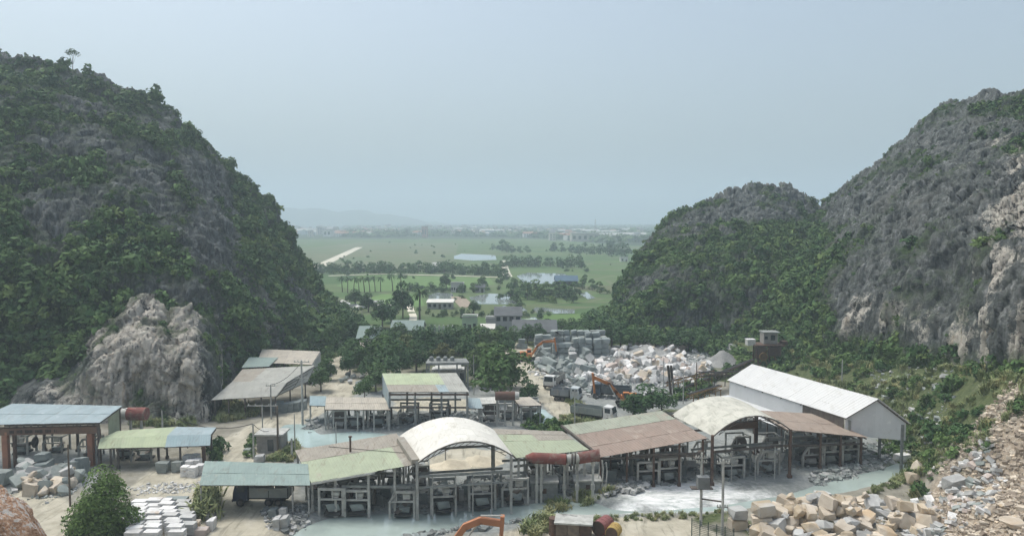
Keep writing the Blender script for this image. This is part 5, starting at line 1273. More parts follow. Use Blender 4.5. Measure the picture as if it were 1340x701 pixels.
# ================================================================== STONE SAWS
def make_saw():
    t = thing("gang_saw", "", "stone saw")
    fr = MB()
    for x in (-1.5, 1.5): fr.box((x, -1.2, 1.55), (0.26, 0.30, 3.3))
    fr.box((0, -1.2, 3.08), (3.2, .32, .26)).box((0, -1.2, 1.92), (3.0, .22, .20)).box((0.05, -1.2, 2.5), (.14, .14, 1.0))
    fr.build("front_frame", CONC, t, local=True)
    fr = MB()
    for x in (-1.5, 1.5): fr.box((x, 1.2, 1.55), (0.26, 0.30, 3.3))
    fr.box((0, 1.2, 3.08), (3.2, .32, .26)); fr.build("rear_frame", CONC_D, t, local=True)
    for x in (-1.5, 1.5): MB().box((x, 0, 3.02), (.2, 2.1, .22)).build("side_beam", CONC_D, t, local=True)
    MB().box((0, 0, 1.35), (2.5, 1.8, .18)).box((-1.15, 0, 1.6), (.12, 1.8, .4)).box((1.15, 0, 1.6), (.12, 1.8, .4)).build("blade_frame", DARKM, t, local=True)
    fw = MB(); fw.lathe([(.9, -.09), (.9, .09), (.74, .09), (.74, -.09)], 18, (1.85, .3, 1.7), 'X')
    for k in range(5):
        a_ = k * 1.2566; fw.beam((1.85, .3, 1.7), (1.85, .3 + .8 * math.cos(a_), 1.7 + .8 * math.sin(a_)), .09)
    fw.build("flywheel", STEEL, t, local=True)
    MB().lathe([(.28, -.45), (.30, .4), (.2, .46)], 12, (.35, -.8, 2.45), 'X').box((.35, -.8, 2.1), (.7, .5, .15)).build("motor", PALEP, t, local=True)
    MB().box((0, 0, .18), (1.9, 2.6, .3)).build("trolley", DARKM, t, local=True)
    b_ = stone("stone_block", "block", S_BLUEG, (0, 0, .82), (1.7, 2.3, 1.05), .03, parent=t)
    return t
def make_saw_b(kind):
    t = thing("gang_saw", "", "stone saw"); fr = MB()
    fr.box((1.5, -1.2, 1.55), (.24, .28, 3.3)).box((.35, -1.2, 3.05), (2.5, .3, .24)).beam((-1.6, -1.2, 1.9), (-.85, -1.2, 3.05), .24).box((-1.6, -1.2, .9), (.24, .28, 2.1)).box((0, -1.2, 1.9), (3.1, .2, .18)).box((-.75, -1.2, 2.45), (.14, .14, 1.1))
    fr.build("front_frame", CONC, t, local=True)
    fr = MB()
    for x in (-1.5, 1.5): fr.box((x, 1.2, 1.5), (0.24, 0.28, 3.2))
    fr.box((0, 1.2, 3.0), (3.2, .3, .24)); fr.build("rear_frame", CONC_D, t, local=True)
    MB().box((1.5, 0, 2.98), (.2, 2.1, .2)).build("side_beam", CONC_D, t, local=True)
    if kind == 1:
        MB().lathe([(1.25, -.03), (1.25, .03)], 28, (.2, -.2, 1.75), 'Y').build("saw_blade", STEEL, t, local=True)
        MB().lathe([(.2, -.3), (.2, .3)], 10, (.2, -.2, 1.75), 'Y').box((.2, .5, 1.75), (.7, .9, .6)).build("motor", PALEP, t, local=True)
    else:
        MB().box((.5, -.6, 2.35), (.9, .7, .55)).lathe([(.24, -.5), (.26, .5)], 12, (.5, -.6, 2.75), 'X').build("motor", PALEP, t, local=True)
        MB().beam((-.9, -.9, .4), (.9, .7, 1.5), .9, .1).build("chute", STEEL, t, local=True)
    MB().box((0, .1, .15), (2.1, 2.4, .26)).build("trolley", DARKM, t, local=True); stone("stone_block", "block", S_GREYW if kind == 1 else S_BLUEG, (.1, .1, .65), (1.5, 1.9, .8), .1, parent=t)
    return t
saw0 = [make_saw(), make_saw_b(0), make_saw_b(1)]; used = [False] * 3; sv_ = random.Random(12)
def saw(px, py, rz, label, sc=1.0, group=None):
    g = G(px, py); g.z = max(g.z, -.35); k = 1 if px in (528, 673, 1000, 535) else (0 if px in (438, 469, 580, 630, 844, 872) else sv_.choice((0, 0, 1, 2)))
    o = saw0[k] if not used[k] else copy_tree(saw0[k]); used[k] = True
    o.location = g; o.rotation_euler = (0, 0, rz); o.scale = (sc * sv_.uniform(.9, 1.08), sc, sc * sv_.uniform(.9, 1.08)); o["label"] = label
    if group: o["group"] = group
    elif "group" in o: del o["group"]
    return o
for a in [(438, 669, .0, "left stone saw portal under the green roof beside the milky water"), (469, 668, .0, "right stone saw portal under the green roof beside the milky water"), (528, 671, .05, "stone saw standing at the left post of the cream vault"),
          (580, 666, .12, "left stone saw portal under the cream vault"), (630, 661, .12, "middle stone saw portal under the cream vault, with a dark tray"), (673, 655, .12, "stone saw behind the right post of the cream vault"),
          (844, 630, .15, "left saw behind the white slurry under the red roof"), (872, 628, .15, "right saw behind the white slurry under the red roof"), (954, 622, .15, "stone saw portal under the left side of the second vault"), (1000, 617, .15, "stone saw portal under the right side of the second vault"),
          (1058, 607, .2, "first stone saw under the brown roof"), (1082, 605, .2, "second stone saw under the brown roof"), (1104, 603, .2, "third stone saw under the brown roof"),
          (444, 558, 0, "first saw from the left under the beige canopy"), (466, 558, 0, "second saw under the beige canopy"), (496, 556, 0, "saw at the right end of the beige canopy"), (535, 552, 0, "saw under the left bay of the tall green shed"), (575, 549, 0, "saw under the right bay of the tall green shed"),
          (640, 549, 0, "saw below the white lean-to in the middle row"), (664, 547, 0, "saw below the raised rusty tank"), (692, 546, 0, "saw under the taupe canopy in the middle row")]:
    saw(*a)
ORD = ['first', 'second', 'third', 'fourth', 'fifth', 'sixth', 'seventh', 'eighth', 'ninth', 'tenth', 'eleventh', 'twelfth', 'thirteenth', 'fourteenth', 'fifteenth']; _k = 0
for px, py in ((420, 640), (450, 640), (482, 636), (515, 634), (548, 632), (700, 620), (735, 618), (800, 612), (835, 608), (880, 606), (915, 600), (965, 596), (1005, 594), (1045, 592), (1090, 590)):
    saw(px, py, .12, ORD[_k] + " saw from the left in the shadowed rear rank of the front sheds", .95, "saws in the rear rank of the front sheds"); _k += 1
for px, py, lab in ((120, 596, "dark saw under the left part of the bent awning"), (165, 597, "dark saw under the middle of the bent awning"), (190, 600, "dark saw beside the grey-green blocks"), (30, 592, "saw under the left of the gantry shed"), (75, 590, "saw under the right of the gantry shed")):
    saw(px, py, 0.0, lab, .85)
# water drums, hoses and slabs around the saws
for px, py, h, lab in ((712, 648, 2.2, "square concrete tank below the left end of the red pipe"), (768, 640, 1.6, "mossy concrete sluice box below the right end of the red pipe")):
    g = G(px, py); t = thing("settling_tank", lab, "tank", g); m = MB(); m.box((0, 0, h / 2 - .2), (3.2, 2.2, h)); m.build("tank_wall", CONC_D, t, local=True)
    MB().box((0, 0, h - .12), (3.5, 2.5, .16)).build("rim", CONC, t, local=True); MB().box((0, -1.12, h * .45), (.5, .1, .6)).build("outlet", RUST, t, local=True)
for i, (px, py) in enumerate(((783, 600), (788, 602), (793, 604))):
    a = P(px, py, 4.2); pts = [a, a + Vector((.15, 0, -1.2)), a + Vector((.0, -.2, -2.8)), a + Vector((-.2, -.3, -4.2))]
    tag(MB().path(pts, .07, 6).build("hose", PALEP), ["first pale hose hanging beside the end of the red pipe", "middle pale hose hanging beside the end of the red pipe", "third pale hose hanging beside the end of the red pipe"][i], "hose")

rc_ = random.Random(40); _n = 0
for px, py in ((410, 655), (430, 648), (495, 662), (505, 650), (552, 660), (600, 655), (612, 648), (655, 650), (690, 640), (722, 640), (800, 630), (822, 622), (890, 622), (905, 615), (930, 612), (975, 612), (1020, 606), (1035, 600), (1070, 598), (1115, 596)):
    g = G(px, py); lean = rc_.uniform(.15, .4); stone("stone_plate", "slab", rc_.choice((S_BLUEG, S_GREYW, S_DARK)), (g.x, g.y, g.z + .75), (rc_.uniform(1.2, 2.2), .12, 1.6), rc_.uniform(-.5, .5), (lean, 0), f"{ORD[_n] if _n < 15 else ['sixteenth', 'seventeenth', 'eighteenth', 'nineteenth', 'twentieth'][_n - 15]} cut slab from the left, leaning among the front saws", "stone slab", "cut slabs leaning among the front saws"); _n += 1
# ================================================================== VEHICLES
def paint(nm, c, g=(0.30, 0.27, 0.22)): return M(nm, c, tuple(x * .88 for x in c), .8, 5, .55, .06, g, .7, (.55, .75))
def wheel(parent, x, y, r=.5, w=.32):
    o = MB().lathe([(r * .8, -w / 2), (r, -w / 2 + .05), (r, w / 2 - .05), (r * .8, w / 2)], 16, (0, 0, 0), 'Y').build("wheel", BLACK, parent, local=True); o.location = (x, y, r)
    for s_ in (-1, 1): pass
    q_ = MB().lathe([(r * .55, -w / 2 - .02), (r * .55, w / 2 + .02)], 10, (0, 0, 0), 'Y').build("rim", STEEL, o, local=True)
def make_truck(name, label, loc, rz, cabm, bedm, L=7.4, stake=False, load=None):
    t = thing(name, label, "truck", loc, rz)
    xf = L / 2
    MB().box((0, 0, .78), (L - .6, .85, .25)).build("chassis", DARKM, t, local=True)
    cb = MB(); c0 = xf - 1.75
    cb.add([(c0, -1.1, .65), (xf, -1.1, .65), (xf, 1.1, .65), (c0, 1.1, .65), (c0, -1.1, 1.65), (xf, -1.1, 1.6), (xf, 1.1, 1.6), (c0, 1.1, 1.65), (c0 + .05, -1.0, 2.75), (xf - .28, -1.0, 2.7), (xf - .28, 1.0, 2.7), (c0 + .05, 1.0, 2.75)],
           [(0, 1, 5, 4), (1, 2, 6, 5), (2, 3, 7, 6), (3, 0, 4, 7), (4, 5, 9, 8), (5, 6, 10, 9), (6, 7, 11, 10), (7, 4, 8, 11), (8, 9, 10, 11), (3, 2, 1, 0)])
    cab = cb.build("cab", cabm, t, local=True)
    MB().add([(xf - .01, -.92, 1.68), (xf - .01, .92, 1.68), (xf - .25, .86, 2.58), (xf - .25, -.86, 2.58)] + [(xf + .03, -.92, 1.68), (xf + .03, .92, 1.68), (xf - .21, .86, 2.58), (xf - .21, -.86, 2.58)], [(4, 5, 6, 7), (0, 3, 2, 1), (0, 1, 5, 4), (1, 2, 6, 5), (2, 3, 7, 6), (3, 0, 4, 7)]).build("windscreen", GLASS, cab, local=True)
    for s_ in (-1, 1): MB().box((xf - .95, s_ * 1.06, 2.12), (.95, .1, .75)).build("side_window", GLASS, cab, local=True)
    for s_ in (-1, 1): MB().box((xf + .02, s_ * .85, 1.05), (.08, .3, .2)).build("headlight", PALEP, cab, local=True)
    MB().box((xf + .05, 0, .72), (.16, 2.2, .28)).build("bumper", STEEL, cab, local=True)
    b0, b1 = -xf, xf - 1.95; hb = 1.15
    bd = MB(); bd.box(((b0 + b1) / 2, 0, 1.05), (b1 - b0, 2.2, .14))
    bed = bd.build("bed_floor", DARKM, t, local=True)
    for s_ in (-1, 1):
        np_ = 2 if stake else 1
        for k in range(np_):
            xa = b0 + (b1 - b0) * k / np_ + .05; xb = b0 + (b1 - b0) * (k + 1) / np_ - .05
            MB().box(((xa + xb) / 2, s_ * 1.14, 1.12 + hb / 2), (xb - xa, .09, hb)).build("bed_side", bedm, bed, local=True)
    for x in (b0 + .05, b1 - .05): MB().box((x, 0, 1.12 + hb / 2 + (.15 if x > 0 else 0)), (.09, 2.16, hb + (.3 if x > 0 else 0))).build("bed_end", bedm, bed, local=True)
    nr = 2 if stake else 5
    for k in range(nr):
        for s_ in (-1, 1): MB().box((b0 + (b1 - b0) * k / max(1, nr - 1), s_ * 1.22, 1.12 + hb / 2), (.1, .08, hb)).build("bed_rib", DARKM if stake else bedm, bed, local=True)
    for x in (xf - .9, -xf + 1.2, -xf + 2.35):
        for y in (-.98, .98): wheel(t, x, y)
    if load: stone("load", "block", load, (-.8, 0, 1.55), (3.4, 1.8, .9), .05, parent=t)
    return t
WCAB = paint("white_cab", (.66, .66, .64)); GBED = paint("grey_green_bed", (.27, .30, .275)); NAVY = paint("navy_cab", (.022, .035, .065), (.08, .085, .09)); LB = paint("pale_side_boards", (.30, .33, .32))
g = G(777, 549); make_truck("dump_truck", "grey-bedded dump truck with a white cab, nearest the red roof", g, R(-28), WCAB, GBED, 7.6)
g = G(725, 505); make_truck("dump_truck", "white dump truck coming down the right-hand dirt road", g, R(-112), WCAB, paint("dusty_bed", (.33, .32, .29)), 7.2, load=S_GREEN)
g = G(741, 524); make_truck("flatbed_truck", "small pale truck parked between the two dump trucks", g, R(-20), paint("pale_blue_cab", (.48, .52, .53)), paint("grey_bed", (.22, .24, .25)), 5.6, True)
g = G(800, 520); make_truck("dump_truck", "dark dump truck standing behind the mid-yard excavator", g, R(165), paint("dark_blue_cab", (.05, .075, .10)), paint("dark_bed", (.10, .12, .125)), 7.4)
g = G(345, 658); make_truck("stake_truck", "dark navy lorry with pale side boards parked under the teal canopy", g, R(180), NAVY, LB, 6.6, True)

ORG = paint("digger_orange", (.52, .19, .055), (.30, .17, .10)); ORG2 = paint("faded_digger_orange", (.46, .20, .10), (.33, .20, .14))
def make_excavator(name, label, loc, rz, om, boom, stick_end, th=1.0):
    """boom: list of (x, z) points from pivot to stick pivot; stick_end (x, z); +X is forward"""
    t = thing(name, label, "excavator", loc, rz)
    for y in (-1.15, 1.15):
        tr_ = MB(); n_ = 20
        for k in range(n_): pass
        pr = [(1.55, .42)] 
        tr_.box((0, y, .45), (3.0, .55, .62)); tr_.lathe([(.42, -.27), (.42, .27)], 14, (1.5, y, .45), 'Y'); tr_.lathe([(.42, -.27), (.42, .27)], 14, (-1.5, y, .45), 'Y')
        tk = tr_.build("track", BLACK, t, local=True)
    MB().lathe([(.75, .6), (.75, .95)], 16).box((0, 0, .5), (2.2, 1.8, .35)).build("undercarriage", DARKM, t, local=True)
    bd = MB(); bd.box((-.55, 0, 1.45), (3.0, 2.5, .95)).box((-1.1, 0, 2.05), (1.7, 2.4, .35)); body = bd.build("body", om, t, local=True)
    MB().box((-2.1, 0, 1.45), (.5, 2.55, 1.05)).build("counterweight", DARKM, body, local=True)
    cb = MB().add([(-.3, .35, 1.0), (1.0, .35, 1.0), (1.0, 1.3, 1.0), (-.3, 1.3, 1.0), (-.3, .35, 2.75), (.75, .35, 2.75), (.75, 1.3, 2.75), (-.3, 1.3, 2.75)], [(0, 1, 5, 4), (1, 2, 6, 5), (2, 3, 7, 6), (3, 0, 4, 7), (4, 5, 6, 7), (3, 2, 1, 0)]).build("cab", om, t, local=True)
    MB().box((.25, 1.31, 2.15), (.85, .06, .85)).box((.25, .34, 2.15), (.85, .06, .85)).build("side_window", GLASS, cb, local=True)
    MB().add([(.97, .42, 1.5), (.97, 1.23, 1.5), (.80, 1.23, 2.6), (.80, .42, 2.6), (1.0, .42, 1.5), (1.0, 1.23, 1.5), (.83, 1.23, 2.6), (.83, .42, 2.6)], [(4, 5, 6, 7), (3, 2, 1, 0), (0, 1, 5, 4), (2, 3, 7, 6)]).build("windscreen", GLASS, cb, local=True)
    bm_ = MB()
    for i, (a_, b2) in enumerate(zip(boom[:-1], boom[1:])): bm_.beam((a_[0], 0, a_[1]), (b2[0], 0, b2[1]), .42 * th, (.55 if i else .5) * th)
    for a_ in boom[1:-1]: bm_.lathe([(.30, -.21), (.30, .21)], 12, (a_[0], 0, a_[1]), 'Y')
    bo = bm_.build("boom", om, t, local=True)
    mid = boom[len(boom) // 2]; tip = boom[-1]
    d = Vector((stick_end[0] - tip[0], 0, stick_end[1] - tip[1])).normalized()
    h0 = Vector((tip[0], 0, tip[1])) - d * .75
    MB().tube((mid[0], 0, mid[1] + .45), h0, .09, n=8).tube((boom[0][0] + .8, .3, boom[0][1] - .3), (mid[0], .3, mid[1] - .1), .1, n=8).build("hydraulic_ram", PALEP, bo, local=True)
    st = MB(); a_ = Vector((tip[0], 0, tip[1])); e = Vector((stick_end[0], 0, stick_end[1])); st.beam(h0, a_ + d * .6, .36 * th, .62 * th); st.beam(a_ + d * .5, e, .34 * th, .5 * th)
    st.build("stick", om, t, local=True)
    bk = MB(); s_ = -1
    prof = [(0, .1), (.35, -.1), (.3, -.75), (-.25, -1.05), (-.8, -.75), (-.62, -.6), (-.25, -.8), (.05, -.55)]
    vs = [(e.x + p[0], y, e.z + p[1]) for y in (-.55, .55) for p in prof]; nn = len(prof)
    bk.add(vs, [(i, (i + 1) % nn, nn + (i + 1) % nn, nn + i) for i in range(nn)] + [tuple(range(nn)), tuple(range(2 * nn - 1, nn - 1, -1))]); bk.build("bucket", DARKM, t, local=True)
    return t
# near digger: only its arm reaches into the picture
tipp = PD(657, 684, 70.5); elb = PD(629, 680, 70.5); low = PD(611, 687, 70.5)
bx_ = low.x - 3.2
make_excavator("excavator", "orange excavator whose raised arm shows at the bottom edge", (bx_, 70.5, gz(bx_, 70.5)), 0, ORG2, [(.9, 1.5), (low.x - bx_ - .2, low.z - .1), (elb.x - bx_, elb.z), (tipp.x - bx_, tipp.z)], (tipp.x - bx_ - .25, 1.1), 1.12)
g = G(820, 531); yy = g.y; A_ = [PD(*p, yy) for p in ((806, 512), (797, 502), (776, 493))]; se_ = PD(778, 517, yy)
make_excavator("excavator", "orange excavator working among the trucks in the middle yard", g, R(180), ORG, [(.9, 1.5)] + [(-(p.x - g.x), p.z - g.z) for p in A_], (-(se_.x - g.x), se_.z - g.z + .4))
g = G(691, 472); yy = g.y; A_ = [PD(*p, yy) for p in ((703, 453), (711, 447), (726, 446))]; se_ = PD(728, 461, yy)
make_excavator("excavator", "far orange excavator by the stacked block wall", g, 0, ORG, [(.9, 1.5)] + [(p.x - g.x, p.z - g.z) for p in A_], (se_.x - g.x, se_.z - g.z + .3))

# ================================================================== BARRELS, HUT AND POLES
def drum(px, py, r, L, mat, rz, label, up=False):
    g = G(px, py); t = thing("fuel_drum", label, "drum", g, rz)
    if up: MB().lathe([(r, 0), (r, L * .33), (r * 1.04, L * .34), (r * 1.04, L * .36), (r, L * .37), (r, L * .66), (r * 1.04, L * .67), (r * 1.04, L * .69), (r, L * .70), (r, L)], 18).build("shell", mat, t, local=True)
    else:
        MB().lathe([(r, -L / 2), (r, -L * .17), (r * 1.04, -L * .16), (r * 1.04, -L * .14), (r, -L * .13), (r, L * .13), (r * 1.04, L * .14), (r * 1.04, L * .16), (r, L * .17), (r, L / 2)], 18, (0, 0, r), 'Y').build("shell", mat, t, local=True)
        MB().lathe([(r * .9, -L / 2 - .02), (r * .9, -L / 2 + .03)], 18, (0, 0, r), 'Y').build("lid", RUST, t, local=True)
PINKD = M("faded_red_drum", (.30, .12, .115), (.24, .10, .09), 1.2, grime=(.40, .28, .25), gth=(.55, .7)); YEL = M("yellow_drum", (.44, .31, .10), (.37, .26, .09), 1.2, grime=(.25, .15, .07), gth=(.55, .7))
drum(789, 697, .85, 2.1, PINKD, R(-35), "faded red drum lying beside the yellow one"); drum(803, 703, .72, 1.5, YEL, R(-25), "yellow drum lying in the foreground sand"); drum(725, 699, .55, 1.9, RUST, 0, "upright rusty drum with a plant growing in it", True)
g = G(751, 701); t = thing("rusty_hut", "small rusty plate hut with a mossy concrete lid in the foreground", "hut", g, R(-8))
for x in (-1.3, 0, 1.3): MB().box((x * .97, -1.0, .85), (1.22, .08, 1.75)).build("wall_plate", RUST if x > 0 else M("hut_plate", (.20, .16, .12), (.14, .11, .09), 1.5), t, local=True)
for s_ in (-1, 1): MB().box((s_ * 1.86, 0, .85), (.08, 2.0, 1.75)).build("wall_plate", RUST, t, local=True)
MB().box((0, 1.0, .85), (3.6, .08, 1.75)).build("wall_plate", RUST, t, local=True); MB().box((0, 0, 1.82), (4.1, 2.6, .18)).build("roof_slab", CONC, t, local=True)
def pole(px, pyb, pyt, label, arms=(), mat=None, r=.13, name="utility_pole", extra=None, z=None):
    g = G(px, pyb); top = hgt(px, pyt, g); t = thing(name, label, "pole", g); hh = top - g.z
    MB().tube((0, 0, -.3), (0, 0, hh), r * 1.15, r * .8, n=8).build("shaft", mat or CONC, t, local=True)
    for (dz, wd) in arms:
        a_ = MB().box((0, 0, hh - dz), (wd, .12, .12)).build("crossarm", mat or CONC, t, local=True)
        for s_ in (-.9, -.45, .45, .9): MB().lathe([(.06, 0), (.08, .12), (.04, .25)], 7, (s_ * wd / 2, 0, hh - dz + .06)).build("insulator", PALEP, a_, local=True)
    if extra: extra(t, hh)
    return g + Vector((0, 0, hh))
def trafo(t, hh):
    MB().box((.1, -.3, hh - 3.2), (1.3, .9, 1.3)).build("transformer", M("transformer_grey", (.22, .23, .23)), t, local=True); MB().box((0, 0, hh - 3.95), (2.4, .9, .12)).build("platform", STEEL, t, local=True)
tops = {}
tops['a'] = pole(396, 556, 471, "tall concrete power pole with crossarms before the big grey shed", ((.3, 2.6), (3.0, 2.4)), r=.18)
tops['b'] = pole(355, 548, 503, "shorter power pole with a yoke left of the tall pole", ((.2, 1.6),))
tops['c'] = pole(332, 600, 554, "bare concrete pole beside the pump hut", ())
tops['d'] = pole(344, 578, 529, "left leg pole of the switch frame behind the hut", ((.2, 4.6),), r=.10); pole(364, 592, 531, "leaning timber pole in front of the switch frame", (), M("old_wood", (.16, .13, .10)), .16)
pole(386, 590, 541, "thin grey pole above the settling pool", (), r=.09); pole(440, 585, 552, "low marker post in the settling pool", (), r=.08); pole(382, 599, 573, "thick stub post at the corner of the green roof", (), r=.16)
tops['e'] = pole(917, 688, 592, "left pole of the transformer pair in the foreground", ((.6, 1.4), (1.1, 1.2), (3.9, 1.0)), extra=trafo, r=.15); tops['f'] = pole(945, 699, 601, "right pole of the transformer pair in the foreground", ((.4, 1.4), (5.2, 1.2)), r=.15)
a = (tops['e'] + tops['f']) / 2; tag(MB().beam(tops['e'] - Vector((0, 0, 5.2)), tops['f'] - Vector((0, 0, 4.6)), .14).build("tie_beam", STEEL), "steel tie beam joining the foreground transformer poles", "beam")
pole(1101, 520, 470, "lone pole rising behind the white warehouse", (), r=.12)
tops['g'] = pole(92, 662, 581, "slender brown pole beside the round tree at the left", (), M("old_wood", (.16, .13, .10)), .11); tops['h'] = pole(213, 572, 536, "short pale pole poking up behind the bent awning", ())
for px, b0, t0, lab in ((868, 516, 468, "thin pole left of the leaning timbers behind the red roof"), (880, 532, 497, "short thin pole behind the second vault"), (894, 528, 484, "white-topped pole behind the second vault"), (911, 518, 474, "rusty pole at the conveyor"), (752, 556, 510, "pole with insulators in front of the dump truck"), (583, 609, 575, "thin pole inside the vaulted shed"), (474, 440, 405, "white lamp post by the village lane"), (620, 516, 464, "thin pole among the trees right of the frame building")):
    pole(px, b0, t0, lab, ((.5, .9), (.9, .9)) if px == 752 else (), r=.10, mat=RUST if px == 911 else None)
for px, pxb, lab in ((874, 878, "left of two leaning timbers behind the red roof"), (878, 882, "right of two leaning timbers behind the red roof")):
    g = G(pxb, 516); tp_ = PD(px, 478, g.y); tag(MB().beam(g, tp_, .4, .5).build("timber", M("dark_timber", (.09, .075, .06))), lab, "timber")
def cable(a_, b2, sag, label, r=.035, n_=12):
    pts = [a_ + (b2 - a_) * (k / n_) - Vector((0, 0, sag * 4 * (k / n_) * (1 - k / n_))) for k in range(n_ + 1)]
    tag(MB().path(pts, r, 5).build("cable", BLACK), label, "cable")
cable(tops['h'], tops['c'], 1.6, "black cable sagging from the awning pole to the hut pole", .05); cable(tops['c'], G(352, 588) + Vector((0, 0, 2.8)), .4, "black cable dropping from the bare pole to the hut roof", .04)
cable(tops['a'] - Vector((0, 0, .3)), tops['b'], .8, "thin wire from the tall pole to the yoke pole"); cable(tops['h'], P(160, 533, 6.9), .5, "thin wire from the awning pole to the gantry shed"); cable(tops['e'] - Vector((0, 0, .6)), tops['f'] - Vector((0, 0, .4)), .3, "wire between the foreground transformer poles")
cable(bil(q_g1, .32, .92) + Vector((0, 0, .1)), bil(q_g1, .95, .35) + Vector((0, 0, .1)), .0, "dark cable lying on the green and taupe roof", .03)
# green mesh fence by the transformer poles
g0 = G(905, 701); g1 = G(960, 712); t = thing("mesh_fence", "dark green mesh fence around the foot of the transformer poles", "fence", g0)
GRN = M("fence_green", (.045, .075, .062), (.035, .06, .05), 2)
for k in range(6):
    f = k / 5; c = (g1 - g0) * f; MB().box((c.x, c.y, 1.0), (.08, .08, 2.0)).build("fence_post", GRN, t, local=True)
for k in range(5):
    a_ = (g1 - g0) * (k / 5); b2 = (g1 - g0) * ((k + 1) / 5); m = MB()
    for j in range(9): m.beam((a_.x, a_.y, .2 + j * .2), (b2.x, b2.y, .2 + j * .2), .02)
    for j in range(7): c = a_ + (b2 - a_) * (j / 7); m.beam((c.x, c.y, .15), (c.x, c.y, 1.85), .02)
    o = m.build("mesh_panel", GRN, t, local=True); o["kind"] = "stuff"

# ================================================================== CRUSHER
g = G(1003, 480); zb = g.z
t = thing("stone_crusher", "rusty stone crusher tower with a concrete cabin on top", "crusher", g); t.scale = (.84, .84, .84)
YELR = M("rusty_yellow", (.30, .19, .06), (.20, .11, .05), 1.2)
for x in (-3, 0, 3):
    for y in (-2, 2): MB().box((x, y, 3.0), (.35, .35, 6.4)).build("leg", RUST, t, local=True)
MB().box((0, 0, 6.3), (8.2, 5, .4)).build("platform", RUST, t, local=True); MB().box((-2.2, -1.5, 4.2), (2.6, 2.2, 3.2)).box((1.6, -1.0, 4.6), (2.8, 2.4, 2.4)).build("jaw_housing", M("dark_rust", (.09, .055, .035), (.06, .04, .03), 1.2), t, local=True)
MB().lathe([(1.15, -.2), (1.15, .2), (.8, .2), (.8, -.2)], 18, (-1.9, -2.8, 3.4), 'Y').lathe([(.3, -.25), (.3, .25)], 10, (-1.9, -2.8, 3.4), 'Y').build("flywheel", YELR, t, local=True)
MB().box((.6, .5, 8.1), (3.8, 3.2, 3.0)).build("cabin", PLASTER, t, local=True); MB().box((.8, .5, 9.75), (4.6, 4.0, .25)).build("cabin_roof", CONC_D, t, local=True)
MB().box((1.2, -1.12, 8.3), (1.2, .1, 1.4)).box((-.6, -1.12, 8.3), (.8, .1, .8)).build("cabin_window", GLASS, t, local=True)
MB().box((-4.6, 0, 6.9), (2.2, 2.2, 1.6)).build("hopper", PALEP, t, local=True); MB().box((-4.6, 0, 7.75), (2.4, 2.4, .12)).build("hopper_rim", WHITE, t, local=True)
for (a_, b2) in (((-3, -2, .2), (0, -2, 6)), ((3, -2, .2), (0, -2, 6)), ((-3, -2, 6), (0, -2, .2))): MB().beam(a_, b2, .2).build("brace", YELR, t, local=True)
MB().box((4.4, -.5, 6.9), (1.4, 2.4, .9)).build("chute", RUST, t, local=True)
def conveyor(A, B, label, mat=RUST):
    t = thing("conveyor", label, "conveyor", (A.x, A.y, gz(A.x, A.y))); m = MB(); d = (B - A); nrm = Vector((0, 0, 1)); sd_ = Vector((-d.y, d.x, 0)).normalized() * .5; n_ = max(4, int(d.length / 1.5))
    m = MB()
    for s_ in (-1, 1):
        m.beam(A + sd_ * s_, B + sd_ * s_, .12); m.beam(A + sd_ * s_ - nrm * .7, B + sd_ * s_ - nrm * .7, .12)
        for k in range(n_): m.beam(A + d * (k / n_) + sd_ * s_ - nrm * .7, A + d * ((k + 1) / n_) + sd_ * s_, .07)
    m.build("truss", mat, t); MB().beam(A + nrm * .1, B + nrm * .1, .8, .08).build("belt", BLACK, t)
    for k in (.25, .6, .95):
        c = A + d * k; z0 = gz(c.x, c.y)
        for s_ in (-1, 1): MB().beam((c.x + sd_.x * s_ * 1.3, c.y + sd_.y * s_ * 1.3, z0 - .2), c + sd_ * s_ - nrm * .6, .14).build("leg", mat, t)
conveyor(P(895, 507, .8), PD(985, 470, G(990, 480).y), "long rusty conveyor rising to the crusher", RUST)
conveyor(P(872, 500, 1.2), P(935, 484, 4.2), "rusty yellow conveyor in front of the marble heap", YELR); conveyor(P(915, 487, 5.2), P(975, 486, 1.6), "short dark conveyor beside the gravel heap", STEEL); conveyor(P(900, 516, 2.0), P(942, 504, 2.4), "low yellow conveyor behind the second vault", YELR)
conveyor(P(742, 446, 1.5), P(728, 434, 6.5), "far dark conveyor leaning above the stacked block wall", CONC_D)

# ================================================================== TREES
def make_tree(name, seed, leaf, nleaf=900, h=7.0, rad=2.6, trunk=.32, size=.26, lobes=9, spread=.62, zlo=.38, wisp=0):
    r = np.random.default_rng(seed); t = thing(name, "", "tree")
    lb = rnd_lobes(r, lobes, rad * spread, rad * .5, h * zlo, h - rad * .42)
    lb.append((0, 0, h - rad * .6, rad * .55))
    V, F = leaf_cloud(nleaf, size, lb, seed + 1, flat=.85)
    m = MB(); m.tube((0, 0, -.3), (.1, .05, h * .35), trunk * .6, trunk * .42, n=8)
    m.tube((.1, .05, h * .35), (0, 0, h * .7), trunk * .42, trunk * .15, n=7)
    for (x, y, z, rr2) in lb[:6]: m.tube((.08, .04, h * (.22 + .15 * r.random())), (x * .85, y * .85, z), trunk * .25, trunk * .07, n=5)
    m.build("trunk", BARK, t, local=True); link("crown", mesh_np("crown", V, F), leaf, t)
    return t
TREES = [make_tree("broadleaf_tree", 500 + k * 3, [LEAF_VAL, LEAF_DARK, LEAF_VAL, LEAF_DARK, LEAF_OLIVE, LEAF_VAL][k], 1700, 7.0, 2.5 + .3 * (k % 3), .32, .27, 9 + k % 4, .6 + .08 * (k % 3), .30) for k in range(6)]
_tused = {}
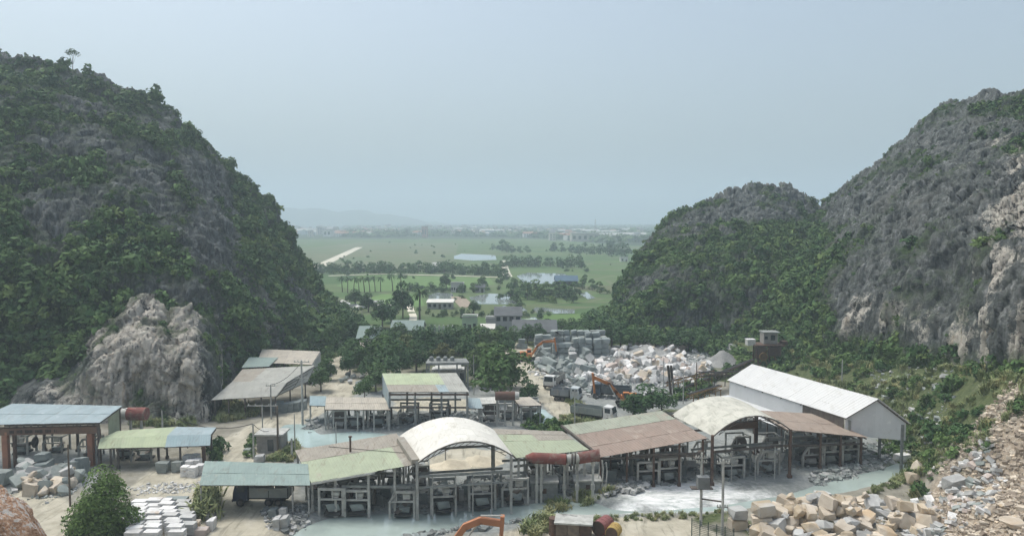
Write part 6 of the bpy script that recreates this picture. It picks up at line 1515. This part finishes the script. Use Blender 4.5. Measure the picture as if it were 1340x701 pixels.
def tree(px, py, h, label, k=None, group=None, wide=1.0, z=None):
    k = rst.randrange(len(TREES)) if k is None else k
    o = TREES[k] if k not in _tused else copy_tree(TREES[k]); _tused[k] = 1
    g = G(px, py); s = h / 7.0 * rst.uniform(.94, 1.06); o.location = g; o.scale = (s * wide, s * wide, s); o.rotation_euler = (0, 0, rst.uniform(0, 6.28)); o["label"] = label
    if group: o["group"] = group
    elif "group" in o: del o["group"]
    return o
# near round tree by the slab yard
nt_ = make_tree("broadleaf_tree", 900, leaf_mat("near_leaves", (0.085, 0.155, 0.045), (0.10, 0.175, 0.052)), 9000, 8.3, 3.4, .42, .17, 26, .72, .14)
nt_.location = G(136, 702); nt_["label"] = "dense round green tree in front of the slab yard, lower left"
# clump behind the tall green shed
for i, (px, py, h, k) in enumerate([(500, 496, 9.5, 0), (520, 492, 8.5, 1), (545, 487, 8, 3), (478, 482, 7.5, 0), (505, 474, 8, 1), (532, 474, 7.5, 4), (556, 470, 7.5, 3), (580, 466, 7, 1), (462, 474, 6, 5), (600, 464, 8, 1), (628, 470, 9, 3), (645, 470, 8, 1),
                                    (614, 478, 8, 3), (632, 492, 8.5, 1), (640, 505, 7, 3), (668, 508, 7.0, 0), (660, 470, 7, 1), (590, 456, 6, 3), (548, 456, 6.5, 1), (522, 452, 6.5, 1), (492, 458, 7, 0), (564, 452, 6, 3), (610, 452, 6, 1), (636, 456, 6, 3), (655, 452, 6, 1),
                                    (672, 454, 6, 3), (690, 450, 6, 1), (704, 448, 5.5, 3), (580, 478, 5.5, 4)]):
    tree(px, py, h, f"{['tall', 'low'][h < 7.5]} dark tree in the {['front', 'back'][py < 465]} {['left', 'middle', 'right'][min(2, int((px - 460) / 82))]} of the wood behind the middle row", k, "trees of the wood behind the middle row", 1.15)
for px, py, h, lab in ((492, 512, 6.5, "leafy tree directly behind the right half of the beige canopy"), (458, 492, 5.5, "rounded tree on the right edge of the lane bend"), (470, 486, 6.5, "taller tree just behind the rounded lane-bend tree"), (486, 498, 6.0, "dark tree over the strewn grey stones"), (505, 500, 8.5, "tall tree touching the left wall of the tall green shed"), (462, 478, 6.5, "dark tree where the lane narrows toward the village")):
    tree(px, py, h, lab, rst.choice((1, 3, 0)), None, 1.15)
tree(655, 520, 11.0, "large bright green tree right of the rusty raised tank", 5, None, 1.2); tree(690, 527, 4.8, "small spreading tree leaning over the right-hand road", 0, None, 1.25)
tree(477, 522, 4.6, "thin open tree between the stones behind the beige canopy", 2, None, .9)
tree(845, 545, 6.4, "big dark bush-like tree behind the red roof", 3, None, 1.45); tree(828, 548, 4.8, "lower dark bush left of the big one behind the red roof", 3, None, 1.4); tree(866, 540, 4.6, "lower dark bush right of the big one behind the red roof", 1, None, 1.3)
tree(420, 512, 5.6, "leafy tree at the right corner of the big grey shed", 1, None, 1.1); tree(430, 498, 5.0, "small leafy tree above the lane bend", 0, None, 1.1); tree(428, 480, 5.5, "tree beside the taupe back shed", 3, None, 1.1)
for i, (px, py, h) in enumerate([(432, 458, 8), (444, 455, 9), (455, 452, 9), (463, 448, 8), (450, 442, 9), (438, 448, 8), (470, 444, 7.5), (428, 440, 9), (445, 432, 9), (462, 436, 8), (475, 452, 7)]):
    tree(px, py, h, "dark tree crowded against the right foot of the left hill", rst.choice((1, 3)), "trees at the right foot of the left hill", 1.15)
for i, (px, py, h) in enumerate([(770, 450, 7), (784, 452, 8), (800, 454, 8), (760, 444, 6.5), (748, 440, 5.5), (735, 438, 5), (776, 440, 8), (790, 436, 9), (812, 456, 7), (826, 457, 6), (842, 458, 6.5), (858, 459, 6), (722, 440, 5), (790, 446, 9), (880, 459, 6), (900, 460, 6), (918, 460, 6.5), (765, 434, 6)]):
    tree(px, py, h, f"{['tall', 'low'][h < 6.6]} dark tree at the foot of the middle hill, {['left part by the block wall', 'middle part', 'right part behind the marble heap'][min(2, int((px - 720) / 67))]}", rst.choice((1, 3, 1)), "trees along the foot of the middle hill", 1.2)
for i, (px, py, h, lab) in enumerate([(527, 416, 14, "tall slim tree left of the great palm"), (500, 430, 10, "round dark tree above the teal village roofs"), (465, 402, 8, "tree by the white rubble on the left plain"), (482, 408, 8, "dark tree right of the white rubble"), (584, 378, 8, "tree just left of the white bungalow"),
                                      (632, 379, 7, "tree right of the white bungalow"), (430, 412, 9, "tree on the left hill's lower skyline"), (512, 422, 8, "bushy tree beside the village path"), (668, 424, 7, "tree behind the grey house"), (620, 412, 6, "tree above the lime house"), (716, 438, 5, "small tree at the pond's concrete rim")]):
    tree(px, py, h, lab, rst.choice((1, 3, 0)), None, .8 if h > 12 else 1.1)
# palms
def make_palm():
    t = thing("palm_tree", "", "palm"); m = MB()
    for k in range(6): m.tube((.02 * k * k, 0, k * 1.0 - .2), (.02 * (k + 1) ** 2, 0, (k + 1) * 1.0 - .2), .22 - .015 * k, .22 - .015 * (k + 1), n=7)
    m.build("trunk", BARK, t, local=True); V = []; r = np.random.default_rng(77)
    for k in range(34):
        a_ = r.random() * 6.283; up = r.uniform(-.35, 1.1); L_ = r.uniform(1.6, 2.5); d = np.array([math.cos(a_), math.sin(a_), 0]); s_ = np.array([-d[1], d[0], 0]); pr = np.array([.7, 0, 5.7]); ang = up
        for j in range(4):
            nx = pr + (d * math.cos(ang) + np.array([0, 0, math.sin(ang)])) * L_ / 4; w0, w1 = .30 * (1 - j * .18), .30 * (1 - (j + 1) * .2); dr = np.array([0, 0, -.10])
            V += [pr, nx, nx + s_ * w1 + dr, pr + s_ * w0 + dr, pr, pr - s_ * w0 + dr, nx - s_ * w1 + dr, nx]; pr = nx; ang -= .38
    V = np.array(V); link("crown", mesh_np("crown", V, np.arange(len(V)).reshape(-1, 4)), LEAF_DARK, t)
    return t
palm0 = make_palm(); pu = [0]
def palm(px, py, h, label, group=None):
    o = copy_tree(palm0) if pu[0] else palm0; pu[0] = 1; s = h / 7.4; o.location = G(px, py); o.scale = (s, s, s); o.rotation_euler = (0, 0, rst.uniform(0, 6)); o["label"] = label
    if group: o["group"] = group
    elif "group" in o: del o["group"]
palm(549, 424, 13.5, "great shaggy palm left of the long white-roofed house"); 
for px in (448, 455, 463, 470, 477, 484, 491, 498): palm(px, 382 + rst.uniform(-1, 1.5), rst.uniform(7.5, 9.5), "palm in the row along the left side of the plain", "row of palms on the left plain")
palm(514, 381, 10, "left of the two lone palms right of the palm row"); palm(525, 380, 9.5, "right of the two lone palms right of the palm row")
# lone tree on the skyline
sk = make_tree("ridge_tree", 940, LEAF_DARK, 420, 7.6, 1.9, .22, .2, 6, .9, .72); j = np.argmin(np.abs(CX + FPX * LP[:, 0] / LP[:, 1] - 104) + np.where(np.abs(LVv - 1) < .02, 0, 1e3)); sk.location = LP[j] - np.array([0, 0, .3]); sk["label"] = "lone flat-topped tree on the crest of the left hill"
sk2 = make_tree("ridge_tree", 944, LEAF_OLIVE, 420, 5.0, 2.2, .2, .22, 7, .8, .5); j = np.argmin(np.abs(CX + FPX * RP[:, 0] / RP[:, 1] - 1078) + np.where(np.abs(RVv - 1) < .02, 0, 1e3)); sk2.location = RP[j] - np.array([0, 0, .3]); sk2["label"] = "pale feathery tree in the saddle between the right-hand peaks"

# hedgerows and far trees
FAR = [make_tree("hedge_tree", 960 + 4 * k, LEAF_DARK if k else LEAF_VAL, 420, 7.0, 3.0, .3, .5, 8, .7, .16) for k in range(3)]; fu = {}
def far_tree(px, py, h, label, group, z=0.0):
    k = rst.randrange(3); o = FAR[k] if k not in fu else copy_tree(FAR[k]); fu[k] = 1; s = h / 7.0; o.location = P(px, py, 0); o.scale = (s * 1.1, s * 1.1, s); o.rotation_euler = (0, 0, rst.uniform(0, 6)); o["label"] = label; o["group"] = group
for px in np.arange(418, 660, 6.5): far_tree(px + rst.uniform(-2, 2), 357.5 + rst.uniform(-1.5, 1.2) + (3 if px > 600 else 0), rst.uniform(5.5, 9), "low tree in the long hedgerow crossing the paddies", "trees of the long hedgerow")
for px in np.arange(540, 640, 7): far_tree(px + rst.uniform(-3, 3), 382 + rst.uniform(-2, 1), rst.uniform(3, 5.5), "bushy tree on the bank behind the bungalow ponds", "trees on the bank behind the ponds")
for px in np.arange(560, 720, 6): far_tree(px + rst.uniform(-3, 3), 413 + rst.uniform(-3, 4), rst.uniform(1.4, 3.0), "bush in the belt before the ponds", "bushes in the belt before the ponds")
for px, py, h in [(690, 392, 8), (700, 390, 9), (708, 394, 8), (716, 391, 8), (725, 388, 7), (735, 389, 8), (744, 392, 7), (752, 388, 7), (684, 384, 7), (672, 378, 6), (762, 378, 6), (775, 380, 6), (785, 384, 6), (765, 370, 5), (750, 396, 5), (668, 390, 7), (676, 396, 6), (655, 372, 6), (663, 366, 5)]:
    far_tree(px, py, h, "bushy tree in the thicket between the right-hand ponds", "thicket between the right-hand ponds")
for px in np.arange(665, 765, 7): far_tree(px + rst.uniform(-3, 3), 348 + rst.uniform(-3, 2) + (px - 665) * .02, rst.uniform(6, 10), "tree in the hedge behind the large dyked pond", "hedge behind the large pond")
for px, py, h in [(657, 329, 14), (663, 330, 12), (670, 331, 9), (680, 331, 8), (690, 331, 8), (725, 329, 11), (735, 330, 11), (748, 331, 10), (757, 332, 10), (765, 331, 12), (775, 333, 11), (786, 333, 12), (797, 335, 13), (808, 334, 12), (818, 337, 14), (800, 326, 14), (812, 325, 14), (645, 327, 8)]:
    far_tree(px, py, h, "tree among the hazy fields before the town on the right", "hazy trees before the town")
# wood line and tree mass through the far town
rr_ = np.random.default_rng(61); n_ = 12000
Y = 1150 + 2950 * rr_.random(n_) ** 1.2; X = (rr_.random(n_) * 1.0 - .36) * Y * .62
ed_ = 1480 + 120 * fbm(X / 300, 0 * X, 0 * X, 3) - 330 * sstep(0.02, .16, X / Y); k = Y > ed_
k &= (fbm(X / 160, Y / 300, 0 * X + 4, 3) > -.35)
X, Y = X[k], Y[k]; s = 5 + 6 * rr_.random(len(X))
scatter("town_woods", np.stack([X, Y, 0 * X - .5], 1), np.stack([s * 2.2, s * 1.8, s * .8], 1), shrub_protos, "hazy belt of trees in and around the far town", "trees", 61)
# field-edge bushes
n_ = 420; Y = 260 + 900 * rr_.random(n_) ** 1.5; X = (rr_.random(n_) - .42) * Y * .55; k = (fbm(X / 60, Y / 25, 0 * X + 7, 3) > .22); k &= (X > -.25 * Y)
X, Y = X[k], Y[k]; s = 1 + 1.8 * rr_.random(len(X))
scatter("field_bushes", np.stack([X, Y, 0 * X], 1), s, shrub_protos, "low scattered bushes along the paddy banks", "bushes", 62)
# slope cover on the right and weeds about the yard
kk = (slope > .3) & (bare < .4) & (GY < 235) & (GX < 150); idx = np.where(kk)[0]; rr_ = np.random.default_rng(63)
den = sstep(-.2, .35, fbm(GX[idx] / 9, GY[idx] / 9, 0 * idx + 2.0, 3)) * (.8 + .2 * sstep(115, 150, GY[idx])); pk = idx[rr_.random(len(idx)) < .34 * den]
s = .5 + 1.5 * rr_.random(len(pk)) ** 2 + 0.9 * sstep(150, 190, GY[pk]); scatter("slope_shrubs", np.stack([GX[pk], GY[pk], GZ[pk] - .1], 1), s, shrub_protos, "green scrub on the slope behind the white warehouse", "shrubs", 63)
pk = idx[rr_.random(len(idx)) < .55 * sstep(-.25, .2, fbm(GX[idx] / 7, GY[idx] / 7, 0 * idx + 5.0, 3))]; s = .5 + .9 * rr_.random(len(pk))
scatter("slope_grass", np.stack([GX[pk], GY[pk], GZ[pk]], 1), s, grass_protos, "rank grass on the right-hand slope", "grass", 64)
kk = (GY > 150) & (GY < 235) & (GX > -60) & (GX < 70) & (road < .2) & (grey < .3); idx = np.where(kk)[0]
pk = idx[rr_.random(len(idx)) < .05 * sstep(-.1, .3, fbm(GX[idx] / 10, GY[idx] / 10, 0 * idx + 8., 3))]; s = .7 + 1.3 * rr_.random(len(pk))
scatter("valley_scrub", np.stack([GX[pk], GY[pk], GZ[pk]], 1), s, shrub_protos, "low scrub between the village trees", "shrubs", 65)
def tufts(name, label, poly, n_, smin, smax, seed, protos=grass_protos, cat="grass"):
    r = np.random.default_rng(seed); xs = np.array([p[0] for p in poly]); ys = np.array([p[1] for p in poly]); X = r.uniform(xs.min(), xs.max(), n_ * 5); Y = r.uniform(ys.min(), ys.max(), n_ * 5); k = sdist(X, Y, poly) < 0; X, Y = X[k][:n_], Y[k][:n_]
    s = smin + (smax - smin) * r.random(len(X)) ** 1.5; return scatter(name, np.stack([X, Y, terrain(X, Y)], 1), s, protos, label, cat, seed)
tufts("bank_reeds", "grey-green reeds on the near bank left of the rusty hut", PP([(680, 690), (705, 680), (735, 676), (735, 692), (700, 702)]), 46, .6, 1.5, 70)
tufts("pipe_reeds", "reeds around the stilts of the red pipe", PP([(700, 668), (715, 655), (800, 640), (800, 650), (745, 662), (712, 672)]), 55, .5, 1.5, 71)
tufts("bank_grass", "grass fringe along the near bank of the white slurry", PP([(740, 680), (800, 676), (880, 673), (960, 668), (960, 675), (880, 680), (760, 686)]), 90, .25, .7, 72)
tufts("lane_reeds", "tall reeds at the left post of the teal canopy", PP([(262, 672), (264, 650), (275, 645), (276, 672), (268, 684)]), 26, 1.2, 2.6, 73)
tufts("hill_foot_weeds", "overgrown weeds in front of the big grey shed", PP([(255, 545), (262, 528), (310, 532), (345, 538), (335, 546), (290, 552)]), 220, .7, 1.9, 74)
tufts("awning_bush", "bush at the right end of the bent awning", PP([(272, 605), (276, 588), (290, 588), (290, 606)]), 9, 1.0, 1.8, 75, shrub_protos, "shrubs")
tufts("hut_weeds", "weeds around the concrete hut and switch frame", PP([(345, 604), (372, 590), (388, 575), (392, 596), (380, 606)]), 120, .4, 1.0, 76); tufts("hut_bush", "bushes at the left wall of the concrete hut", PP([(320, 600), (328, 572), (335, 580), (335, 600)]), 14, .5, 1.1, 77, shrub_protos, "shrubs")
tufts("pond_weeds", "weeds around the slurry pond and right-hand road", PP([(716, 560), (735, 552), (760, 556), (790, 552), (755, 528), (735, 520), (760, 545), (735, 545)]), 130, .5, 1.3, 78); tufts("pond_scrub", "scrub below the taupe canopy and slurry pond", PP([(690, 560), (705, 548), (745, 562), (740, 570), (700, 568)]), 40, .7, 1.5, 79, shrub_protos, "shrubs")
tufts("crusher_scrub", "scrub below the crusher and conveyors", PP([(880, 525), (900, 500), (960, 480), (1060, 480), (1080, 495), (985, 475), (930, 505), (925, 525)]), 120, .7, 1.8, 80, shrub_protos, "shrubs")
tufts("channel_weeds", "weeds at the right end of the milky channel", PP([(1130, 650), (1175, 625), (1200, 600), (1190, 590), (1215, 596), (1190, 630), (1150, 648)]), 150, .4, 1.0, 81)
tufts("warehouse_weeds", "low weeds beside the right end of the warehouse", PP([(1130, 600), (1150, 590), (1185, 580), (1215, 560), (1215, 596), (1180, 596)]), 40, .5, 1.2, 82, shrub_protos, "shrubs"); tufts("tank_weeds", "weeds on the bank behind the gantry shed", PP([(165, 560), (175, 548), (255, 545), (262, 556), (200, 562)]), 90, .6, 1.6, 83)
tufts("tree_foot_weeds", "bushes around the foot of the round tree", PP([(90, 705), (100, 682), (120, 690), (165, 695), (160, 710)]), 16, .6, 1.4, 84, shrub_protos, "shrubs")

# ================================================================== HOUSES
def house(name, label, px0, px1, py, h, depth, wallm, roofm, rtype="gable", nwin=3, over=.4, cat="house"):
    a = P(px0, py); b_ = P(px1, py); w_ = b_.x - a.x; c = Vector(((a.x + b_.x) / 2, a.y, 0)); t = thing(name, label, cat, c)
    MB().box((0, depth / 2, h / 2), (w_, depth, h)).build("wall", wallm, t, local=True)
    if rtype == "gable":
        rh = depth * .28; y0, y1 = -over, depth + over; x0, x1 = -w_ / 2 - over, w_ / 2 + over
        for s_, ya in ((0, y0), (1, y1)):
            q_ = [Vector((x0, ya, h - .05)), Vector((x1, ya, h - .05)), Vector((x1, depth / 2, h + rh)), Vector((x0, depth / 2, h + rh))]
            MB().slab(q_, .15).build("roof", roofm, t, local=True)
        MB().add([(-w_ / 2, 0, h), (-w_ / 2, depth, h), (-w_ / 2, depth / 2, h + rh - .2), (w_ / 2, 0, h), (w_ / 2, depth, h), (w_ / 2, depth / 2, h + rh - .2)], [(0, 1, 2), (5, 4, 3), (0, 2, 5, 3), (1, 4, 5, 2)]).build("gable", wallm, t, local=True)
    elif rtype == "mono":
        MB().slab([Vector((-w_ / 2 - over, -over, h + .1)), Vector((w_ / 2 + over, -over, h + .1)), Vector((w_ / 2 + over, depth + over, h + .7)), Vector((-w_ / 2 - over, depth + over, h + .7))], .15).build("roof", roofm, t, local=True)
    else:
        MB().box((0, depth / 2, h + .12), (w_ + over, depth + over, .25)).build("roof", roofm, t, local=True); MB().box((0, .1, h + .5), (w_, .15, .5)).build("parapet", wallm, t, local=True)
    for k in range(nwin):
        x = -w_ / 2 + w_ * (k + .5) / nwin
        if k == nwin // 2 and nwin > 1: MB().box((x, -.02, 1.0), (.95, .1, 2.0)).build("door", STEEL, t, local=True)
        else:
            o = MB().box((x, -.02, min(1.7, h * .55)), (min(1.3, w_ / nwin * .55), .1, 1.2)).build("window", GLASS, t, local=True)
            MB().box((x, -.06, min(1.7, h * .55) - .68), (min(1.5, w_ / nwin * .6), .16, .1)).build("sill", PALEP, o, local=True)
    if h > 5:
        for k in range(nwin): 
            x = -w_ / 2 + w_ * (k + .5) / nwin; MB().box((x, -.02, 4.6), (1.2, .1, 1.3)).build("window", GLASS, t, local=True)
    return t
HW = M("house_white", (.62, .61, .58), (.54, .53, .50), .4); HG = M("house_grey", (.42, .42, .40), (.36, .36, .34), .4); HL = M("house_lime", (.44, .56, .38), (.40, .50, .35), .4); TILE = M("slate_roof", (.15, .16, .165), (.12, .13, .135), .5); RT = M("red_tile", (.32, .17, .12), (.27, .15, .11), .5); WR = M("bright_roof", (.68, .66, .61), (.60, .58, .53), .3)
house("bungalow", "white bungalow with a columned front beside the plain ponds", 590, 606, 382.5, 4.2, 7, HW, HG, "flat", 5); house("farmhouse", "long low house with a bright white roof behind the palm", 559, 592, 404.5, 2.6, 6, HG, WR, "mono", 5); house("village_house", "small lime green flat-roofed house in the village", 605, 624, 433, 4.3, 6, HL, HG, "flat", 3)
house("village_house", "grey two-storey house with a dark tiled roof", 648, 682, 437, 5.6, 8, HG, TILE, "gable", 4); house("village_house", "grey annex left of the two-storey house", 636, 648, 437, 4.5, 7, HG, CONC_D, "flat", 2); house("long_shed", "long slate-roofed shed behind the stacked block wall", 672, 728, 446, 2.6, 10, HG, TILE, "gable", 6); house("village_house", "lime green garden house beside the rimmed pond", 683, 700, 435.5, 3.4, 5, HL, HL, "flat", 3)
house("village_house", "pale roofed store beside the dark trees", 629, 646, 443, 2.8, 6, HW, WR, "mono", 3); house("village_house", "teal-roofed long house in the village", 512, 552, 444, 2.8, 8, HG, TEAL, "gable", 5); house("village_house", "house with a blue-green roof at the lane's far end", 468, 494, 460, 3.6, 9, HG, TEAL, "gable", 3); house("village_house", "tan-roofed lean-to below the blue-green roofed house", 470, 490, 466, 2.2, 4, HG, BEIGE, "mono", 2)
house("fish_farm_shed", "dark blue-roofed fish farm shed on the far pond", 727, 756, 374.5, 2.8, 9, TILE, M("blue_roof", (.10, .16, .22), (.08, .13, .18), .5), "gable", 4); house("field_hut", "tiny white hut at the hill's edge on the plain", 812, 822, 342.5, 3.5, 6, HW, HG, "flat", 2); house("field_hut", "small grey hut right of the bungalow", 622, 634, 383, 2.6, 5, HG, TILE, "gable", 2); house("farmhouse", "pale house in the middle of the long hedgerow", 566, 576, 356, 4.0, 8, HW, HG, "gable", 2)
g = P(600, 433); t = thing("garden_wall", "pale green garden wall left of the lime house", "wall", (P(563, 434).x, P(563, 434).y, 0))
wl = P(604, 434).x - P(563, 434).x
for k in range(7): MB().box((wl * (k + .5) / 7, 0, .8), (wl / 7 - .2, .25, 1.6)).build("wall_panel", HL, t, local=True); MB().box((wl * k / 7, 0, 1.0), (.35, .4, 2.1)).build("pier", HW, t, local=True)
for i, (px, py, w_, h) in enumerate([(446, 398, 7, 1.6), (455, 399, 9, 2.2), (463, 402, 6, 1.5), (470, 404, 6, 1.4), (494, 400, 8, 2.5), (500, 403, 6, 1.6), (508, 404, 7, 1.8), (488, 397, 5, 2.4)]):
    g = P(px, py); stone("spoil_mound", "boulder", S_WHITE if i < 4 else S_GREYW, (g.x, g.y, h * .35), (w_, w_ * .8, h * 1.5), i, (0, 0), "white stone spoil mound on the left plain" if i < 4 else "grey stone spoil mound left of the slim tree", "mound", "white spoil mounds on the plain" if i < 4 else "grey spoil mounds on the plain")

# far town
TW = [M("town_wall_a", (.70, .69, .66), (.62, .61, .58), .05, rnd=.2), M("town_wall_b", (.58, .53, .46), (.5, .46, .4), .05, rnd=.2), M("town_wall_c", (.50, .55, .58), (.44, .48, .5), .05, rnd=.2)]; TR = [RT, TILE, HG]
town = []
for i in range(6):
    w_, d_, h = [(12, 14, 8), (9, 16, 12), (16, 14, 7), (24, 18, 7), (10, 14, 15), (34, 22, 9)][i]; m = MB(); m.box((0, 0, h / 2), (w_, d_, h)); me = m.mesh("town_house"); 
    nv0 = len(m.v); m.add([(-w_ / 2 - .5, -d_ / 2 - .5, h), (w_ / 2 + .5, -d_ / 2 - .5, h), (w_ / 2 + .5, d_ / 2 + .5, h), (-w_ / 2 - .5, d_ / 2 + .5, h), (-w_ / 2 - .5, 0, h + 3.2), (w_ / 2 + .5, 0, h + 3.2)], [(0, 1, 5, 4), (2, 3, 4, 5), (0, 4, 3), (1, 2, 5), (0, 3, 2, 1)])
    for fl in range(int(h // 3.5)):
        for k in range(max(2, int(w_ // 4))):
            x = -w_ / 2 + w_ * (k + .5) / max(2, int(w_ // 4)); m.box((x, -d_ / 2 - .03, 2.0 + fl * 3.4), (1.6, .12, 1.7))
    me = m.mesh("town_house"); me.materials.append(TW[i % 3]); me.materials.append(TR[i % 3]); me.materials.append(GLASS)
    for p in me.polygons: p.material_index = 0 if p.index < 6 else (1 if p.index < 11 else 2)
    town.append(me)
rt_ = random.Random(77)
for i in range(210):
    px = rt_.uniform(372, 838); Yy = (rt_.uniform(1500, 2700) if px < 690 else rt_.uniform(1200, 2600))
    x = (px - CX) / FPX * Yy; o = link("town_house", town[(rt_.choice((0, 2)), rt_.choice((1, 4)), rt_.choice((3, 5, 3)))[i % 3]]); o.location = (x, Yy, -.2); o.rotation_euler = (0, 0, rt_.uniform(-.5, .5)); s = rt_.uniform(.8, 1.15); o.scale = (s, s, s)
    lr = "left" if px < 520 else ("central" if px < 680 else "right")
    tag(o, f"{['low', 'tall narrow', 'broad'][i % 3]} hazy house in the {lr} part of the far town", "house", f"houses in the {lr} part of the far town")
def bigbox(px0, px1, py, h, Yd, mat, name, label, cat):
    a = P(px0, py); b_ = P(px1, py); t = thing(name, label, cat, ((a.x + b_.x) / 2, a.y, 0)); w_ = b_.x - a.x
    MB().box((0, 15, h / 2), (w_, 30, h)).build("wall", mat, t, local=True); MB().box((0, 15, h + .5), (w_ + 2, 32, 1)).build("roof", HG, t, local=True)
    n_ = max(2, int(w_ / 8))
    for k in range(n_): MB().box((-w_ / 2 + w_ * (k + .5) / n_, -.1, h * .5), (w_ / n_ * .5, .4, h * .4)).build("window", GLASS, t, local=True)
bigbox(748, 784, 316, 13, 0, TW[1], "factory", "long pale factory hall in the haze right of the plain", "factory"); bigbox(800, 812, 316, 9, 0, TW[0], "factory", "small white hall right of the long factory", "factory"); bigbox(423, 433, 310, 15, 0, TW[0], "town_block", "white block standing out at the left of the town", "building")
bigbox(552, 558, 311, 22, 0, M("brick_tower", (.42, .26, .21), (.38, .24, .2), .05), "tower_block", "reddish tower in the middle of the far town", "tower")
g = P(779, 309); t = thing("radio_mast", "thin lattice mast far off in the haze", "mast", g); hh = 36; m = MB()
for s1, s2 in ((-1, -1), (1, -1), (1, 1), (-1, 1)): m.beam((s1 * 3.2, s2 * 3.2, 0), (s1 * .4, s2 * .4, hh), .35)
m2 = MB()
for k in range(10):
    z0, z1 = hh * k / 10, hh * (k + 1) / 10; r0, r1 = 3.2 - .28 * k, 3.2 - .28 * (k + 1); m2.beam((-r0, -r0, z0), (r1, -r1, z1), .25); m2.beam((r0, -r0, z0), (-r1, -r1, z1), .25)
m.build("mast_leg", HG, t, local=True)["kind"] = "stuff"; m2.build("lattice", HG, t, local=True)["kind"] = "stuff"

# ---------------------------------------------------------------- haze
hz = MB().hexa([(-9000, -90, -6), (9000, -90, -6), (9000, 9500, -6), (-9000, 9500, -6), (-9000, -90, 330), (9000, -90, 330), (9000, 9500, 330), (-9000, 9500, 330)])
hm = bpy.data.materials.new("humid_haze"); nt, n, l, b = nodes(hm)
n.remove(b); pv = n.new("ShaderNodeVolumePrincipled")
pv.inputs["Color"].default_value = (0.76, 0.90, 1.0, 1); pv.inputs["Density"].default_value = 0.00050; pv.inputs["Anisotropy"].default_value = 0.15
l.new(pv.outputs[0], n["Material Output"].inputs["Volume"])
haze = hz.build("haze", hm); tag(haze, "pale humid haze lying over the valley", "haze", kind="stuff")
